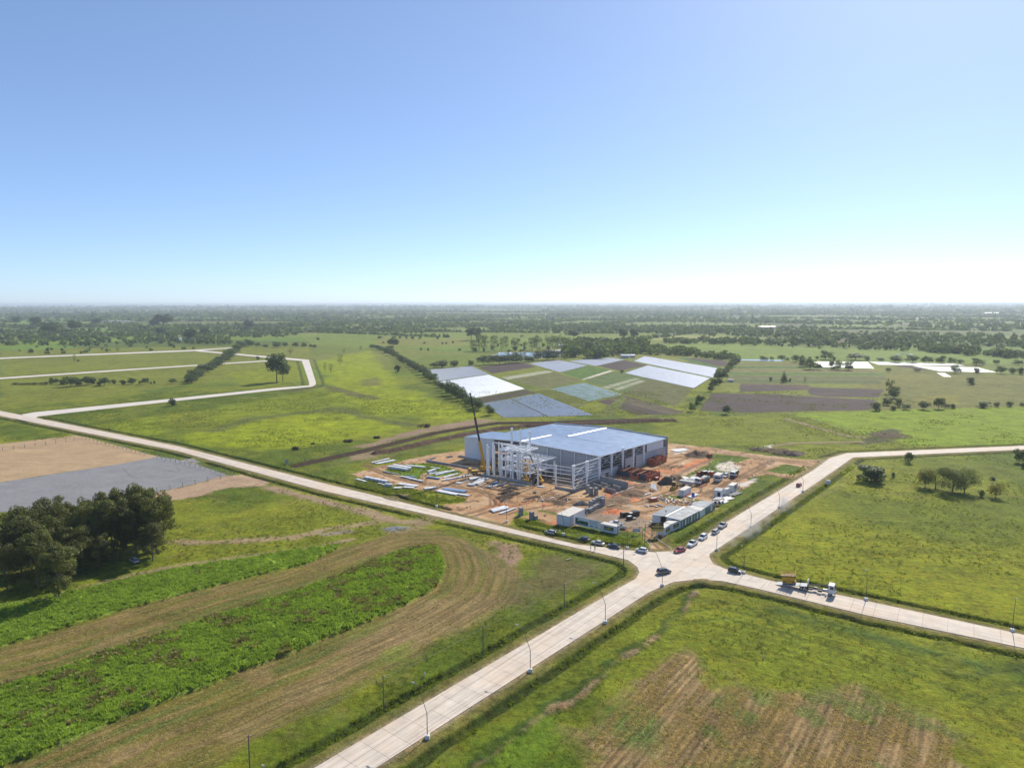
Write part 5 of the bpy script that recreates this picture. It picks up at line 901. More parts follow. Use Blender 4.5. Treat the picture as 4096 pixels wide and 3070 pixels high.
# brush heaps by the fence
for k, (u, v, wp_, hp, lb) in enumerate([(1696, 1706, 52, 18, 'largest dark heap of brushwood on the green field edge'), (1506, 1751, 28, 12, 'small dark brush heap, second from the right along the scraped strip'), (1390, 1766, 42, 15, 'dark brush heap left of the small one along the scraped strip'), (1182, 1796, 32, 16, 'leftmost brush heap near the fence end'), (1250, 1775, 16, 8, 'low twig heap beside the leftmost brush heap')]):
    x, y = at(u, v); D = CAM_H / (math.sin(PITCH) + (v - 1535) / FOC); w_ = wp_ * D / FOC; h = hp * D / FOC; bl = [(random.uniform(-.35, .35) * w_, random.uniform(-.2, .2) * w_, h * .25, w_ * .2, w_ * .15, h * .5) for _ in range(7)]
    o = linkmesh('brush_heap', quadmesh('brush_heap', leafcloud(bl, 900, .28, 300 + k)), M['brush'], loc=(x, y, 0)); tag(o, lb, 'brush heap')

# rough clumps over the meadows
mq = gw.uniform((-330, 130), (330, 620), (90000, 2)); r_ = np.hypot(mq[:, 0], mq[:, 1]); ang = np.abs(np.arctan2(mq[:, 0], mq[:, 1])); k_ = (ang < .74) & (fbm(mq[:, 0], mq[:, 1], 28, 3, 96) + .35 * fbm(mq[:, 0], mq[:, 1], 5, 2, 97) > .70) & (pdist(network, mq[:, 0], mq[:, 1]) > 7) & (pdist(site, mq[:, 0], mq[:, 1]) > 2) & (pdist(stub, mq[:, 0], mq[:, 1]) > 1) & (pdist(lush1, mq[:, 0], mq[:, 1]) > 1)
for rd_ in (W([(-500, 1835), (0, 1772), (345, 1746), (632, 1824), (909, 1899), (1075, 1922), (780, 1985), (0, 2060), (-500, 2110)]), roadE, W([(2440, 2830), (2640, 2650), (3250, 2770), (3800, 2940), (3880, 3070), (2330, 3070)])): k_ &= pdist(rd_, mq[:, 0], mq[:, 1]) > 2
k_ &= ~((mq[:, 0] > -100) & (mq[:, 0] < 130) & (mq[:, 1] > 340) & (mq[:, 1] < 480)); mq = mq[k_]; half = gw.uniform(size=len(mq)) < .5
t_mead = tuft(8, 12, .38, .5, 'leaf_weed'); t_gray = tuft(9, 12, .42, .5, 'leaf_pale'); print('meadow clumps', len(mq))
scatter('meadow_clumps', mq[half], np.array([gz(*p) for p in mq[half]]), t_mead, .7, 1.9); scatter('meadow_clumps', mq[~half], np.array([gz(*p) for p in mq[~half]]), t_gray, .6, 1.5)
# ---------------------------------------------------------------- warehouse under construction
def roofz(s, t):
    e = 11.7 - .022 * t; sr = 43.5 if t < 26.5 else 35.0
    hi = 1.75
    if s >= sr: return e + hi * max(0, 1 - (s - sr) / (70 - sr + 9))
    return e + hi * (s + 2) / (sr + 2)
WH = thing('warehouse', 'large steel warehouse under construction with pale blue metal roof and open steel frame', 'warehouse', (BO.x, BO.y, 0))
def pB(name, m, mb, parent=WH, kind=None):
    o = mb.build(name, M[m], parent, world=True)
    if kind: o['kind'] = kind
    return o
def roofpatch(s0, s1, t0, t1, mb):
    mb.slab4([B(s0, t0, roofz(s0, t0 + .01)), B(s1, t0, roofz(s1, t0 + .01)), B(s1, t1, roofz(s1, t1 - .01)), B(s0, t1, roofz(s0, t1 - .01))], .22)
# roof sheets: each strip runs from eave to ridge; ribs are real seams
def strips(s0, s1, t0, t1, n_):
    for k in range(n_):
        a = t0 + (t1 - t0) * k / n_; b = t0 + (t1 - t0) * (k + 1) / n_; mb = MB(); roofpatch(s0, s1, a + .02, b - .02, mb)
        pB('roof_panel', 'roof_metal', mb)
strips(-.6, 43.5, -.4, 26.5, 22); strips(43.5, 70, -.4, 26.5, 22); strips(-.6, 35, 26.5, 63, 30); strips(35, 70, 26.5, 63, 30); strips(70, 79.3, -.4, 21, 17)
mb = MB()
for t in [k * .92 - .4 for k in range(69)]:
    for s0, s1 in ((-.6, 43.5 if t < 26.5 else 35), (43.5 if t < 26.5 else 35, 70), (70, 79.3)):
        if s0 == 70 and t > 21: continue
        p = Vector(B(s0, t, roofz(s0, t) + .03)); q = Vector(B(s1, t, roofz(s1, t) + .03)); mb.bar(p, q, .07, .08)
pB('roof_seams', 'roof_metal', mb, kind='stuff')
for s, a, b in ((43.5, 0, 26.5), (35, 26.5, 63)):
    mb = MB()
    for k in range(8):
        t0 = a + (b - a) * k / 8; t1 = a + (b - a) * (k + 1) / 8
        mb.slab4([B(s - .55, t0, roofz(s, t0) + .02), B(s, t0, roofz(s, t0) + .22), B(s, t1, roofz(s, t1) + .22), B(s - .55, t1, roofz(s, t1) + .02)], .05)
        mb.slab4([B(s, t0, roofz(s, t0) + .22), B(s + .55, t0, roofz(s, t0) + .02), B(s + .55, t1, roofz(s, t1) + .02), B(s, t1, roofz(s, t1) + .22)], .05)
    pB('ridge_cap', 'flashing', mb)
for s0, s1, t in ((37, 60, 49), (37, 68, 58.5), (8, 30, 50), (4, 16, 33)):
    mb = MB(); mb.slab4([B(s0, t, roofz(s0, t) + .09), B(s1, t, roofz(s1, t) + .09), B(s1, t + .6, roofz(s1, t) + .09), B(s0, t + .6, roofz(s0, t) + .09)], .05); pB('skylight_strip', 'skylight', mb)
# far parapet in stepped lengths
for k in range(7):
    s0 = 69 - k * 10; mb = MB(); mb.wall(B(s0, 63.3), B(s0 - 9.9, 63.3), 0, roofz(s0 - 5, 63) + .75 - .08 * (k % 2), .15); pB('parapet', 'panel_grey', mb)
# left side walls (mostly hidden) close the volume
for (s0, t0, s1, t1) in ((79.2, 0, 79.2, 21), (79.2, 21, 70, 21), (70, 21, 70, 63)):
    pB('side_wall', 'panel_white', MB().wall(B(s0, t0), B(s1, t1), .9, roofz(s0, t0 + .1) - .1, .12, roofz(s1, t1 - .1) - .1))
# front wall t=0 : cladding panels, white at the left end, grey right of the opening
for k in range(16):
    s0 = 79.2 - k * 1.2; s1 = s0 - 1.18; pB('cladding_panel', 'panel_white', MB().wall(B(s0, 0), B(s1, 0), 1.0, roofz(s0, 0) - .25, .14, roofz(s1, 0) - .25))
pB('base_wall', 'concrete', MB().wall(B(79.3, -.1), B(60, -.1), 0, 1.0, .3))
for k in range(15):
    s0 = 45 - k * 3.0; s1 = s0 - 2.97
    pB('cladding_panel', 'panel_grey', MB().wall(B(s0, .1), B(s1, .1), 1.5, roofz(s0, 0) - .35, .12, roofz(s1, 0) - .35))
pB('base_wall', 'concrete', MB().wall(B(45, .1), B(28.4, .1), 0, 1.48, .3)); pB('base_wall', 'concrete', MB().wall(B(25, .1), B(0, .1), 0, 1.48, .3))
for z in (2.6, 4.0, 5.4, 6.8, 8.2, 9.6): pB('girt', 'girt', MB().bar(B(46, -.22, z), B(.3, -.22, z), .12, .16))
for z in (1.8, 3.4, 5.0, 6.6, 8.2, 9.8): pB('girt', 'girt', MB().bar(B(60, -.1, z), B(46, -.1, z), .12, .16))
for s in (28, 20.5, 13, 6.5): pB('front_column', 'steel_white', MB().post(*B(s, -.45)[:2], 0, roofz(s, 0) - .5, Ba, .32 if s > 21 else .18, .3))
pB('front_beam', 'steel_white', MB().bar(B(60, -.3, 10.9), B(45, -.3, 11.1), .3, .9))
for k in range(24): s = 44 - k * 1.9; pB('purlin_end', 'steel_dark', MB().bar(B(s, -.55, roofz(s, 0) - .38), B(s, -.2, roofz(s, 0) - .38), .3, .3))
# inside floor kept dark by its own roof
o = MB().prism([B(s, t)[:2] for s, t in ((-.2, .2), (70, .2), (70, 62.8), (-.2, 62.8))], .02, .1).build('concrete_floor', M['concrete'], WH, world=True)
# right hand wall s=0, from the corner backwards
def wz(t): return roofz(0, t) - .2
for k in range(16):
    t0 = 22 + k * 2.56; t1 = t0 + 2.53
    if 29 < t0 < 31.5: continue
    pB('cladding_panel', 'panel_grey', MB().wall(B(0, t0), B(0, t1), 1.0 if t0 < 50 else .6, 7.3 - .02 * t0, .12))
for k in range(6): t0 = .3 + k * 2.55; pB('cladding_panel', 'panel_grey', MB().wall(B(0, t0), B(0, t0 + 2.5), 1.0, 4.6, .12))
for k in range(9): t0 = 42.6 + k * 1.92; pB('cladding_panel', 'panel_white', MB().wall(B(-.1, t0), B(-.1, t0 + 1.9), 7.4 - .02 * t0, wz(t0 + 1), .12))
pB('base_wall', 'concrete', MB().wall(B(0, 0), B(0, 63), 0, .98, .3))
for z in (2.2, 3.7, 5.2, 6.6): pB('girt', 'girt', MB().bar(B(-.2, .4, z), B(-.2, 62.8, z - .5), .12, .18))
for z in (7.9, 9.2, 10.3): pB('girt', 'girt', MB().bar(B(-.2, .4, z), B(-.2, 42, z - .6), .12, .18))
for t in (0, 10, 20, 30, 40): pB('frame_column', 'steel_white', MB().post(*B(.15, t)[:2], 0, wz(t) + (1.3 if t == 20 else 0), Bb, .45, .5, 2.0))
for t in (0, 10, 30): 
    for z0, z1 in ((6.8, wz(t) - .3), (wz(t) - .3, 6.8)): pB('cross_brace', 'steel_white', MB().bar(B(-.05, t + .8, z0), B(-.05, t + 9.2, z1), .13))
for t0 in (46, 48.5, 51, 54.5, 56.5, 58.5): pB('window', 'glass', MB().wall(B(-.14, t0), B(-.14, t0 + 1.0), 1.1, 2.9, .06))
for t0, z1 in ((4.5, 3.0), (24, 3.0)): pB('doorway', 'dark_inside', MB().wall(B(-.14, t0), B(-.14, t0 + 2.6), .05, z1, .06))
# interior frames glimpsed through the openings
for t in range(0, 63, 10):
    for s in (17, 35, 52): pB('inner_column', 'steel_white', MB().post(*B(s, t + 3)[:2], .1, roofz(s, t + 3) - .5, Ba, .35, .35))
    mb = MB()
    for s in range(0, 68, 17): mb.bar(B(s, t + 3, roofz(s, t + 3) - .7), B(s + 17, t + 3, roofz(s + 17, t + 3) - .7), .3, .7)
    pB('roof_beam', 'steel_white', mb)
# porch frame in front of the corner: t from -20.8 to 0
for t in (-20.6, -10.2): pB('frame_column', 'steel_white', MB().post(*B(.1, t)[:2], .9, 11.4, Bb, .5, .5, 2.3))
pB('eave_girt', 'steel_white', MB().bar(B(-.2, -21.4, 11.2), B(-.2, -.4, 11.2), .22, .3))
for z in (1.9, 3.4, 4.8, 6.9, 9.5): pB('girt', 'steel_white', MB().bar(B(-.3, -21.2, z), B(-.3, -.4, z), .2, .22))
pB('girt', 'steel_white', MB().bar(B(-.3, -21.2, 8.3), B(-.3, -14, 8.3), .2, .24)); pB('girt', 'steel_white', MB().bar(B(-.3, -10, 8.3), B(-.3, -5, 8.3), .2, .24)); pB('girt', 'steel_white', MB().bar(B(-.3, -10, 5.8), B(-.3, -7, 5.8), .2, .24))
for z0, z1 in ((1.0, 6), (6, 1.0), (6, 11), (11, 6)): pB('cross_brace', 'steel_white', MB().bar(B(0, -20.2, z0), B(0, -10.8, z1), .16))
pB('gable_column', 'steel_white', MB().post(*B(9.0, -20.6)[:2], .9, 10.4, Ba, .5, .5)); pB('gable_column', 'steel_white', MB().post(*B(17.8, -21.3)[:2], 0, 13.8, Ba, .6, .5))
for z in (5.0, 6.9, 8.6, 10.0): pB('girt', 'steel_white', MB().bar(B(1.2, -20.9, z + .2), B(20, -20.9, z - .2), .14, .18))
for z in (2.2, 4.0): pB('girt', 'steel_white', MB().bar(B(.5, -20.9, z), B(10.5, -20.9, z), .14, .18))
pB('low_wall', 'concrete', MB().wall(B(9.2, -20.9), B(-.2, -20.9), 0, 1.0, .35)); pB('low_wall', 'concrete', MB().wall(B(-.2, -20.8), B(-.2, -.2), 0, 1.0, .35))
# tall office frame (white steel) in front of the warehouse
OF = thing('office_frame', 'white skeleton of columns and three floors of beams in front of the warehouse', 'steel frame', B(35, -13), 0)
def col3(s, t, h_, w_=.58): pB('column', 'steel_white', MB().post(*B(s, t)[:2], 0, h_, Ba, w_, w_), OF)
for s, t, h_ in ((47, -20.5, 14.6), (45, -21.7, 14.0), (47, -16.4, 14.6), (43.2, -20, 14.6), (47.1, -12, 14.5), (38.5, -21.6, 13.8), (38.8, -20, 15.4), (35.3, -21.6, 13.8), (41.3, -12.5, 14.6), (33.8, -20, 15.6), (31.4, -21.5, 14.0), (35.5, -13.2, 12.8), (29, -21, 14), (32, -14.2, 13.6), (28.3, -13, 13.8), (28.2, -20.6, 14), (24, -13, 9.4), (28, -5.2, 7.6), (28, -1.6, 8.2), (35.5, -5.2, 13.5), (20.5, -5.2, 8)): col3(s, t, h_)
for s, t in ((45.4, -4.6), (39.6, -5.4), (33.9, -6)): col3(s, t, 20.5, .85 if s != 39.6 else .55)
def bm_(a, b, z, w_=.22, h_=.42): pB('beam', 'steel_white', MB().bar(B(a[0], a[1], z), B(b[0], b[1], z), w_ * 1.4, h_ * 1.3), OF)
for z, (s0, s1, t0, t1) in ((4.6, (22, 39, -21.3, -4)), (9.0, (21, 39, -21.3, -3)), (13.4, (27, 36, -21, -9))):
    for t in (t0, (t0 + t1) / 2, t1): bm_((s0, t), (s1, t), z, .3, .5)
    n_ = int((s1 - s0) / 1.9)
    for k in range(n_ + 1): s = s0 + (s1 - s0) * k / n_; bm_((s, t0), (s, t1), z + .05, .3 if k in (0, n_) else .2, .35)
bm_((27, -21), (34, -21), 13.9); bm_((36, -14), (46, -12), 13.9, .3, .7); bm_((36, -20), (39, -20), 14.2); bm_((39, -21.4), (36, -21.4), 13.4)
for k in range(5): bm_((36 + k * .8, -21.4), (36 + k * .8, -15), 13.6, .2, .3)
for z0, z1 in ((.9, 4.4), (4.4, .9)): pB('cross_brace', 'steel_white', MB().bar(B(28.2, -20.8, z0), B(24.8, -20.8, z1), .14), OF)
pB('low_wall', 'concrete', MB().wall(B(48.3, -23.2), B(20.4, -22.4), 0, 1.15, .4), OF); pB('low_wall', 'concrete', MB().wall(B(48.3, -23.2), B(48.3, -15), 0, 1.1, .4), OF)
pB('floor_pad', 'soil_dark', MB().prism([B(s, t)[:2] for s, t in ((48, -23), (20.5, -22.2), (20.5, -1), (48, -1))], .01, .06), OF)
# platform foundation left of the warehouse
PF = thing('foundation_walls', 'low grey concrete foundation walls of an open yard left of the warehouse', 'low wall', B(75, -10), 0)
for a, b, z in (((90, -16.3), (57, -15.3), 1.0), ((90, -16.3), (91.5, -8.4), 1.0), ((88, -4), (86.5, -1), .9), ((84.5, 1.2), (79.5, 1.8), 1.0), ((84.5, 1.2), (86, 4.5), 1.0)): pB('wall_segment', 'concrete', MB().wall(B(*a), B(*b), 0, z, .35), PF)
# block walls at the right of the porch
BW = thing('block_wall', 'grey unfinished block wall with lower cross walls right of the steel porch', 'wall', B(-8, -6), 0)
for k in range(12):
    s0 = -.8 - k * 1.3; 
    for z in range(5): pB('concrete_block_panel', 'concrete_block', MB().wall(B(s0, -1.2 - k * .25), B(s0 - 1.28, -1.45 - k * .25), z * .66, z * .66 + .64, .3), BW)
for (a, b, z) in (((-1.5, -8.5), (-7.5, -10.2), 1.5), ((-3.5, -4.8), (-8, -6.2), 1.5), ((-10.5, -6.6), (-15.5, -8.6), 1.9), ((-8.5, -9.6), (-9.4, -6.6), 1.3), ((-9.5, -11.5), (-16, -13.5), 1.7)): pB('cross_wall', 'concrete_block', MB().wall(B(*a), B(*b), 0, z, .3), BW)
# brick buildings without roofs
def brickroom(label, s0, s1, t0, t1, h_, inner=(), skip=None, course=.55, ln=1.5):
    r = thing('brick_structure', label, 'building', B((s0 + s1) / 2, (t0 + t1) / 2), 0); cnt = 0
    def wl(a, b):
        L_ = (Vector(B(*b)) - Vector(B(*a))).length; n_ = max(1, int(L_ / ln)); nz = int(h_ / course)
        for j in range(nz):
            for k in range(n_):
                u0 = max(0, (k + (.5 if j % 2 else 0)) / n_); u1 = min(1, u0 + 1 / n_)
                if u1 - u0 < .01: continue
                p = (a[0] + (b[0] - a[0]) * u0, a[1] + (b[1] - a[1]) * u0); q = (a[0] + (b[0] - a[0]) * (u1 - .012), a[1] + (b[1] - a[1]) * (u1 - .012))
                mb.wall(B(*p), B(*q), j * course, (j + 1) * course - .03, .22)
    for a, b in (((s0, t0), (s1, t0)), ((s1, t0), (s1, t1)), ((s1, t1), (s0, t1)), ((s0, t1), (s0, t0))) + tuple(inner):
        mb = MB(); wl(a, b); o = mb.build('brick_wall', M['brick'], r, world=True); o['kind'] = 'stuff'
    return r
brickroom('small orange brick box room by the grey wall, nearer of two', -1, -5, 42.5, 48, 3.7)
brickroom('small orange brick box room by the grey wall, farther of two', -.8, -4.8, 49.3, 54.5, 3.6, (((-2.8, 49.3), (-2.8, 54.5)),))
r3 = brickroom('long roofless orange brick building beside the steel warehouse wall', -1.2, -17.2, 13.4, 23.5, 3.0, (((-6, 13.4), (-6, 23.5)), ((-11, 13.4), (-11, 23.5)), ((-14.2, 13.4), (-14.2, 20))))
for k, s in enumerate((-4, -8.5, -12.5)): pB('roof_beam', 'wood', MB().bar(B(s, 13.2, 3.1), B(s + .5, 21, 3.1), .25, .25), r3)
mb = MB(); mb.wall(B(-1.2, 13.15), B(-7.5, 13.15), .6, 3.1, .06); mb.wall(B(-8.8, 13.15), B(-11, 13.15), 1.6, 3.1, .06); mb.wall(B(-12, 13.15), B(-15.6, 13.15), .2, 3.05, .06); mb.wall(B(-1.1, 13.1), B(-1.1, 18), .3, 3.05, .06); pB('tarpaulin', 'tarp_blue', mb, r3)

# ---------------------------------------------------------------- site offices, containers, signs, shed
def text_mesh(body, size, extrude=.012, bold=.0):
    cu = bpy.data.curves.new('t', 'FONT'); cu.body = body; cu.size = size; cu.extrude = extrude; cu.align_x = 'CENTER'; cu.align_y = 'CENTER'; cu.offset = bold; cu.resolution_u = 2
    o = bpy.data.objects.new('t', cu); C.objects.link(o); dg = bpy.context.evaluated_depsgraph_get(); me = bpy.data.meshes.new_from_object(o.evaluated_get(dg)); bpy.data.objects.remove(o); bpy.data.curves.remove(cu); return me
def put_on(me, name, m, parent, origin, right, up=(0, 0, 1), wsc=1.0):
    right = Vector(right).normalized(); up = Vector(up).normalized(); n = right.cross(up); o = bpy.data.objects.new(name, me); C.objects.link(o); me.materials.clear(); me.materials.append(M[m]); o.parent = parent
    mw = Matrix((( right.x * wsc, up.x, n.x, origin[0]), (right.y * wsc, up.y, n.y, origin[1]), (right.z * wsc, up.z, n.z, origin[2]), (0, 0, 0, 1))); o.matrix_local = Matrix.Translation(-Vector(parent.location)) @ mw; return o
def sign_panel(parent, p, q, z0, z1, out=.09, small=True):
    """black sign with yellow lettering between ground points p and q (facing the side right of p->q)"""
    p = Vector(p[:2]); q = Vector(q[:2]); d = (q - p).normalized(); n = Vector((d.y, -d.x)); c = (p + q) / 2 + n * out; Wd = (q - p).length; H = z1 - z0
    b = MB().wall(tuple(p + n * out / 2), tuple(q + n * out / 2), z0, z1, .05).build('sign_board', M['sign_black'], parent, world=True); P3 = lambda z, o_=.0: (c.x + d.x * o_, c.y + d.y * o_, z)
    t = text_mesh('HORMETAL', 1, bold=.03); xs = [v.co.x for v in t.vertices]; sc = Wd * .88 / (max(xs) - min(xs))
    for v in t.vertices: v.co.x *= sc; v.co.y *= min(sc * 1.35, H * .36); v.co.z *= .5
    put_on(t, 'lettering', 'sign_yellow', parent, P3(z0 + H * .36), (d.x, d.y, 0))
    t = text_mesh('H', H * .36, bold=.03); put_on(t, 'emblem_letter', 'sign_yellow', parent, P3(z0 + H * .74), (d.x, d.y, 0), wsc=1.4)
    mb = MB()
    for k in range(10):
        for sgn in (-1, 1):
            a0 = R(20 + k * 12) ; a1 = R(32 + k * 12); f = lambda a: (math.cos(a) * Wd * .26 * sgn, z0 + H * .68 + math.sin(a) * H * .10 * sgn)
            if abs(math.cos(a0)) < .30: continue
            A, Bq = f(a0), f(a1); mb.bar((c.x + d.x * A[0], c.y + d.y * A[0], A[1]), (c.x + d.x * Bq[0], c.y + d.y * Bq[0], Bq[1]), .03, H * .03)
    mb.build('emblem_swoosh', M['sign_grey'], parent, world=True)
def cabin(name, label, cat, p, q, depth, h_, roof='office_roof', wall='office_white', z0=.1, grp=None, ribs=True):
    """box cabin; p->q is the foot of one long side, depth to the left of p->q"""
    p = Vector(p); q = Vector(q); d = (q - p).normalized(); n = Vector((-d.y, d.x)); a, b, c, e = p, q, q + n * depth, p + n * depth; ce = (a + c) / 2
    r = thing(name, label, cat, (ce.x, ce.y, 0), 0, grp); r['_'] = 0; del r['_']
    for u, v in ((a, b), (b, c), (c, e), (e, a)):
        L_ = (v - u).length; n_ = max(1, round(L_ / 1.2)) if ribs else 1
        mb = MB(); mb.wall(u, v, z0, z0 + h_, .08); o = mb.build('wall', M[wall], r, world=True)
        if ribs:
            mb = MB(); dd = (v - u).normalized()
            for k in range(n_ + 1): pt = u + (v - u) * (k / n_); mb.box((pt.x, pt.y, z0 + h_ / 2), (.09, .12, h_), math.atan2(dd.y, dd.x))
            mb.build('corner_post', M[wall], r, world=True)
    cc = [x + (x - ce).normalized() * .12 for x in (a, b, c, e)]
    MB().prism([tuple(x) for x in cc], z0 + h_ + .002, z0 + h_ + .14).build('roof', M[roof], r, world=True)
    MB().prism([tuple(x - (x - ce).normalized() * .1) for x in (a, b, c, e)], z0 - .12, z0 - .002).build('base', M['steel_dark'], r, world=True); return r
def opening(parent, p, q, t0, t1, z0, z1, m='glass', frame=True, nm='window'):
    p = Vector(p); q = Vector(q); d = (q - p).normalized(); n = Vector((d.y, -d.x)); a = p + d * t0 + n * .05; b = p + d * t1 + n * .05
    f = MB().wall(a, b, z0, z1, .05).build(nm + ('_frame' if frame else ''), M['steel_white' if frame else m], parent, world=True)
    if frame:
        o = MB().wall(a + d * .07 + n * .03, b - d * .07 + n * .03, z0 + .07, z1 - .07, .02).build('pane', M[m], parent, world=True)
# pale kiosk office
k0 = at(2225.5, 2096); k1 = at(2275, 2107); kd = (Vector(at(2339, 2071)) - Vector(k1)).length
K = cabin('site_office', 'tall pale box office with flat white roof next to the printed banner', 'site office', k0, k1, 11.2, 3.7, ribs=False)
opening(K, k0, k1, 1.6, 2.9, .15, 2.9, 'white_paint', False, 'door')
kq = Vector(k1); kdir = (Vector(at(2339, 2071)) - kq).normalized()
opening(K, kq, kq + kdir * 11, 2.2, 3.8, 1.6, 2.8, 'sign_grey'); opening(K, kq, kq + kdir * 11, 7.8, 9.0, 1.7, 2.8, 'sign_grey')
# banner fence and its neighbour container
b0 = Vector(at(2299, 2100)); b1 = Vector(at(2399, 2123)); BN = thing('printed_banner', 'long printed hoarding with a green landscape picture and three lines of lettering', 'banner', (*((b0 + b1) / 2), 0))
bd = (b1 - b0).normalized(); bnm = Vector((bd.y, -bd.x)); Lb = (b1 - b0).length
MB().wall(b0, b0 + bd * Lb * .54, .3, 3.5, .06).build('picture_panel', M['sign_white'], BN, world=True); MB().wall(b0 + bd * Lb * .545, b1, .3, 3.5, .06).build('text_panel', M['sign_white'], BN, world=True)
for k in range(6): pt = b0 + bd * Lb * k / 5 - bnm * .1; MB().bar((pt.x, pt.y, 0), (pt.x, pt.y, 3.5), .08).build('post', M['steel_dark'], BN, world=True)
def onb(t0, t1, z0, z1, m, o_=.04, nm='printed_patch'):
    a = b0 + bd * Lb * t0 + bnm * o_; b = b0 + bd * Lb * t1 + bnm * o_; MB().wall(a, b, z0, z1, .012).build(nm, M[m], BN, world=True)
onb(.01, .53, 1.2, 2.0, 'sign_green'); onb(.01, .10, 2.0, 2.9, 'sign_green'); onb(.10, .17, 1.9, 2.7, 'white_paint', .05); onb(.105, .165, 2.6, 2.9, 'sign_text', .055); onb(.17, .53, 1.9, 2.25, 'sign_green', .05); onb(.02, .53, .75, 1.18, 'mural'); onb(.60, .72, .85, 1.2, 'sign_text'); onb(.80, .93, .85, 1.25, 'sign_olive')
for k, tx in enumerate(('Estamos construyendo', 'una nueva planta.', 'Seguimos creciendo.')):
    t = text_mesh(tx, .42); xs = [v.co.x for v in t.vertices]; mn = min(xs)
    for v in t.vertices: v.co.x -= mn
    pt = b0 + bd * Lb * .58 + bnm * .05; put_on(t, 'lettering', 'sign_text', BN, (pt.x, pt.y, 2.95 - k * .52), (bd.x, bd.y, 0))
c0 = at(2402, 2124); c1 = at(2464, 2137.5); CT = cabin('container_office', 'white container office with black sign at the end of the banner, beside the white pickup', 'container', c0, c1, 2.5, 2.6)
dv = (Vector(c1) - Vector(c0)).normalized(); Lc = (Vector(c1) - Vector(c0)).length; sign_panel(CT, Vector(c0) + dv * Lc * .2, Vector(c0) + dv * Lc * .82, .95, 2.2)
# container row below the billboard
for (a, b, w2, lb) in ((at(2656, 2144), at(2680, 2129), 2.5, 'white container with black sign at the near end of the row, behind the billboard'), (at(2684, 2127.5), at(2716.5, 2112), 2.7, 'white container with black sign touching the corrugated shed')):
    r = cabin('container_office', lb, 'container', a, b, w2, 2.7); dv = (Vector(b) - Vector(a)); Lc = dv.length; dv.normalize(); sign_panel(r, Vector(a) + dv * Lc * .2, Vector(a) + dv * Lc * .88, .8, 2.2)
# billboard
g0 = Vector(at(2605, 2147)); g1 = Vector(at(2650.5, 2147)); BB = thing('billboard', 'black billboard with yellow company lettering on white legs at the site entrance', 'billboard', (*((g0 + g1) / 2), 0)); gd = (g1 - g0).normalized()
for t in (0, .5, 1): pt = g0 + (g1 - g0) * t; MB().bar((pt.x, pt.y, 0), (pt.x, pt.y, 2.3), .28).build('leg', M['white_paint'], BB, world=True)
sign_panel(BB, g0 - gd * .1, g1 + gd * .15, 2.9, 5.1, small=False)
MB().wall(g0 - gd * .1 , g1 + gd * .15, 2.15, 2.88, .1).build('yellow_band', M['sign_olive'], BB, world=True); MB().wall(g0 + gd * .2 + Vector((0, -.12)), g1 - gd * .2 + Vector((0, -.12)), 3.3, 3.42, .02).build('underline', M['sign_grey'], BB, world=True)
pt = Vector(at(2624, 2141)); r = thing('entrance_box', 'yellow box sign on a white post in front of the billboard', 'sign', (*pt, 0)); MB().bar((pt.x, pt.y, 0), (pt.x, pt.y, 1.9), .12).build('post', M['white_paint'], r, world=True); MB().box((pt.x + .2, pt.y, 1.6), (.55, .35, 1.2)).build('box', M['sign_yellow'], r, world=True)
pt = Vector(at(2545, 2139)); r = thing('safety_sign', 'blue and white safety notice board on posts left of the entrance drive', 'sign', (*pt, 0))
for o_ in (-1.1, 1.1): MB().bar((pt.x + o_, pt.y, 0), (pt.x + o_, pt.y, 1.2), .07).build('post', M['steel_dark'], r, world=True)
MB().box((pt.x, pt.y - .06, 1.7), (2.6, .05, 1.3)).build('board', M['sign_white'], r, world=True)
for i_ in range(5):
    for j_ in range(2): MB().box((pt.x - 1.0 + i_ * .5, pt.y - .1, 1.4 + j_ * .55), (.36, .02, .42)).build('pictogram', M[('steel_blue', 'sign_text', 'sign_grey')[(i_ + j_) % 3]], r, world=True)
# corrugated shed: eave/ridge corners from the photograph
def P3(u, v, z): x, y = at(u, v, z); return (x, y, z)
SH = thing('workshop_shed', 'corrugated grey metal shed with a pale ridge and dark doorway behind the containers', 'shed', (*at(2690, 2085), 0))
e1, e2, r1_, r2_, f1, f2 = P3(2604, 2058, 3.3), P3(2676, 2020, 3.3), P3(2661, 2066, 3.9), P3(2738, 2027, 3.9), P3(2723, 2081, 3.2), P3(2801, 2041, 3.2)
def corr(a, b, c, d, n_, nm, par, m='shed_roof'):                    # a-b eave to ridge on the near edge, d-c on the far edge
    a, b, c, d = map(Vector, (a, b, c, d))
    for k in range(n_):
        t0 = k / n_; t1 = (k + .965) / n_; l = lambda p, q, t: p + (q - p) * t; z = Vector((0, 0, .03 * (k % 2)))
        MB().slab4([l(a, d, t0) + z, l(b, c, t0) + z, l(b, c, t1) + z, l(a, d, t1) + z], .05).build(nm, M[m], par, world=True)
corr(e1, r1_, r2_, e2, 22, 'roof_sheet', SH); corr(r1_, f1, f2, r2_, 22, 'roof_sheet', SH)
MB().bar(Vector(r1_) + Vector((0, 0, .1)), Vector(r2_) + Vector((0, 0, .1)), .6, .08).build('ridge_cap', M['flashing'], SH, world=True)
def ins(a, b, t): return (a[0] + (b[0] - a[0]) * t, a[1] + (b[1] - a[1]) * t)
ce_ = (sum(p[0] for p in (e1, e2, f1, f2)) / 4, sum(p[1] for p in (e1, e2, f1, f2)) / 4); w1, w2_, w3, w4 = [ins(p, ce_, .05) for p in (e1, f1, f2, e2)]
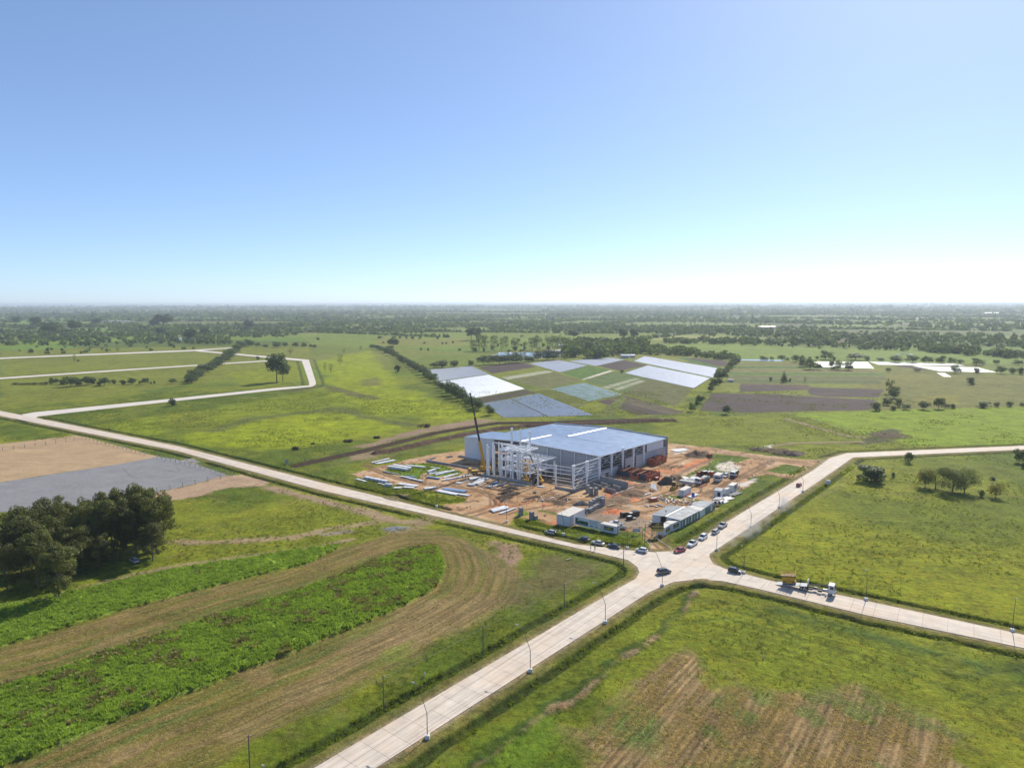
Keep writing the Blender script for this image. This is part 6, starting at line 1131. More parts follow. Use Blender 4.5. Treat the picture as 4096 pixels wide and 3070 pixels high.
MB().wall(w1, ins(w1, w2_, .29), 0, 3.2, .12, 3.5).build('wall', M['panel_white'], SH, world=True); MB().wall(ins(w1, w2_, .50), w2_, 0, 3.6, .12, 3.1).build('wall', M['panel_white'], SH, world=True); MB().wall(w2_, w3, 0, 3.1, .12).build('wall', M['mural'], SH, world=True); MB().wall(w3, w4, 0, 3.1, .12).build('wall', M['panel_white'], SH, world=True); MB().wall(w4, w1, 0, 3.15, .12).build('wall', M['panel_white'], SH, world=True)
MB().wall(ins(w1, w2_, .3), ins(w1, w2_, .305), 0, 3.3, .2).build('door_post', M['wood'], SH, world=True); MB().bar((*ins(w1, w2_, .3), .9), (*ins(w1, w2_, .45), 3.2), .08).build('door_brace', M['wood'], SH, world=True)
for k in range(6):
    t = .06 + k * .16; a = ins(w2_, w3, t); b = ins(w2_, w3, t + .06); dd = (Vector(b) - Vector(a)).normalized(); nn = Vector((dd.y, -dd.x)) * .1; MB().wall(Vector(a) + nn, Vector(b) + nn, .5, 2.8, .03).build('poster', M['sign_white' if k % 2 else 'sign_grey'], SH, world=True)
# flat roofed annex, second sheet roof
AX = thing('annex', 'low flat concrete roofed annex between the two corrugated sheds', 'shed', (*at(2790, 2055), 0)); q = [P3(2745, 2025, 3.0), P3(2770, 2012, 3.0), P3(2820, 2030, 3.0), P3(2801, 2043, 3.0)]
MB().slab4(q, .2).build('roof', M['office_roof'], AX, world=True); MB().prism([ins(p, at(2783, 2027, 3), .08) for p in q], 0, 2.78).build('wall', M['office_white'], AX, world=True)
S2 = thing('sheet_roof_shed', 'second corrugated shed with rusty patched sheets at the far end of the green fence', 'shed', (*at(2830, 2035), 0)); a_, b_, c_, d_ = P3(2753, 2015, 3.1), P3(2815, 2033, 3.0), P3(2857, 2006, 3.0), P3(2800, 2002, 3.1)
corr(a_, b_, c_, d_, 12, 'roof_sheet', S2); MB().prism([ins(p, at(2806, 2014, 3), .07) for p in (a_, b_, c_, d_)], 0, 2.9).build('wall', M['panel_white'], S2, world=True)
GF = thing('mesh_fence', 'fence covered with dark green mesh and printed posters along the shed', 'fence', (*at(2790, 2070), 0)); fa_, fb2 = Vector(at(2724, 2108)), Vector(at(2859, 2038)); n_ = 13
for k in range(n_):
    a = fa_ + (fb2 - fa_) * (k / n_); b = fa_ + (fb2 - fa_) * ((k + 1) / n_); MB().wall(a, b, .1, 2.4, .04).build('mesh_panel', M['mural'], GF, world=True); MB().bar((a.x, a.y, 0), (a.x, a.y, 2.6), .1).build('post', M['steel_white'], GF, world=True)
    if k in (1, 4, 8, 11): dd = (b - a).normalized(); nn = Vector((dd.y, -dd.x)) * .07; MB().wall(a + dd * .4 + nn, a + dd * 1.5 + nn, .4, 2.3, .02).build('poster', M['sign_white'], GF, world=True)
# raised blue tank
x, y = at(2769.5, 2040); TK = thing('water_tank', 'bright blue tank raised on a thin mast above the shed roof', 'water tank', (x, y, 0)); MB().tube((x, y, 0), (x, y, 5.3), .13, 8).build('mast', M['panel_grey'], TK, world=True)
MB().tube((x, y, 5.3), (x, y, 6.6), .62, 14, .62).tube((x, y, 6.6), (x, y, 7.0), .62, 14, .2).build('tank', M['blue_tank'], TK, world=True)
x, y = at(2661, 2100); r = thing('antenna_mast', 'thin mast with a camera head in front of the shed ridge', 'mast', (x, y, 0)); MB().tube((x, y, 0), (x, y, 5.9), .06, 6).build('pole', M['panel_grey'], r, world=True); MB().box((x, y, 5.2), (.35, .35, .5)).build('head', M['steel_dark'], r, world=True)
# containers and cabins of the right yard
r = cabin('container_office', 'white container beside the yellow loader, in front of the flatbed truck', 'container', at(2713, 1984), at(2735, 1988), 7.2, 2.6)
pa, pb = at(2852, 1927), at(2876, 1930.5); r = cabin('cabin_trailer', 'white cabin trailer with dark window beside the covered flatbed', 'site cabin', pa, pb, 5.6, 2.7, z0=.5); opening(r, pa, pb, .5, 3.2, 1.6, 2.6); pq = Vector(pb); pd = (Vector(at(2894, 1919)) - pq).normalized(); opening(r, pq, pq + pd * 5, 1.2, 3.2, 1.3, 2.5)
pa, pb = at(2910, 1968), at(2931, 1971.5); r = cabin('site_office', 'white box cabin with black sign, farthest along the green verge', 'site cabin', pa, pb, 5.6, 2.9); pq = Vector(pb); pd = (Vector(at(2951, 1960)) - pq).normalized(); sign_panel(r, pq + pd * 1.6, pq + pd * 3.8, 1.3, 2.5)
pa, pb = at(2854, 1989), at(2882, 1993); r = cabin('site_cabin', 'grey white cabin with dark doorway behind the small canopy', 'site cabin', pa, pb, 4.6, 2.9, roof='shed_roof'); opening(r, pa, pb, 1.4, 2.6, .2, 2.4, 'dark_inside', False, 'doorway')
r = cabin('site_cabin', 'narrow white toilet cabin between the grey cabin and the farthest box cabin', 'site cabin', at(2893, 1980), at(2906, 1982.5), 3.0, 2.5)
r = thing('canopy', 'small open lean-to with metal roof on dark posts beyond the green fence', 'canopy', (*at(2870, 2010), 0)); q = [P3(2846, 1996.5, 2.5), P3(2876, 1999, 2.5), P3(2896, 1989, 2.6), P3(2866, 1987, 2.6)]; MB().slab4(q, .1).build('roof', M['shed_roof'], r, world=True)
for p in q: pp = ins(p, at(2871, 1993, 2.5), .08); MB().bar((*pp, 0), (*pp, 2.38), .14).build('post', M['steel_dark'], r, world=True)
r = thing('workbench_clutter', 'dark drums and tools stored under the small canopy', 'clutter', (*at(2870, 2012), 0))
for k in range(7): x, y = at(2858 + k * 5, 2012 + (k % 3) * 2); MB().tube((x, y, 0), (x, y, .9), .32, 10).build('drum', M[('steel_blue', 'tarp_black', 'white_paint')[k % 3]], r, world=True)
# ---------------------------------------------------------------- stacks of steel, panels, pallets and debris on the site
z6 = zz(1420, 1820, .2441); z4 = zz(1900, 1900, .2712)
def beams(name, label, p, q, n_, wd, h_, m='steel_white_worn', lay=1, group=None, jig=.3, cat='steel stack'):
    """n_ parallel beams lying between ground pixels p and q (axis of the middle beam), stacked in lay layers"""
    a = Vector(at(*p)); b = Vector(at(*q)); c = (a + b) / 2; d = b - a; L_ = d.length; d.normalize(); s = Vector((-d.y, d.x)); r = thing(name, label, cat, (c.x, c.y, 0), 0, group)
    for l in range(lay):
        k_ = n_ - l
        for k in range(k_):
            o = s * ((k - (k_ - 1) / 2) * wd * 1.12); u = random.uniform(-jig, jig); m0 = c + o + d * u; z = .14 + h_ / 2 + l * (h_ + .03); e = d * L_ / 2 * random.uniform(.9, 1)
            mb = MB(); A = m0 - e; Bq = m0 + e
            if wd > .3:                                      # H section: two flanges and a web
                mb.bar((*A, z), (*Bq, z), .05, h_ * .96)
                for sg in (-1, 1): mb.bar((A.x, A.y, z + sg * h_ * .46), (Bq.x, Bq.y, z + sg * h_ * .46), wd * .9, h_ * .08)
            else: mb.bar((*A, z), (*Bq, z), wd * .92, h_ * .96)
            mb.build('beam', M[m], r, world=True)
    for t in (-.35, .35): x = c + d * L_ * t; e = s * n_ * wd * .62; MB().bar((*(x - e), .09), (*(x + e), .09), .16).build('timber_bearer', M['wood'], r, world=True)
    return r
Q = [('white beams lying apart on the grass inside the dirt loop', (262, 128), (566, 58), 3, .45, .35, 'steel_white_worn', 1), ('white beams in a fanned row beside the grass loop beams', (330, 148), (655, 85), 5, .42, .35, 'steel_white_worn', 1),
 ('deep white girders at the left end of the weedy island', (530, 205), (870, 262), 2, .6, 1.1, 'steel_white_worn', 1), ('deep pale girders stacked behind the left girders on the weedy island', (610, 185), (925, 240), 3, .6, 1.2, 'steel_white_worn', 1),
 ('short white beams at the back of the weedy island', (708, 178), (822, 186), 3, .4, .4, 'steel_white_worn', 1), ('long white beams at the back edge of the weedy island', (832, 172), (1160, 208), 3, .45, .5, 'steel_white_worn', 1), ('thin white pieces in the weeds near the foundation wall', (1228, 200), (1388, 220), 3, .35, .25, 'steel_white_worn', 1),
 ('block of upright white girder ends on the weedy island', (1188, 312), (1322, 270), 2, .6, 1.5, 'steel_white_worn', 1), ('thin pale beams behind the long thick beam', (1205, 318), (1540, 260), 3, .35, .3, 'steel_white_worn', 1), ('long thick white beam beside the weedy island', (1318, 335), (1636, 262), 2, .7, .6, 'steel_white_worn', 1),
 ('loose white purlins right of the weedy island', (1432, 372), (1700, 300), 6, .3, .25, 'steel_white_worn', 1), ('single thin white beam in the weeds left of the girders', (448, 268), (735, 322), 1, .35, .35, 'steel_white_worn', 1), ('pair of grey beams on the dirt below the weedy island', (752, 350), (1110, 436), 2, .5, .4, 'steel_white_worn', 1),
 ('short blue beams at the lower edge of the weedy island', (825, 348), (985, 366), 3, .4, .35, 'steel_blue', 1), ('blue box beam on the dirt below the weedy island', (1178, 362), (1390, 396), 2, .6, .5, 'steel_blue', 1), ('long grey lattice beam with workers standing behind it', (1412, 424), (1940, 325), 2, .55, .5, 'steel_white_worn', 1),
 ('thin beams lying in the roadside weeds at the far left', (10, 388), (180, 436), 3, .35, .3, 'steel_white_worn', 1), ('thick stack of white and blue girders along the loop road', (150, 375), (540, 455), 4, .5, .45, 'steel_white_worn', 2), ('white beam poking out below the thick girder stack', (365, 462), (475, 485), 2, .35, .3, 'steel_white_worn', 1),
 ('square white stack end beside the roadside fence', (482, 500), (602, 512), 3, .6, .55, 'steel_white_worn', 2), ('white beams left of the tall weeds by the road', (625, 540), (770, 540), 4, .45, .35, 'steel_white_worn', 1), ('long white beams along the loop road', (705, 470), (1030, 512), 5, .45, .35, 'steel_white_worn', 1), ('grey beams half hidden in the tall weeds', (785, 528), (960, 540), 4, .45, .35, 'steel_white_worn', 1),
 ('white purlins on the dirt near the leaning lamp', (1120, 552), (1340, 530), 6, .35, .3, 'steel_white_worn', 1), ('long dark blue beams in a fan on the dirt', (1435, 555), (1815, 605), 6, .45, .4, 'steel_blue', 1), ('light grey beams in front of the dark blue beams', (1340, 585), (1690, 652), 5, .5, .35, 'steel_white_worn', 1), ('short white beams at the right end of the grey beams', (1705, 645), (1870, 672), 3, .5, .4, 'steel_white_worn', 1)]
for lb, p, q, n_, wd, h_, m, ly in Q: beams('steel_beams', lb, z6(*p), z6(*q), n_, wd, h_, m, ly, 'steel stacked left of the warehouse')
zc = zz(1800, 1860, .1356)
for lb, p, q, n_, wd, h_, m, ly in [('big stack of white profiles in front of the office frame', (720, 590), (960, 450), 7, .45, .4, 'steel_white_worn', 2), ('white beams laid side by side behind the big profile stack', (560, 420), (860, 380), 5, .5, .4, 'steel_white_worn', 1), ('thick white beams ending at the low wall', (900, 400), (1125, 425), 3, .5, .45, 'steel_white_worn', 1), ('bundle of white box beams at the front left of the profile stack', (520, 590), (730, 600), 3, .6, .55, 'steel_white_worn', 1),
   ('small white beam ends beside the round pieces', (170, 530), (350, 540), 4, .4, .35, 'steel_white_worn', 1), ('blue and white angles scattered in the frame shadow', (1100, 665), (1420, 590), 4, .35, .3, 'steel_white_worn', 1), ('dark blue angles behind the scattered white angles', (1250, 560), (1420, 500), 4, .35, .3, 'steel_blue', 1), ('long pale blue beam along the foot of the low wall', (1760, 560), (2212, 620), 2, .4, .3, 'girt', 1), ('white end pieces in the frame shadow by the low wall', (1470, 590), (1620, 540), 3, .35, .35, 'steel_white_worn', 1)]:
    beams('steel_beams', lb, zc(*p), zc(*q), n_, wd, h_, m, ly, 'steel lying before the office frame')
for k in range(16):
    x, y = at(*zc(375 + (k * 37) % 280, 520 - (k * 23) % 90)); r = thing('steel_fitting', 'small white steel end plate scattered among the stacks', 'fitting', (x, y, 0), random.uniform(0, 3), 'small white plates among the steel stacks'); MB().box((0, 0, .25), (.5, .15, .5)).build('plate', M['steel_white_worn'], r); MB().box((0, 0, .12), (.15, .5, .24)).build('lug', M['steel_white_worn'], r)
for lb, p, q, n_, wd, h_, m in [('white box beams bundled on the dirt near the road', (230, 540), (480, 480), 6, .55, .5, 'steel_white_worn'), ('pair of long white beams at the front of the roadside bundle', (350, 582), (590, 495), 2, .45, .4, 'steel_white_worn'), ('thin pale beams on open dirt before the porch corner', (960, 382), (1170, 330), 3, .35, .2, 'steel_white_worn'), ('white beam by the telehandler wheels', (915, 170), (1030, 185), 2, .45, .35, 'steel_white_worn')]:
    beams('steel_beams', lb, z4(*p), z4(*q), n_, wd, h_, m, 1, 'steel lying before the office frame')
zr = zz(2620, 1820, .181)
for lb, p, q, n_, wd, h_, m in [('white insulated panels fanned on the ground behind the flatbed', (570, 590), (800, 520), 7, 1.0, .15, 'white_paint'), ('second fan of white panels near the soil heap', (720, 610), (950, 520), 6, 1.0, .15, 'white_paint'), ('grey channel bundle beside the small container', (770, 945), (930, 880), 4, .4, .4, 'steel_white_worn'), ('red brown profiles beside the small container', (680, 925), (800, 860), 4, .3, .2, 'brick'), ('white sheets on the verge near the canopy', (1500, 985), (1690, 940), 4, .9, .12, 'white_paint'), ('second white sheets on the verge near the canopy', (1480, 1050), (1570, 1010), 3, .9, .12, 'white_paint'), ('dark grey channels beside the farthest box cabin', (1670, 910), (1870, 840), 6, .4, .35, 'concrete_block'),
     ('pink timbers along the parked flatbed', (990, 720), (1125, 655), 3, .3, .3, 'brick'), ('bright white beam in front of the small soil heaps', (-1, 0), (0, 0), 0, 0, 0, '')]:
    if n_: beams('stacked_panels' if m == 'white_paint' else 'steel_beams', lb, zr(*p), zr(*q), n_, wd, h_, m, 1, None, .8, 'panel stack' if m == 'white_paint' else 'steel stack')
zl = zz(2280, 1760, .19)
beams('steel_beams', 'bright white beam in front of the small soil heaps', zl(1480, 1190), zl(1710, 1130), 1, .7, .35, 'white_paint'); beams('steel_beams', 'white panels beside the far corner of the warehouse', (2692, 1806), (2745, 1798), 6, .8, .2, 'white_paint', 1); beams('timber_beams', 'pale timbers lying on orange mesh by the pallets', zl(770, 1405), zl(945, 1355), 3, .3, .25, 'wood', 1, None, .3, 'timber'); beams('timber_beams', 'pale timber by the wrapped pallets at the back yard', zr(1000, 370), zr(1100, 315), 1, .5, .3, 'wood', 1, None, .1, 'timber'); beams('timber_beams', 'long grey timbers edging the block wall works', zl(880, 1180), zl(1370, 985), 2, .35, .3, 'concrete', 1, None, .3, 'timber')
beams('timber_beams', 'narrow plank lying across the ditch below the road', (2264, 2240.5), (2284, 2235), 1, .5, .15, 'wood', 1, None, .1, 'timber')
r = thing('tilted_sheet', 'white square sheet leaning on the brown soil heap', 'panel', (*at(2615, 1962), 0)); MB().slab4([(*at(2600, 1957), .9), (*at(2628, 1966), .5), (*at(2622, 1955), 1.8), (*at(2604, 1950), 2.1)], .12).build('sheet', M['white_paint'], r, world=True); MB().bar((*at(2612, 1962), 0), (*at(2612, 1956), 1.4), .1).build('prop', M['wood'], r, world=True)
# block pallets: each cube of blocks with visible courses
def pallet():
    r = thing('block_pallet', 'x', 'pallet', (0, 0, 0))
    for i in range(3):
        for j in range(3):
            for z in range(4):
                if 0 < i < 2 and 0 < j < 2 and z < 3: continue
                MB().box(((i - 1) * .41, (j - 1) * .41, .27 + z * .29), (.39, .39, .27)).build('block', M['concrete_block'], r)
    MB().box((0, 0, .06), (1.2, 1.2, .12)).build('pallet_base', M['wood'], r); return r
PP = None
pl_ = [(z4(1650, 545), 0, 'grey block pallet at the front left corner of the pallet rows'), (z4(1690, 545), 0, 'grey block pallet second along the front of the pallet rows'), (z4(1720, 525), 0, 'front pallet with a taller one leaning above it'), (z4(1705, 490), 1, 'stacked upper pallet near the left of the pallet rows'), (z4(1705, 490), 0, 'lower pallet under the left stacked one'), (z4(1760, 500), 0, 'grey block pallet in the middle of the front row'), (z4(1752, 465), 1, 'upper pallet in the middle of the rows'), (z4(1752, 465), 0, 'lower pallet in the middle of the rows'), (z4(1795, 480), 0, 'grey block pallet right of the middle'), (z4(1795, 440), 1, 'upper pallet right of the middle'), (z4(1795, 440), 0, 'lower pallet right of the middle'),
       (z4(1835, 460), 0, 'front pallet near the right end of the rows'), (z4(1830, 425), 1, 'upper pallet near the right end'), (z4(1830, 425), 0, 'lower pallet near the right end'), (z4(1880, 450), 0, 'bottom pallet at the right end of the rows'), (z4(1880, 450), 1, 'top pallet at the right end of the rows'), (z4(1872, 415), 1, 'rear top pallet at the right end'), (z4(1872, 415), 0, 'rear bottom pallet at the right end'),
       (z4(1665, 250), 0, 'lower pallet left of the three beside the porch corner'), (z4(1665, 250), 1, 'upper pallet left of the three beside the porch corner'), (z4(1705, 290), 0, 'lower pallet in the middle beside the porch corner'), (z4(1705, 290), 1, 'upper pallet in the middle beside the porch corner'), (z4(1780, 290), 0, 'lower pallet right of the porch corner trio'), (z4(1780, 290), 1, 'upper pallet right of the porch corner trio'),
       (z4(672, 592), 0, 'lower pallet alone in the weeds by the road'), (z4(672, 592), 1, 'upper pallet alone in the weeds by the road'), (z4(832, 655), 0, 'lower pallet nearer the road beside broken blocks'), (z4(832, 655), 1, 'upper pallet nearer the road beside broken blocks'), (z4(885, 652), 0, 'single squat pallet right of the one nearer the road')]
for (u, v), lv, lb in pl_:
    x, y = at(u, v); sc_ = (1.15, 1.15, 1.2)
    if PP is None: PP = pallet(); PP.location = (x, y, lv * 1.6); PP['label'] = lb; PP['group'] = 'grey block pallets'; PP.scale = sc_; PP.rotation_euler = (0, 0, .6)
    else: dup(PP, (x, y, lv * 1.6), .6 + random.uniform(-.1, .1), lb, 'grey block pallets', sc_)
# dark reinforcement mats, wrapped goods, debris
def rebarmat(p, q, wd, n_, h_, lb, m='rebar'):
    a = Vector(at(*p)); b = Vector(at(*q)); d = (b - a); L_ = d.length; d.normalize(); s = Vector((-d.y, d.x)); r = thing('rebar_cage', lb, 'rebar', (*((a + b) / 2), 0))
    for k in range(n_):
        for z in (.1, h_): o = s * (k / (n_ - 1) - .5) * wd; MB().bar((*(a + o), z), (*(b + o), z), .07).build('bar', M[m], r, world=True)
    mb = MB(); nn = int(L_ / .45)
    for k in range(nn + 1):
        c = a + d * L_ * k / nn; e = s * wd / 2
        for z in (.1, h_): mb.bar((*(c - e), z), (*(c + e), z), .05)
        for sg in (-1, 1): mb.bar((*(c + e * sg), .1), (*(c + e * sg), h_), .05)
    o = mb.build('stirrups', M[m], r, world=True); o['kind'] = 'stuff'
rebarmat(z4(370, 280), z4(550, 225), 2.6, 9, 1.3, 'tall black bundle of reinforcement cages on the dirt before the frame', 'tarp_black'); rebarmat(z4(330, 345), z4(640, 262), 2.6, 9, .5, 'long brown flat reinforcement mat below the black bundle'); rebarmat(z4(380, 385), z4(550, 325), 1.2, 5, .6, 'narrow reinforcement cage at the front of the brown mat'); rebarmat(z4(745, 360), z4(930, 310), 2.2, 7, .25, 'faint brown reinforcement mat on open dirt'); rebarmat(z4(1215, 395), z4(1385, 350), 3, 6, .3, 'rusty brown mesh mat beside the grey rubble')
def heapm(name, lb, u, v, wd, dp, h_, m, cat, seed=1, n_=14):
    x0, y0 = at(u, v); g = np.random.default_rng(seed); a = np.linspace(0, 2 * PI, 22, endpoint=False); vs = []; fs = []
    for j, rr in enumerate((1, .8, .55, .28)):
        for t in a: q = rr * (1 + .18 * math.sin(3 * t + seed) + g.uniform(-.08, .08)); vs.append((math.cos(t) * q * wd / 2, math.sin(t) * q * dp / 2, (h_ * (1 - rr ** 1.6) + g.uniform(-.06, .06) * h_) if j else -.1))
    vs.append((0, 0, h_)); n2 = len(a)
    for j in range(3):
        for k in range(n2): fs.append((j * n2 + k, j * n2 + (k + 1) % n2, (j + 1) * n2 + (k + 1) % n2, (j + 1) * n2 + k))
    for k in range(n2): fs.append((3 * n2 + k, 3 * n2 + (k + 1) % n2, 4 * n2))
    o = MB().add(vs, fs).build(name, M[m]); o.location = (x0, y0, 0); tag(o, lb, cat); return o
heapm('gravel_heap', 'small grey gravel heap beside the broken concrete', *z4(1560, 430), 7, 5, 1.6, 'gravel_pile', 'gravel heap', 3); heapm('soil_heap', 'dark brown soil heap beside the yellow loader', *zr(270, 620), 9, 7, 3.2, 'soil_dark', 'soil heap', 4); heapm('soil_heap', 'low black soil heap near the far end of the yard', 3160, 1818, 17, 9, 2.2, 'soil_dark', 'soil heap', 6); heapm('soil_heap', 'dark pointed soil heap behind the small green patch', 2806, 1824, 9, 6, 2.4, 'soil_dark', 'soil heap', 7); heapm('soil_heap', 'second dark soil heap left of the pointed one', 2781, 1828, 7, 5, 1.4, 'soil_dark', 'soil heap', 8)
heapm('soil_heap', 'dark wet soil heap beside the puddled track', 3040, 1802, 11, 6, 1.5, 'soil_dark', 'soil heap', 12)
def wrapped(lb, u, v, w_, d_, h_, m='tarp_black', top=None, rz=.4, nm='wrapped_pallet'):
    x, y = at(u, v); r = thing(nm, lb, 'wrapped pallet', (x, y, 0), rz); b = MB().box((0, 0, h_ / 2 + .1), (w_, d_, h_)).build('wrapping', M[m], r, bevel=.12); MB().box((0, 0, .05), (w_ * .95, d_ * .95, .1)).build('pallet_base', M['wood'], r)
    if top: MB().box((.1, 0, h_ + .14), (w_ * .7, d_ * .6, .06)).build('top_sheet', M[top], r)
for lb, u, v, a, b, c, m, t in [('black wrapped pallet with a light board on top', 2494, 2066, 2.6, 1.8, 1.6, 'tarp_black', 'wood'), ('black plastic covered heap, tallest at the right of the group', 2540, 2062, 2.8, 2.0, 1.7, 'tarp_black', None), ('black plastic bale at the front of the wrapped group', 2516, 2078, 2.2, 1.6, 1.3, 'tarp_black', 'white_paint'), ('black and white bale in the middle of the wrapped group', 2522, 2066, 2.0, 1.6, 1.4, 'tarp_black', 'white_paint'), ('small silver wrapped bale at the right foot of the group', 2536, 2076, 1.5, 1.0, .5, 'tarp_grey', None),
      ('black wrapped pallet at the left of the brick pallets by the trailer', 2817, 1904, 3.2, 2.2, 2.3, 'tarp_black', 'white_paint'), ('brown brick pallet in the middle by the trailer', 2833, 1905, 2.2, 2.0, 2.2, 'brick', 'white_paint'), ('brown brick pallet right of the middle by the trailer', 2846, 1905, 2.2, 2.0, 2.2, 'brick', 'white_paint'), ('dark wrapped pallet right end of the brick pallets', 2857, 1903, 1.8, 1.8, 1.9, 'tarp_black', None), ('small brick pallet alone left of the wrapped pallets', 2795, 1902, 1.8, 1.8, 1.7, 'brick', None), ('orange brick pallet at the far end of the dirt bank', 2838, 1829, 2.2, 1.8, 1.8, 'brick', None), ('red brick pallet beside the orange rubble on the bank', 2626, 1920, 2, 1.6, 1.2, 'brick', 'white_paint'),
      ('grey concrete mixer tub beside the rebar on the open dirt', 2138, 1972, 1.2, 1.0, .8, 'concrete_block', None), ('red skip bin full of rubble at the debris yard', 2612, 2004, 3.6, 1.8, 1.3, 'brick', 'white_paint')]: wrapped(lb, u, v, a, b, c, m, t, .5)
for k, (u, v, w_, d_, n_, lb, ms) in enumerate([(2645, 1998, 16, 8, 70, 'scrap and rubble piled behind the corrugated shed', ('white_paint', 'wood', 'tarp_black', 'brick', 'panel_grey')), (2720, 2012, 18, 7, 70, 'broken timber and bricks right of the rubble pile', ('wood', 'brick', 'wood', 'white_paint')), (2620, 2024, 12, 3, 30, 'low row of pipes and grey debris at the shed edge', ('panel_grey', 'steel_blue', 'tarp_black')),
      (2225, 2002, 8, 4, 26, 'broken concrete and sheeting by the gravel heap', ('concrete', 'tarp_black', 'white_paint')), (2480, 1930, 12, 6, 40, 'orange netting and timbers in the trench by the block wall', ('mesh_orange', 'mesh_orange', 'wood', 'brick')), (2620, 1905, 9, 4, 30, 'red rubble at the corner of the brick building', ('brick', 'mesh_orange', 'concrete')), (2700, 1868, 11, 7, 34, 'brick rubble on the pale pad behind the box rooms', ('brick', 'concrete', 'wood')), (2700, 1925, 7, 4, 18, 'excavation debris beside the dark soil heap', ('wood', 'concrete')),
      (2150, 2000, 14, 6, 26, 'formwork timbers laid out on the open dirt', ('wood', 'rebar', 'wood')), (2455, 2010, 10, 5, 20, 'orange netting and pegs beside the track', ('mesh_orange', 'wood', 'concrete')), (2940, 1950, 9, 4, 26, 'branches and boards on the pale sand by the verge', ('wood', 'brush', 'tarp_black'))]):
    x0, y0 = at(u, v); r = thing('debris_pile', lb, 'debris', (x0, y0, 0)); g = random.Random(k)
    for m in dict.fromkeys(ms):
        mb = MB()
        for _ in range(n_ * ms.count(m) // len(ms)):
            x = g.gauss(0, .33) * w_ / 1.4; y = g.gauss(0, .33) * d_ / 1.4; L_ = g.uniform(.4, 2.4 if m in ('wood', 'rebar', 'panel_grey', 'steel_blue') else 1.0); h = g.uniform(.1, .5); a = g.uniform(0, PI); z = g.uniform(.1, .7 if n_ > 40 else .35)
            mb.bar((x - math.cos(a) * L_ / 2, y - math.sin(a) * L_ / 2, z), (x + math.cos(a) * L_ / 2, y + math.sin(a) * L_ / 2, z + g.uniform(-.3, .3)), g.uniform(.12, .5), h * .6)
        o = mb.build('scrap', M[m], r); o['kind'] = 'stuff'
# orange safety netting
def netting(pts, lb, h_=.9):
    w_ = W(pts); r = thing('safety_netting', lb, 'netting', (*w_[0], 0))
    for k in range(len(w_) - 1):
        a, b = Vector(w_[k]), Vector(w_[k + 1]); n_ = max(1, int((b - a).length / 2.5)); mb = MB()
        for z in (.15, .35, .55, .75, h_): mb.bar((*a, z), (*b, z), .03, .05)
        for j in range(n_ * 5 + 1): p = a + (b - a) * j / (n_ * 5); mb.bar((*p, .1), (*p, h_), .04)
        mb.build('net', M['mesh_orange'], r, world=True)
        for j in range(n_ + 1): p = a + (b - a) * j / n_; MB().bar((*p, 0), (*p, h_ + .2), .06).build('stake', M['wood'], r, world=True)
netting([z4(285, 345), z4(300, 395), z4(400, 450), z4(560, 465), z4(860, 395)], 'orange netting around the formwork pit on the open dirt'); netting([zl(700, 1050), zl(860, 1120), zl(1010, 1190)], 'orange netting in front of the low block walls'); netting([(2435, 1925), (2480, 1935), (2515, 1945)], 'orange netting along the trench behind the block wall'); netting([(2428, 2040), (2460, 2052), (2475, 2040)], 'orange netting beside the pallet rows')

# small litter and offcuts trodden into the dirt
for m, cnt, sd_ in (('white_paint', 260, 1), ('wood', 320, 2), ('tarp_black', 160, 3), ('soil_dark', 500, 4)):
    q = inpoly(site, cnt, np.random.default_rng(sd_)); mb = MB(); g = random.Random(sd_)
    for x, y in q:
        lx, ly = x - BO.x, y - BO.y; s_ = (lx * Bb.y - Bb.x * ly) / (Ba.x * Bb.y - Bb.x * Ba.y); t_ = (Ba.x * ly - lx * Ba.y) / (Ba.x * Bb.y - Bb.x * Ba.y)
        if -1 < s_ < 80 and -1 < t_ < 64: continue
        L_ = g.uniform(.2, 1.6 if m == 'wood' else .8); a = g.uniform(0, PI); z = gz(x, y) + .06; mb.bar((x, y, z), (x + math.cos(a) * L_, y + math.sin(a) * L_, z + g.uniform(0, .12)), g.uniform(.1, .5), g.uniform(.06, .25))
    o = mb.build('litter', M[m]); o['kind'] = 'stuff'
# ---------------------------------------------------------------- vehicles
def wheel(parent, x, y, r, wd, side=1):
    w_ = bpy.data.objects.new('wheel', None); C.objects.link(w_); w_.parent = parent; w_.location = (x, y, r); w_.empty_display_size = .1
    mb = MB(); mb.tube((0, -wd / 2, 0), (0, wd / 2, 0), r, 18).build('tyre', M['tyre'], w_)
    mb = MB(); mb.tube((0, -wd / 2 - .012, 0), (0, wd / 2 + .012, 0), r * .62, 14)
    for k in range(5): a = 2 * PI * k / 5; mb.bar((0, side * (wd / 2 + .014), 0), (math.cos(a) * r * .6, side * (wd / 2 + .014), math.sin(a) * r * .6), .05, .012)
    mb.build('rim', M['rim'], w_)
def loft(prof, name, m, parent, bevel=0):
    """prof: list of (x, half width low, half width high, z low, z high)"""
    vs = []; n_ = len(prof); K = 8
    for x, wl, wh, zl_, zh in prof: vs += [(x, -wl * .92, zl_), (x, -wl, zl_ + (zh - zl_) * .3), (x, -(wl * .45 + wh * .55), zl_ + (zh - zl_) * .75), (x, -wh * .88, zh), (x, wh * .88, zh), (x, (wl * .45 + wh * .55), zl_ + (zh - zl_) * .75), (x, wl, zl_ + (zh - zl_) * .3), (x, wl * .92, zl_)]
    fs = [(i * K + k, i * K + (k + 1) % K, (i + 1) * K + (k + 1) % K, (i + 1) * K + k) for i in range(n_ - 1) for k in range(K)] + [tuple(range(K))[::-1], tuple(range((n_ - 1) * K, n_ * K))]
    return MB().add(vs, fs).build(name, M[m], parent)
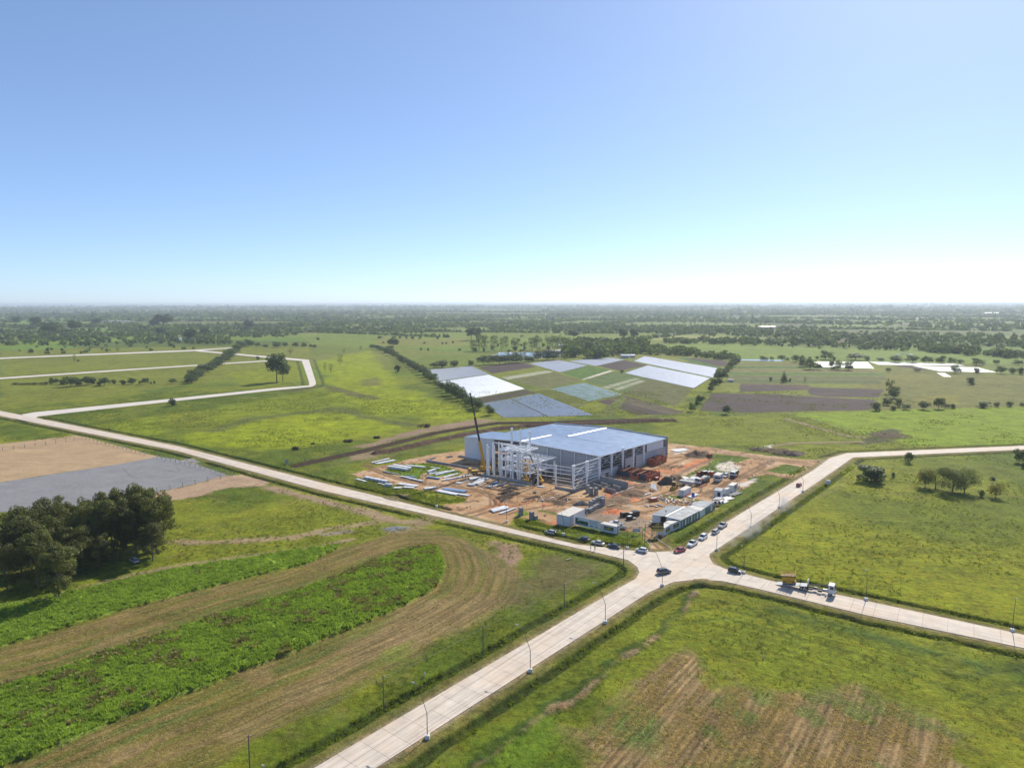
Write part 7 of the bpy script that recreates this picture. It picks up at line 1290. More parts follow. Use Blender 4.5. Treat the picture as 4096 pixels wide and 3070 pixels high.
def car(label, u, v, az, col, kind='hatch', group=None, open_gate=False):
    mk = 'car_' + col
    if mk not in M: mat(mk, {'white': (.68, .69, .70), 'silver': (.40, .40, .39), 'pearl': (.52, .50, .46), 'black': (.014, .016, .022), 'graphite': (.035, .035, .042), 'red': (.38, .03, .028), 'grey': (.12, .12, .125), 'dusty': (.45, .46, .47)}[col], .28, coat=.6, metal=.25 if col in ('silver', 'grey', 'graphite', 'pearl') else 0)
    x, y = at(u, v); on = pdist(network, np.array([x]), np.array([y]))[0] < .5; L_, Wd, H, gh, hood = {'hatch': (3.9, 1.70, 1.50, (.80, -1.80), .95), 'sedan': (4.6, 1.80, 1.45, (.75, -1.35), .95), 'suv': (4.4, 1.82, 1.68, (.85, -2.05), 1.05), 'pickup': (5.3, 1.86, 1.80, (.85, -.95), 1.10)}[kind]
    r = thing('pickup_truck' if kind == 'pickup' else 'car', label, 'pickup' if kind == 'pickup' else 'car', (x, y, .125 if on else .02), PI / 2 - R(az), group); h = L_ / 2; w_ = Wd / 2; b = .26; bl = H * .60
    if kind == 'sedan': pr = [(-h, .86, .80, .42, bl * .92), (-h + .15, .95, .92, b, bl * 1.02), (-1.35, 1, .96, b, bl * 1.05), (.9, 1, .95, b, bl * 1.02), (h - .5, .98, .90, b, bl * .90), (h - .1, .90, .80, b, bl * .74), (h, .80, .72, .36, bl * .62)]
    elif kind == 'pickup': pr = [(-h, .96, .94, .5, bl * 1.02), (-h + .1, 1, .97, .42, bl * 1.04), (-1.0, 1, .97, .36, bl * 1.04), (.95, 1, .95, .34, bl * 1.06), (h - .4, .98, .90, .34, bl * .98), (h - .06, .92, .84, .36, bl * .86), (h, .86, .78, .42, bl * .74)]
    else: pr = [(-h, .88, .84, .42, bl * 1.0), (-h + .12, .97, .93, b, bl * 1.08), (-1.2, 1, .96, b, bl * 1.06), (.9, 1, .95, b, bl * 1.03), (h - .5, .98, .90, b, bl * .94), (h - .1, .90, .80, b, bl * .78), (h, .82, .72, .36, bl * .64)]
    loft([(x_, a * w_, c * w_, d, e) for x_, a, c, d, e in pr], 'body', mk, r)
    g0_, g1_ = gh; zt = H - .03; zb = bl * 1.02
    gl = [(g1_ - (.05 if kind != 'sedan' else .35), .84, .80, zb - .05, zb + .02), (g1_ + .28, .86, .74, zb - .05, zt - .05), (g1_ + .75, .88, .74, zb - .05, zt), (g0_ - .85, .88, .73, zb - .05, zt), (g0_ - .35, .88, .74, zb - .05, zt - .08), (g0_ + .35, .86, .80, zb - .05, zb + .02)]
    if kind == 'pickup': gl[0] = (g1_ - .12, .86, .80, zb - .05, zb + .05)
    loft([(x_, a * w_, c * w_, d, e) for x_, a, c, d, e in gl], 'windows', 'glass', r)
    MB().prism([(g1_ + .25, -w_ * .70), (g0_ - .45, -w_ * .69), (g0_ - .45, w_ * .69), (g1_ + .25, w_ * .70)], zt - .04, zt + .035).build('roof', M[mk], r, bevel=.02)
    for sx, a0, a1 in ((1, g0_ - .42, g0_ + .30), (1, g1_ + .3, g1_ - .02), (1, (g0_ + g1_) / 2 - .1, (g0_ + g1_) / 2 - .06)):
        for sy in (-1, 1): MB().bar((a0, sy * w_ * .70, zt), (a1, sy * w_ * .88, zb), .07).build('pillar', M[mk], r)
    for sx in (1, -1):
        for sy in (1, -1): wheel(r, sx * L_ * .31 + (.05 if sx > 0 else 0), sy * (w_ - .10), .38 if kind in ('suv', 'pickup') else .32, .22, sy)
    for sy in (1, -1):
        MB().box((h - .09, sy * w_ * .66, bl * .72), (.16, w_ * .34, .15)).build('headlight', M['lamp_glass'], r); MB().box((-h + .04, sy * w_ * .76, bl * .88), (.10, w_ * .22, .22)).build('tail_light', M['red_lens'], r); MB().box((g0_ + .05, sy * (w_ + .08), zb + .05), (.14, .16, .12)).build('mirror', M[mk], r)
    MB().box((h - .02, 0, .45), (.06, w_ * 1.1, .18)).build('grille', M['steel_dark'], r); MB().box((-h - .005, 0, .62), (.03, .45, .12)).build('number_plate', M['sign_white'], r)
    if kind == 'pickup': MB().box((-h + .85, 0, bl * 1.05), (1.45, w_ * 1.55, .04)).build('bed_floor', M['steel_dark'], r); MB().bar((g1_ - .25, -w_ * .75, bl + .45), (g1_ - .25, w_ * .75, bl + .45), .07).build('roll_bar', M['steel_dark'], r)
    if open_gate: MB().slab4([(-h + .25, -w_ * .8, zt + .06), (-h + .25, w_ * .8, zt + .06), (-h - .65, w_ * .78, zt + .35), (-h - .65, -w_ * .78, zt + .35)], .06).build('tailgate', M[mk], r)
    return r
car('silver hatchback with raised tailgate and people behind it at the roadside', 2200, 2134, -54, 'silver', 'hatch', None, True); car('dark grey hatchback, second in the roadside line, left of the pearl sedan', 2334, 2162, -54, 'graphite', 'hatch'); car('pearl silver sedan with sun glint on its roof in the roadside line', 2390, 2177, -54, 'pearl', 'sedan'); car('black sedan between the pearl sedan and the tall lamp', 2453, 2190.5, -54, 'black', 'sedan'); car('white hatchback parked next to the entrance drive', 2565, 2208, -56, 'white', 'hatch')
car('red sedan parked at the corner right of the entrance drive', 2717, 2208, 236, 'red', 'sedan'); car('white double cab pickup parked behind the red sedan', 2768, 2183, 220, 'white', 'pickup'); car('white compact car behind the white pickup on the side road', 2810, 2157, 219, 'white', 'suv'); car('white and dark hatchback facing away beside the side road lamp', 2861, 2134, 39, 'dusty', 'hatch'); car('pale silver pickup last in the side road line, in the dust', 2889, 2110, 219, 'silver', 'pickup')
car('red hatchback driving away in dust on the side road', 3195, 1946, 39, 'red', 'hatch'); car('dark grey compact driving through the middle of the junction', 2654, 2294, 68, 'grey', 'suv'); car('black hatchback leaving the junction toward the flatbed truck', 2938, 2291, 126, 'black', 'hatch'); car('white pickup parked behind the container with the black sign', 2462, 2100, -62, 'white', 'pickup'); car('silver pickup half hidden behind the white one in the yard', 2476, 2112, -62, 'silver', 'pickup')
car('white car parked in the shade under the eucalyptus grove', 536, 2245, -50, 'dusty', 'hatch'); car('small white van behind the white cabin trailer', 2901, 1908, 215, 'white', 'suv')
def truck_cab(r, x, w_, z0, h_, m, fwd=1):
    L_ = 1.7; pts = [(x + fwd * L_ * .5, z0), (x + fwd * L_ * .52, z0 + h_ * .45), (x + fwd * L_ * .36, z0 + h_ * .95), (x + fwd * L_ * .2, z0 + h_), (x - fwd * L_ * .5, z0 + h_), (x - fwd * L_ * .5, z0)]
    n_ = len(pts); vs = [(px, -w_ / 2, pz) for px, pz in pts] + [(px, w_ / 2, pz) for px, pz in pts]; MB().add(vs, [tuple(range(n_)), tuple(range(2 * n_ - 1, n_ - 1, -1))] + [(k, (k + 1) % n_, n_ + (k + 1) % n_, n_ + k) for k in range(n_)]).build('cab', M[m], r, bevel=.04)
    a, b = pts[1], pts[2]; e = .03 * fwd; MB().add([(a[0] + e, -w_ * .43, a[1] + .08), (a[0] + e, w_ * .43, a[1] + .08), (b[0] + e, w_ * .42, b[1]), (b[0] + e, -w_ * .42, b[1]), (a[0] + e * 2, -w_ * .43, a[1] + .08), (a[0] + e * 2, w_ * .43, a[1] + .08), (b[0] + e * 2, w_ * .42, b[1]), (b[0] + e * 2, -w_ * .42, b[1])], [(0, 1, 2, 3), (7, 6, 5, 4), (0, 4, 5, 1), (1, 5, 6, 2), (2, 6, 7, 3), (3, 7, 4, 0)]).build('windscreen', M['windscreen'], r)
    for sy in (-1, 1):
        MB().box((x + fwd * .05, sy * (w_ / 2 + .012), z0 + h_ * .67), (L_ * .5, .02, h_ * .34)).build('side_window', M['glass'], r); MB().box((x + fwd * L_ * .5, sy * (w_ / 2 + .18), z0 + h_ * .6), (.12, .2, .4)).build('mirror', M['steel_dark'], r); MB().box((x + fwd * L_ * .53, sy * w_ * .36, z0 + .3), (.06, .4, .22)).build('headlight', M['lamp_glass'], r)
    MB().box((x + fwd * L_ * .53, 0, z0 + .05), (.14, w_, .35)).build('bumper', M['steel_dark'], r)
def tipbed(r, x0, x1, w_, z0, h_, m, cov): 
    MB().box(((x0 + x1) / 2, 0, z0), (x1 - x0, w_, .12)).build('bed', M[m], r)
    for sy in (-1, 1): MB().box(((x0 + x1) / 2, sy * w_ / 2, z0 + h_ / 2), (x1 - x0, .06, h_)).build('side_board', M[m], r)
    for xx in (x0, x1): MB().box((xx, 0, z0 + h_ / 2), (.06, w_ - .06, h_)).build('end_board', M[m], r)
    if cov: MB().prism([(x0 + .04, -w_ / 2 + .04), (x1 - .04, -w_ / 2 + .04), (x1 - .04, w_ / 2 - .04), (x0 + .04, w_ / 2 - .04)], z0 + h_ * .9, z0 + h_ + .1).build('cover', M[cov], r)
def truckbase(label, u, v, az, L_, name='truck', wh=(-.36, -.22, .36)):
    x, y = at(u, v); r = thing(name, label, 'truck', (x, y, .13 if pdist(network, np.array([x]), np.array([y]))[0] < .5 else .02), PI / 2 - R(az))
    for sy in (-.42, .42): MB().box((-.3, sy, .82), (L_ * .86, .14, .24)).build('chassis_rail', M['chassis'], r)
    for xx in wh:
        for sy in (-1, 1): wheel(r, xx * L_, sy * 1.02, .5, .32, sy)
        MB().bar((xx * L_, -1.0, .5), (xx * L_, 1.0, .5), .14).build('axle', M['chassis'], r)
    return r
r = truckbase('blue and white covered dump truck driving up the site track', 2936, 1905, 216, 6.6, wh=(-.3, .34)); truck_cab(r, 2.3, 2.2, .75, 1.9, 'white_paint'); MB().box((3.2, 0, 1.0), (.08, 2.1, .5)).build('grille_panel', M['steel_blue'], r); tipbed(r, -3.3, 1.2, 2.4, 1.2, 1.3, 'steel_dark', 'tarp_grey')
r = truckbase('white cab flatbed truck with a grey tarpaulin over its load', 2810, 1932, 222, 11.5, wh=(-.36, -.22, .38)); truck_cab(r, 4.6, 2.4, .8, 2.3, 'white_paint'); tipbed(r, -5.4, 2.9, 2.4, 1.2, .5, 'steel_dark', None); loft([(-5.2, 1.15, .9, 1.3, 2.3), (-3, 1.15, 1.0, 1.3, 2.9), (-.5, 1.15, .9, 1.3, 2.7), (.9, 1.1, .6, 1.3, 2.4)], 'tarpaulin', 'tarp_grey', r); MB().box((2.0, 0, 1.9), (1.6, 1.8, .9)).build('crate_load', M['brick'], r)
x, y = at(2747, 1942); r = thing('flatbed_trailer', 'grey and white low trailer parked behind the small container', 'trailer', (x, y, 0), PI / 2 - R(128)); tipbed(r, -3.2, 3.2, 2.3, .9, 1.2, 'panel_grey', 'tarp_grey')
for sx in (-1, 1): wheel(r, -1.5, sx * .95, .4, .25, sx); wheel(r, 1.5, sx * .95, .4, .25, sx)
# recovery truck with tilted bed and a folded scissor lift on it
TR_ = truckbase('white cab recovery truck with its tilted slide bed lowered to the road', 3238, 2364, 123.5, 12.4, 'recovery_truck', (-.17, -.07, .42)); truck_cab(TR_, 5.6, 2.4, .8, 2.35, 'white_paint')
for k, (a, b, c, s_) in enumerate([(3.6, .5, .9, (.8, .5, .5)), (2.6, -.6, .75, (1.0, .6, .5)), (1.3, .65, .8, (.9, .5, .55)), (4.3, -.3, 1.2, (.4, .4, .8)), (.2, -.6, .7, (1.1, .4, .4))]): MB().box((a, b, c), s_).build('equipment_box', M[('white_paint', 'chassis', 'panel_grey')[k % 3]], TR_)
MB().bar((-1.2, 1.0, 1.15), (4.2, 1.25, 2.2), .12).build('slide_arm', M['chassis'], TR_); MB().bar((-1.2, .6, 1.15), (4.0, .95, 2.0), .12).build('slide_arm', M['chassis'], TR_)
MB().add([(-8.9, -1.3, .02), (-8.9, 1.3, .02), (-.6, 1.3, 1.38), (-.6, -1.3, 1.38), (-8.9, -1.3, .12), (-8.9, 1.3, .12), (-.6, 1.3, 1.55), (-.6, -1.3, 1.55)], [(3, 2, 1, 0), (4, 5, 6, 7), (0, 1, 5, 4), (1, 2, 6, 5), (2, 3, 7, 6), (3, 0, 4, 7)]).build('tilted_bed', M['panel_grey'], TR_)
for yy in (-1.1, -.55, 0, .55, 1.1): MB().bar((-.65, yy, 1.5), (-.45, yy, 3.1), .07).build('headboard_bar', M['white_paint'], TR_)
for z in (2.0, 2.5, 3.05): MB().bar((-.6, -1.2, z), (-.6, 1.2, z), .08).build('headboard_rail', M['white_paint'], TR_)
mw = TR_.matrix_basis.copy()
SLp = mw @ Vector((-5.4, 0, .78)); SL = thing('scissor_lift', 'yellow folded scissor lift with raised guard rails standing on the tilted truck bed', 'scissor lift', SLp, PI / 2 - R(123.5)); SL.rotation_euler = (0, -math.atan2(1.4, 8.3), PI / 2 - R(123.5))
MB().box((0, 0, .65), (3.5, 1.5, .7)).build('base', M['yellow_paint'], SL)
for sx in (-1, 1):
    for sy in (-1, 1): wheel(SL, sx * 1.3, sy * .85, .42, .26, sy)
for k in range(4):
    for sy in (-.5, .5): MB().bar((-1.5, sy, 1.1 + k * .28), (1.5, sy, 1.3 + k * .28), .12).bar((1.5, sy + .12, 1.1 + k * .28), (-1.5, sy + .12, 1.3 + k * .28), .12).build('scissor_arm', M['yellow_dirty'], SL)
for sy in (-.72, .72): MB().box((0, sy, 1.6), (3.4, .05, .95)).build('side_cover', M['yellow_paint'], SL)
MB().box((0, 0, 2.45), (3.9, 1.8, .14)).build('platform', M['wood'], SL)
for z in (2.9, 3.35):
    for sy in (-.88, .88): MB().bar((-1.9, sy, z), (1.9, sy, z), .06).build('guard_rail', M['yellow_paint'], SL)
    for sx in (-1.92, 1.92): MB().bar((sx, -.88, z), (sx, .88, z), .06).build('guard_rail', M['yellow_paint'], SL)
for sx in (-1.9, -.95, 0, .95, 1.9):
    for sy in (-.88, .88): MB().bar((sx, sy, 2.5), (sx, sy, 3.38), .06).build('rail_post', M['yellow_paint'], SL)
# mobile crane
cx, cy = at(1922, 1893); CR = thing('mobile_crane', 'yellow mobile crane with a long dark telescopic boom left of the office frame', 'crane', (cx, cy, 0), PI / 2 - R(-98)); 
for sy in (-.5, .5): MB().box((-.5, sy, 1.0), (11.5, .3, .4)).build('chassis_rail', M['chassis'], CR)
for xx in (-4.6, -3.1, 2.2, 3.8):
    for sy in (-1, 1): wheel(CR, xx, sy * 1.15, .62, .4, sy)
truck_cab(CR, 5.2, 2.5, .8, 2.0, 'yellow_paint'); MB().box((1.5, 0, 1.5), (5.6, 2.4, .6)).build('deck', M['yellow_dirty'], CR); MB().box((-2.2, 0, 1.45), (4.8, 2.5, .5)).build('deck', M['chassis'], CR)
for sx in (-5.6, 3.0):
    for sy in (-1, 1): MB().bar((sx, 0, .8), (sx, sy * 3.0, .7), .3).bar((sx, sy * 3.0, .7), (sx, sy * 3.0, .05), .2).build('outrigger', M['yellow_paint'], CR)
MB().box((-2.6, .2, 2.5), (4.2, 2.4, 1.5)).build('counterweight_house', M['yellow_paint'], CR); MB().box((-.6, -1.0, 2.5), (1.6, .9, 1.7)).build('operator_cab', M['yellow_dirty'], CR); MB().box((-.3, -1.47, 2.8), (1.1, .03, .9)).build('cab_window', M['glass'], CR)
bx, by = at(1938, 1893); tip_x = -13.2; tip = (at(1886, 1893)[0] - .3, by - 1.0, hgt(1930, 1893, 1574)); b0_ = Vector((bx, by, 2.8)); tp = Vector(tip); bb = lambda t: b0_.lerp(tp, t)
BO_ = [(0, .36, 1.15, 'yellow_paint'), (.36, .70, .80, 'chassis'), (.70, 1.0, .55, 'chassis')]
loc_inv = CR.matrix_basis.inverted()
for t0, t1, ww, m in BO_: MB().bar(loc_inv @ bb(t0 - (.02 if t0 else 0)), loc_inv @ bb(t1), ww, ww * 1.15).build('boom_section', M[m], CR)
for t in (.36, .70): MB().bar(loc_inv @ bb(t - .012), loc_inv @ bb(t + .012), 1.2 if t < .5 else .9, 1.3 if t < .5 else 1.0).build('boom_collar', M['yellow_paint'], CR)
MB().bar(loc_inv @ Vector((bx - 1.8, by - 1.2, 2.4)), loc_inv @ bb(.2), .4).build('lift_cylinder', M['yellow_dirty'], CR); MB().bar(loc_inv @ (bb(1.0) + Vector((-.6, 0, .1))), loc_inv @ (bb(1.0) + Vector((.4, 0, .3))), .7, .5).build('boom_head', M['chassis'], CR)
for o_ in (-.9, -1.2): MB().bar(loc_inv @ (bb(.34) + Vector((o_, 0, 0))), loc_inv @ (bb(.05) + Vector((o_, 0, .5))), .06).build('hoist_rope', M['wire'], CR)
# second yellow machine behind
x, y = at(1992, 1862); r = thing('yellow_crane', 'second yellow crane body half hidden behind the white columns', 'crane', (x, y, 0), PI / 2 - R(120)); MB().box((0, 0, 1.6), (7, 2.4, 1.2)).build('deck', M['yellow_dirty'], r); MB().box((-2.4, 0, 2.8), (2, 2.2, 1.4)).build('cab', M['yellow_paint'], r, bevel=.1); MB().bar((-2, 0, 3.4), (8, 0, 3.0), .8, .9).build('boom_section', M['wood'], r); MB().box((-2.5, -1.12, 3.0), (1.3, .03, .8)).build('cab_window', M['glass'], r)
for xx in (-2.5, -.8, 2.4):
    for sy in (-1, 1): wheel(r, xx, sy * 1.1, .6, .4, sy)
# extended scissor lift inside the frame
x, y = at(2104, 1928); r = thing('scissor_lift', 'tall extended orange yellow scissor lift at the right of the office frame', 'scissor lift', (x, y, 0), R(-40)); MB().box((0, 0, .8), (3.6, 1.8, .8)).build('base', M['yellow_paint'], r)
for sx in (-1, 1):
    for sy in (-1, 1): wheel(r, sx * 1.4, sy * .95, .45, .3, sy)
for k in range(5):
    z0, z1 = 1.3 + k * 1.5, 2.8 + k * 1.5
    for sy in (-.6, .6): MB().bar((-1.3, sy, z0), (1.3, sy, z1), .2, .24).build('scissor_arm', M['yellow_paint'], r); MB().bar((1.3, sy * .8, z0), (-1.3, sy * .8, z1), .2, .24).build('scissor_arm', M['yellow_dirty'], r)
    MB().bar((-1.3, -.6, z1), (-1.3, .6, z1), .14).bar((1.3, -.6, z1), (1.3, .6, z1), .14).build('scissor_pin', M['yellow_dirty'], r)
MB().box((.3, 0, 8.95), (5.4, 2.0, .25)).build('platform', M['yellow_paint'], r)
for z in (9.5, 10.05):
    for sy in (-1, 1): MB().bar((-2.4, sy, z), (3.0, sy, z), .08).build('guard_rail', M['yellow_paint'], r)
    for sx in (-2.4, 3.0): MB().bar((sx, -1, z), (sx, 1, z), .08).build('guard_rail', M['yellow_paint'], r)
for sx in (-2.4, -1, .3, 1.6, 3.0):
    for sy in (-1, 1): MB().bar((sx, sy, 9.05), (sx, sy, 10.1), .07).build('rail_post', M['yellow_paint'], r)
# telehandler
x, y = at(2150, 1934); r = thing('telehandler', 'black and yellow telescopic handler with raised boom beside the scissor lift', 'telehandler', (x, y, 0), PI / 2 - R(-58)); MB().box((0, 0, 1.2), (4.6, 1.5, .8)).build('body', M['chassis'], r, bevel=.08); MB().box((-2.2, 0, 1.5), (1.2, 1.9, 1.1)).build('engine_cover', M['yellow_paint'], r, bevel=.1); MB().box((.3, .55, 2.1), (1.4, .9, 1.5)).build('cab', M['glass'], r, bevel=.06); MB().box((.3, .55, 2.9), (1.5, 1.0, .08)).build('cab_roof', M['yellow_paint'], r)
for sx in (-1, 1):
    for sy in (-1, 1): wheel(r, sx * 1.5, sy * 1.0, .65, .42, sy)
MB().bar((-2.0, -.4, 2.1), (1.1, -.4, 6.2), .5, .55).build('boom_section', M['yellow_paint'], r); MB().bar((1.0, -.4, 6.05), (4.2, -.4, 12.4), .34, .38).build('boom_section', M['chassis'], r); MB().bar((4.2, -.4, 12.4), (6.2, -.4, 12.6), .3, .34).build('jib', M['chassis'], r); MB().bar((6.2, -.4, 12.6), (6.2, -.4, 11.4), .05).build('hook_line', M['wire'], r)
# wheel loader
x, y = at(2696, 1953); r = thing('wheel_loader', 'dirty yellow backhoe loader beside the dark soil heap', 'loader', (x, y, 0), PI / 2 - R(205)); MB().box((-.6, 0, 1.35), (3.2, 1.5, 1.0)).build('engine_cover', M['yellow_dirty'], r, bevel=.08); MB().box((.5, 0, 2.2), (1.5, 1.5, 1.5)).build('cab', M['glass'], r, bevel=.05); MB().box((.5, 0, 3.05), (1.8, 1.7, .12)).build('cab_roof', M['wood'], r)
for sy in (-1, 1): wheel(r, 1.3, sy * .9, .5, .35, sy); wheel(r, -1.3, sy * 1.0, .75, .45, sy); MB().bar((1.0, sy * .6, 1.6), (3.2, sy * .6, .9), .16).build('lift_arm', M['yellow_dirty'], r)
for sx, sy in ((-.2, -.72), (-.2, .72), (1.2, -.72), (1.2, .72)): MB().bar((sx, sy, 1.6), (sx, sy, 3.0), .1).build('cab_post', M['yellow_dirty'], r)
MB().add([(3.1, -1.1, .2), (3.1, 1.1, .2), (4.0, 1.1, .15), (4.0, -1.1, .15), (3.0, -1.1, 1.2), (3.0, 1.1, 1.2)], [(0, 1, 2, 3), (0, 4, 5, 1), (0, 3, 4), (1, 5, 2)]).build('bucket', M['yellow_dirty'], r); MB().bar((-2.1, 0, 1.4), (-3.3, 0, 3.4), .28).build('backhoe_boom', M['yellow_dirty'], r); MB().bar((-3.3, 0, 3.4), (-4.4, 0, 1.4), .22).build('backhoe_arm', M['yellow_dirty'], r)

# ---------------------------------------------------------------- people
_bodies = {}
def body_mesh(pose):
    if pose in _bodies: return _bodies[pose]
    st = {'stand': ((.11, 0), (-.11, 0), (.30, .02, .82), (-.30, .02, .82), 0), 'walk': ((.10, .22), (-.10, -.20), (.28, -.18, .88), (-.28, .22, .90), .03), 'work': ((.13, .05), (-.13, -.05), (.22, .42, 1.02), (-.22, .40, .95), .12), 'kick': ((.10, .62), (-.10, 0), (.30, .15, .95), (-.30, .1, .95), -.05)}[pose]
    (lx, ly), (rx, ry), la, ra, ln = st
    V = [(0, 0, .93), (0, ln * .5, 1.15), (0, ln, 1.38), (0, ln * 1.1, 1.50), (0, ln * 1.3, 1.60), (0, ln * 1.4, 1.72), (.10, 0, .88), (lx, ly * .5 + .03, .50), (lx, ly, .10 if pose != 'kick' else .35), (lx, ly + .14, .05 if pose != 'kick' else .40), (-.10, 0, .88), (rx, ry * .5 + .03, .50), (rx, ry, .10), (rx, ry + .14, .05),
         (.18, ln, 1.40), (.24 + .03, (la[1]) * .4, 1.14), (la[0], la[1], la[2]), (-.18, ln, 1.40), (-.27, ra[1] * .4, 1.14), (ra[0], ra[1], ra[2])]
    E_ = [(0, 1), (1, 2), (2, 3), (3, 4), (4, 5), (0, 6), (6, 7), (7, 8), (8, 9), (0, 10), (10, 11), (11, 12), (12, 13), (2, 14), (14, 15), (15, 16), (2, 17), (17, 18), (18, 19)]
    Rd = [.16, .15, .17, .07, .10, .09, .105, .075, .05, .045, .105, .075, .05, .045, .075, .055, .042, .075, .055, .042]
    me = bpy.data.meshes.new('b'); me.from_pydata(V, E_, []); o = bpy.data.objects.new('b', me); C.objects.link(o); o.modifiers.new('s', 'SKIN'); sm_ = o.modifiers.new('u', 'SUBSURF'); sm_.levels = 1
    for v_, q in zip(me.skin_vertices[0].data, Rd): v_.radius = (q, q * .82)
    me.skin_vertices[0].data[0].use_root = True
    dg = bpy.context.evaluated_depsgraph_get(); me2 = bpy.data.meshes.new_from_object(o.evaluated_get(dg)); bpy.data.objects.remove(o); _bodies[pose] = me2; return me2
def person(label, u, v, pose='stand', az=180, top='hivis', legs='cloth_dark', hat='helmet_white', z=0, loc=None, group=None):
    x, y = loc[:2] if loc else at(u, v); on = pdist(network, np.array([x]), np.array([y]))[0] < 0
    r = thing('person', label, 'person', (x, y, (loc[2] if loc else 0) + z + (.12 if on and not loc else .02)), -R(az)); me = body_mesh(pose).copy(); me.materials.clear()
    for m in (legs, top, 'skin'): me.materials.append(M[m])
    for p in me.polygons:
        c = p.center; p.material_index = 0 if c.z < .92 else 2 if c.z > 1.50 or (abs(c.x) > .2 and c.z < 1.0) or math.hypot(c.x, c.y) > .38 and c.z < 1.1 else 1
    b = bpy.data.objects.new('body', me); C.objects.link(b); b.parent = r
    if hat: ln = {'stand': 0, 'walk': .04, 'work': .16, 'kick': -.07}[pose]; MB().tube((0, ln, 1.72), (0, ln, 1.77), .15, 10, .14).tube((0, ln, 1.77), (0, ln, 1.86), .13, 10, .06).build('helmet', M[hat], r)
    else: MB().tube((0, 0, 1.70), (0, 0, 1.82), .105, 8, .06).build('hair', M['cloth_dark'], r)
    return r
person('person in dark clothes standing in the road left of the one in green', 2361, 2202, 'stand', 100, 'cloth_dark', 'cloth_dark', None); person('person in a green vest and white helmet standing in the middle of the road', 2378, 2203, 'walk', 200)
person('person in yellow green jacket beside the silver hatchback', 2239, 2141, 'stand', 280); person('second person in yellow green next to the ditch by the silver hatchback', 2235, 2138, 'stand', 90); person('person in blue leaning at the open tailgate', 2220, 2140, 'work', 300, 'cloth_blue', 'cloth_dark', None); person('dark dressed person at the open tailgate', 2227, 2139, 'work', 280, 'cloth_dark', 'cloth_dark', None)
for k, (u, v, pz, lb, tp_) in enumerate([(1849, 1913, 'work', 'worker in yellow helmet at the left end of the lattice beam', 'cloth_dark'), (1862, 1910, 'work', 'second worker from the left behind the lattice beam', 'cloth_dark'), (1870, 1909, 'work', 'worker right of the pair behind the lattice beam', 'hivis'), (1874, 1920, 'stand', 'worker standing in front of the lattice beam', 'cloth_dark'), (1935, 1901, 'work', 'worker kneeling on the low wall near the crane', 'hivis'), (1969, 1947, 'work', 'worker in dark blue among the scattered angles', 'cloth_blue'), (1992, 1930, 'stand', 'worker beside the low wall in the frame shadow', 'cloth_dark'),
      (2635, 1890, 'stand', 'lone worker standing on the dirt behind the brick building', 'cloth_dark'), (2483, 1926, 'work', 'worker bent over the trench by the block wall', 'hivis'), (2470, 1922, 'work', 'second worker at the trench by the block wall', 'cloth_dark'), (2642, 1860, 'stand', 'worker between the two brick box rooms', 'hivis'), (2800, 1968, 'walk', 'worker at the left of the pair in the yard', 'cloth_dark'), (2806, 1966, 'walk', 'worker at the right of the pair in the yard', 'cloth_dark'), (2643, 1957, 'stand', 'worker in dark clothes right of the leaning sheet', 'cloth_dark'), (2346, 2069, 'work', 'worker in yellow helmet behind the pale box office', 'cloth_blue')]):
    person(lb, u, v, pz, random.uniform(0, 360), tp_, 'cloth_dark', ('helmet_white', 'helmet_yellow')[k % 2])
sx, sy = at(2104, 1928); person('worker on the platform of the extended scissor lift', 0, 0, 'work', 200, 'cloth_dark', 'cloth_dark', 'helmet_white', 0, (sx - .4, sy, 9.08)); person('second worker crouched on the scissor lift platform', 0, 0, 'work', 90, 'cloth_dark', 'cloth_dark', 'helmet_yellow', 0, (sx + 1.4, sy - .9, 9.08))
pv_ = mw @ Vector((-2.5, .1, 1.22)); person('dark dressed person kicking the machine on the tilted truck bed', 0, 0, 'kick', 303, 'cloth_dark', 'cloth_dark', None, 0, pv_)

# ---------------------------------------------------------------- street lamps, poles, fences
def lamp(u, v, arm_az, label, arm=3.3, H=10.0):
    x, y = at(u, v); r = thing('street_lamp', label, 'street lamp', (x, y, 0), 0, 'street lamps along the concrete roads'); d = Vector((math.sin(R(arm_az)), math.cos(R(arm_az)), 0))
    MB().box((0, 0, .3), (.85, .85, .9)).build('concrete_base', M['white_block'], r, bevel=.05); MB().tube((0, 0, .8), (0, 0, 5.0), .085, 8, .07).build('lower_pole', M['pole_brown'], r)
    e = Vector((0, 0, 5.0)); t = e + d * arm * .62 + Vector((0, 0, 4.3)); t2 = t + d * arm * .38 + Vector((0, 0, .45)); MB().tube(e, t, .06, 8, .045).build('leaning_pole', M['pole_brown'], r); MB().tube(t, t2, .06, 6).build('bracket', M['pole_brown'], r)
    h = MB().bar(t2 - d * .1, t2 + d * .65, .28, .14, .18, .08).build('lantern', M['concrete_block'], r); MB().bar(t2 + d * .1 + Vector((0, 0, -.09)), t2 + d * .6 + Vector((0, 0, -.08)), .2, .04).build('lamp_glass', M['lamp_glass'], h)
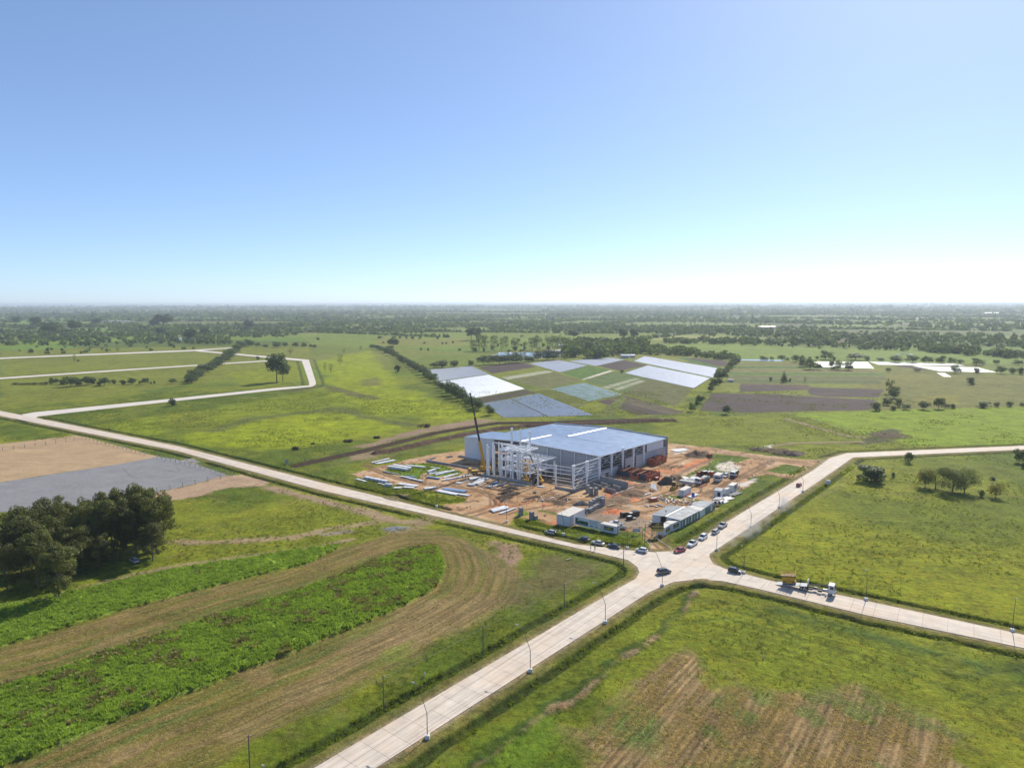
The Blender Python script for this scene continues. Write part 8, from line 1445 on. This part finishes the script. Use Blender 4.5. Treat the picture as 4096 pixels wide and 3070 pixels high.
for u, v, az, lb in [(1707, 2951, -52, 'leaning street lamp on the near road, nearest the bottom edge'), (2119, 2685, -52, 'leaning street lamp on the near road, second from the bottom edge'), (2419, 2492, -52, 'leaning street lamp on the near road, third from the bottom edge'), (2647, 2344, -52, 'leaning street lamp at the junction in front of the dark grey compact'),
   (2865, 2202, -51, 'leaning street lamp on the side road beside the parked white cars'), (3002, 2110, -51, 'leaning street lamp in the dust, second along the side road'), (3115, 2032, -51, 'leaning street lamp third along the side road'), (3210, 1969, -51, 'leaning street lamp beside the red hatchback driving away'),
   (2974, 2294.5, 214, 'street lamp behind the black hatchback at the start of the right road'), (3462, 2402, 214, 'street lamp between the recovery truck and the right edge'), (4047, 2527, 214, 'street lamp at the right edge of the frame'),
   (1745, 2027, 214, 'street lamp beside the tall weeds at the site corner'), (2025.6, 2088, 214, 'street lamp beside the roadside bundle of white beams'), (2253, 2139, 214, 'street lamp in front of the pale box office'), (2509, 2195, 214, 'street lamp between the black sedan and the white hatchback')]: lamp(u, v, az, lb)
x, y = at(1707, 2951); q = Vector((x, y)) - (Vector(at(2119, 2685)) - Vector((x, y))); 
r = thing('street_lamp', 'street lamp whose head just shows at the bottom edge left of the road', 'street lamp', (q.x, q.y, 0), 0, 'street lamps along the concrete roads')
src = [o for o in C.objects if o.get('label', '').startswith('leaning street lamp on the near road, nearest')][0]
for ch in src.children: copy_tree(ch, r)
def pole(u, v, h_, lb, arm=True, wire_to=None):
    x, y = at(u, v); r = thing('utility_pole', lb, 'utility pole', (x, y, 0)); MB().tube((0, 0, -.2), (0, 0, h_), .14, 8, .09).build('pole', M['bark'], r)
    if arm: MB().bar((-.45, 0, h_ - .35), (.45, 0, h_ - .35), .08).build('cross_arm', M['bark'], r); MB().tube((.3, 0, h_ - .3), (.3, 0, h_ - .12), .05, 6).build('insulator', M['white_block'], r)
    return Vector((x, y, h_ - .3))
pp = [pole(997, 3070, 6.3, 'wooden pole at the bottom edge in the left verge'), pole(1533, 2829, 6.8, 'wooden pole in the left verge above the nearest lamp head'), pole(1931, 2607, 6.4, 'wooden pole in the left verge, middle of three'), pole(2255, 2428, 6.6, 'wooden pole in the left verge closest to the junction'), pole(2492, 2273, 7.2, 'tall bare pole on the rounded corner left of the junction'), pole(2577.6, 2186, 7.8, 'wooden pole beside the entrance drive', True), pole(2470, 2138, 5.0, 'dark thin pole at the end of the container office')]
for a, b in ((0, 1), (1, 2), (2, 3), (3, 4), (4, 5), (5, 6)):
    p, q = pp[a], pp[b]; r = thing('overhead_wire', 'thin sagging cable between wooden poles, %s span from the bottom edge' % ORD[a], 'cable', (p.x, p.y, 0), 0, 'cables between the wooden poles'); mb = MB(); pr_ = None
    for k in range(9):
        t = k / 8; c = p.lerp(q, t) - Vector((0, 0, 1.0 * 4 * t * (1 - t) * .6)) 
        if pr_ is not None: mb.tube(pr_, c, .018, 4, cap=False)
        pr_ = c
    mb.build('cable', M['wire'], r, world=True)
x, y = at(2568.6, 2162); r = thing('flag_pole', 'thin pole with a bright green flag beside the entrance drive', 'flag', (x, y, 0)); MB().tube((0, 0, 0), (0, 0, 4.0), .07, 6).build('pole', M['bark'], r)
MB().add([(0, 0, 4.4), (.7, .15, 4.2), (.9, -.1, 3.6), (.4, .1, 3.3), (0, 0, 3.5), (0, .03, 4.4), (.7, .18, 4.2), (.9, -.07, 3.6), (.4, .13, 3.3), (0, .03, 3.5)], [(0, 1, 2, 3, 4), (9, 8, 7, 6, 5), (0, 5, 6, 1), (1, 6, 7, 2), (2, 7, 8, 3), (3, 8, 9, 4), (4, 9, 5, 0)]).build('flag', M['flag_green'], r)
for lb, a, b in [('white pipe handrail left of the entrance drive', (2580, 2170), (2612, 2203)), ('white pipe handrail right of the entrance drive', (2620, 2160), (2686, 2205))]:
    p, q = Vector(at(*a)), Vector(at(*b)); r = thing('handrail', lb, 'railing', (p.x, p.y, 0)); MB().bar((*p, 1.0), (*q, .9), .07).build('rail', M['white_paint'], r, world=True)
    for t in (0, .33, .66, 1): c = p.lerp(q, t); MB().bar((*c, 0), (*c, .95), .07).build('post', M['white_paint'], r, world=True)
def fence(pts, label, sp=3.6, h_=2.0, wires=4, m='concrete_block', cat='fence', wr=.02, pw=.12):
    w_ = [Vector(at(*p)) for p in pts]; r = thing('wire_fence', label, cat, (*w_[0], 0)); 
    for a, b in zip(w_[:-1], w_[1:]):
        n_ = max(1, round((b - a).length / sp))
        for k in range(n_): c = a.lerp(b, k / n_); z = gz(c.x, c.y); MB().bar((c.x, c.y, min(0, z)), (c.x, c.y, h_), pw).build('post', M[m], r, world=True)
        mb = MB()
        for k in range(wires): z = h_ * (k + .6) / wires; mb.bar((*a, z), (*b, z), wr)
        o = mb.build('wire', M['fence_wire'], r, world=True)
    return r
fence([(-60, 1806), (10, 1800), (263, 1765), (328, 1752), (560, 1812), (600, 1822)], 'concrete post fence around the far side of the tan dirt lot', 5.2, 2.2, pw=.22); fence([(627, 1829), (760, 1862), (929, 1902)], 'concrete post fence between the grey gravel lot and the road', 4.6, 2.2, pw=.22); fence([(929, 1902), (780, 1935), (627, 1966), (470, 1995), (309, 2022), (150, 2048)], 'concrete post fence along the near side of the grey gravel lot', 6.0, 2.2, pw=.22)
fence([(1160, 1856), (1300, 1826), (1445, 1797), (1589, 1762), (1734, 1727), (1879, 1704), (1990, 1688)], 'wire fence on thin posts along the drainage trench', 4.2, 1.7, 3); fence([(1190, 1880), (1310, 1908), (1440, 1936), (1570, 1966)], 'wire fence on thin posts between the road and the steel yard', 5, 1.8, 3); fence([(3168, 1662), (3300, 1694), (3438, 1733), (3520, 1760)], 'post and wire fence along the edge of the bright green field', 8, 1.6, 3); fence([(2000, 1686), (2400, 1676), (2800, 1664), (3160, 1655)], 'long post and wire fence behind the warehouse', 9, 1.6, 3, wr=.015)
# small roadside bits
r = thing('concrete_block', 'lone concrete block standing in the pasture near the side road', 'block', (*at(3312, 1936), 0)); MB().box((0, 0, .75), (1.6, 1.6, 1.5)).build('block', M['white_block'], r, bevel=.04); MB().box((0, 0, 1.56), (1.7, 1.7, .12)).build('cap', M['concrete'], r)
for u, v, lb in [(1697, 2704, 'short grey marker stake in the left verge'), (3052, 2635, 'short pale marker post in the rough weeds right of the road')]:
    r = thing('marker_post', lb, 'post', (*at(u, v), 0)); MB().box((0, 0, .5), (.16, .16, 1.0)).build('post', M['white_block'], r); MB().box((0, 0, 1.03), (.2, .2, .06)).build('cap', M['concrete'], r)
r = thing('survey_board', 'small dark sign on posts at the site corner by the fence', 'sign', (*at(1146, 1856), 0)); MB().box((0, 0, 1.6), (1.5, .08, 2.2)).build('board', M['sign_grey'], r); MB().bar((-.7, 0, 0), (-.7, 0, 2.7), .1).bar((.7, 0, 0), (.7, 0, 2.7), .1).build('post', M['steel_dark'], r)
for u, v, lb in ((2480, 1990, 'right of the porch pallets'), (2370, 1990, 'in front of the porch corner'), (2600, 1985, 'between the soil heaps and the scrap'), (2730, 1992, 'before the small white container'), (2560, 1922, 'beside the tarpaulined brick wall'), (2576, 1935, 'in front of the long brick building'), (2870, 1985, 'behind the canopy roof'), (2955, 1962, 'right of the farthest box cabin'), (2068, 2010, 'by the formwork pit netting'), (2170, 2040, 'left of the weeds behind the pale office'), (2250, 2030, 'behind the pale box office'), (2345, 2060, 'right of the pale box office')):
    x, y = at(u, v); r = thing('site_post', 'thin temporary pole standing ' + lb, 'post', (x, y, 0), 0, 'thin temporary poles on the site'); MB().bar((0, 0, 0), (0, 0, 3.4), .09).build('pole', M['bark'], r); MB().box((0, 0, 3.3), (.3, .1, .2)).build('lamp_box', M['steel_dark'], r)
# farm buildings far off
for u, v, w_, d_, h_, lb in [(445, 1283, 26, 10, 4, 'far white roofed farm shed left in the left woods'), (475, 1284, 18, 9, 4, 'second far farm shed in the left woods'), (505, 1286, 30, 9, 4, 'long far farm shed right in the left woods'), (415, 1286, 14, 8, 4, 'small far house at the left of the farm sheds'), (2253, 1388, 16, 8, 4, 'white farm house glimpsed in the farm woods'), (2215, 1411, 26, 9, 3.5, 'low white barn by the pond'), (2500, 1432, 12, 8, 4, 'small white shed at the corner of the silver fields'), (2522, 1430, 12, 7, 3.5, 'second small shed at the corner of the silver fields'), (1255, 1286, 14, 8, 4, 'tiny far house between the woods'), (3065, 1314, 60, 12, 5, 'far greenhouse row at the right horizon'), (2923, 1527, 5, 3, 2, 'small dark farm machine shed beside the hedge'), (3970, 1259, 120, 30, 9, 'far white factory roof near the right horizon')]:
    x, y = at(u, v); r = thing('farm_building', lb, 'building', (x, y, 0), random.uniform(-.3, .3)); MB().box((0, 0, h_ / 2), (w_, d_, h_)).build('wall', M['far_wall'], r); a, b = w_ / 2 + .4, d_ / 2 + .4; MB().add([(-a, -b, h_), (a, -b, h_), (a, b, h_), (-a, b, h_), (-a, 0, h_ * 1.4), (a, 0, h_ * 1.4)], [(0, 1, 5, 4), (2, 3, 4, 5), (0, 4, 3), (1, 2, 5), (3, 2, 1, 0)]).build('roof', M['white_paint' if k % 1 == 0 and w_ > 10 else 'far_roof'], r)
for k, (u, hh) in enumerate([(3392, 26), (3438, 22), (3495, 24), (3535, 30), (3692, 34), (3718, 42), (3840, 26), (2363, 30), (2330, 20), (3600, 22), (3900, 24), (3640, 24)]):
    a = math.atan((u - 2048) / FOC); d_ = 17000; r = thing('tower_block', 'faint tall block on the far horizon, %s from the left' % ORD[[2330, 2363, 3392, 3438, 3495, 3535, 3600, 3640, 3692, 3718, 3840, 3900].index(u)], 'building', (d_ * math.sin(a), d_ * math.cos(a), 0), 0, 'far tower blocks'); MB().box((0, 0, hh * .9), (60, 30, hh * 1.8)).build('wall', M['far_wall'], r); MB().box((10, 0, hh * 1.8 + 4), (16, 12, 8)).build('roof_house', M['far_wall'], r)
# ---------------------------------------------------------------- summer haze over the plain
hz = bpy.data.materials.new('haze'); hz.use_nodes = True; n = hz.node_tree; n.nodes.remove(n.nodes['Principled BSDF'])
pv = n.nodes.new('ShaderNodeVolumePrincipled'); pv.inputs['Color'].default_value = (.80, .90, 1, 1); pv.inputs['Density'].default_value = 8.5e-5; pv.inputs['Anisotropy'].default_value = .25
n.links.new(pv.outputs[0], n.nodes['Material Output'].inputs['Volume'])
hb_ = MB().box((0, 0, 43.5), (126000, 126000, 95)).build('haze', hz); hb_['kind'] = 'stuff'

dm = bpy.data.materials.new('dust'); dm.use_nodes = True; n = dm.node_tree; n.nodes.remove(n.nodes['Principled BSDF']); L = n.links.new
pv = n.nodes.new('ShaderNodeVolumePrincipled'); pv.inputs['Color'].default_value = (.97, .93, .86, 1); tc = n.nodes.new('ShaderNodeTexCoord'); gr = n.nodes.new('ShaderNodeTexGradient'); gr.gradient_type = 'SPHERICAL'; L(tc.outputs['Object'], gr.inputs[0])
gg = n.nodes.new('ShaderNodeNewGeometry'); nz = n.nodes.new('ShaderNodeTexNoise'); nz.inputs['Scale'].default_value = .28; nz.inputs['Detail'].default_value = 4; L(gg.outputs['Position'], nz.inputs['Vector'])
mr = n.nodes.new('ShaderNodeMapRange'); mr.inputs[1].default_value = .46; mr.inputs[2].default_value = .72; L(nz.outputs[0], mr.inputs[0]); mm = n.nodes.new('ShaderNodeMath'); mm.operation = 'MULTIPLY'; L(gr.outputs['Fac'], mm.inputs[0]); L(mr.outputs[0], mm.inputs[1]); m2 = n.nodes.new('ShaderNodeMath'); m2.operation = 'MULTIPLY'; m2.inputs[1].default_value = .42; L(mm.outputs[0], m2.inputs[0]); L(m2.outputs[0], pv.inputs['Density']); L(pv.outputs[0], n.nodes['Material Output'].inputs['Volume'])
for a, b, wd in (((2925, 2190), (3075, 2080), 4), ((3095, 2058), (3175, 2025), 3.5), ((3120, 2035), (3150, 2010), 2.5)):
    p, q = Vector(at(*a)), Vector(at(*b)); c = (p + q) / 2; bm = bmesh.new(); bmesh.ops.create_icosphere(bm, subdivisions=2, radius=1); me = bpy.data.meshes.new('dust_cloud'); bm.to_mesh(me); bm.free(); o = linkmesh('dust_cloud', me, dm); o.location = (c.x, c.y, 1.6); o.scale = ((q - p).length * .62, wd, 2.6); o.rotation_euler = (0, 0, math.atan2(q.y - p.y, q.x - p.x)); o['kind'] = 'stuff'
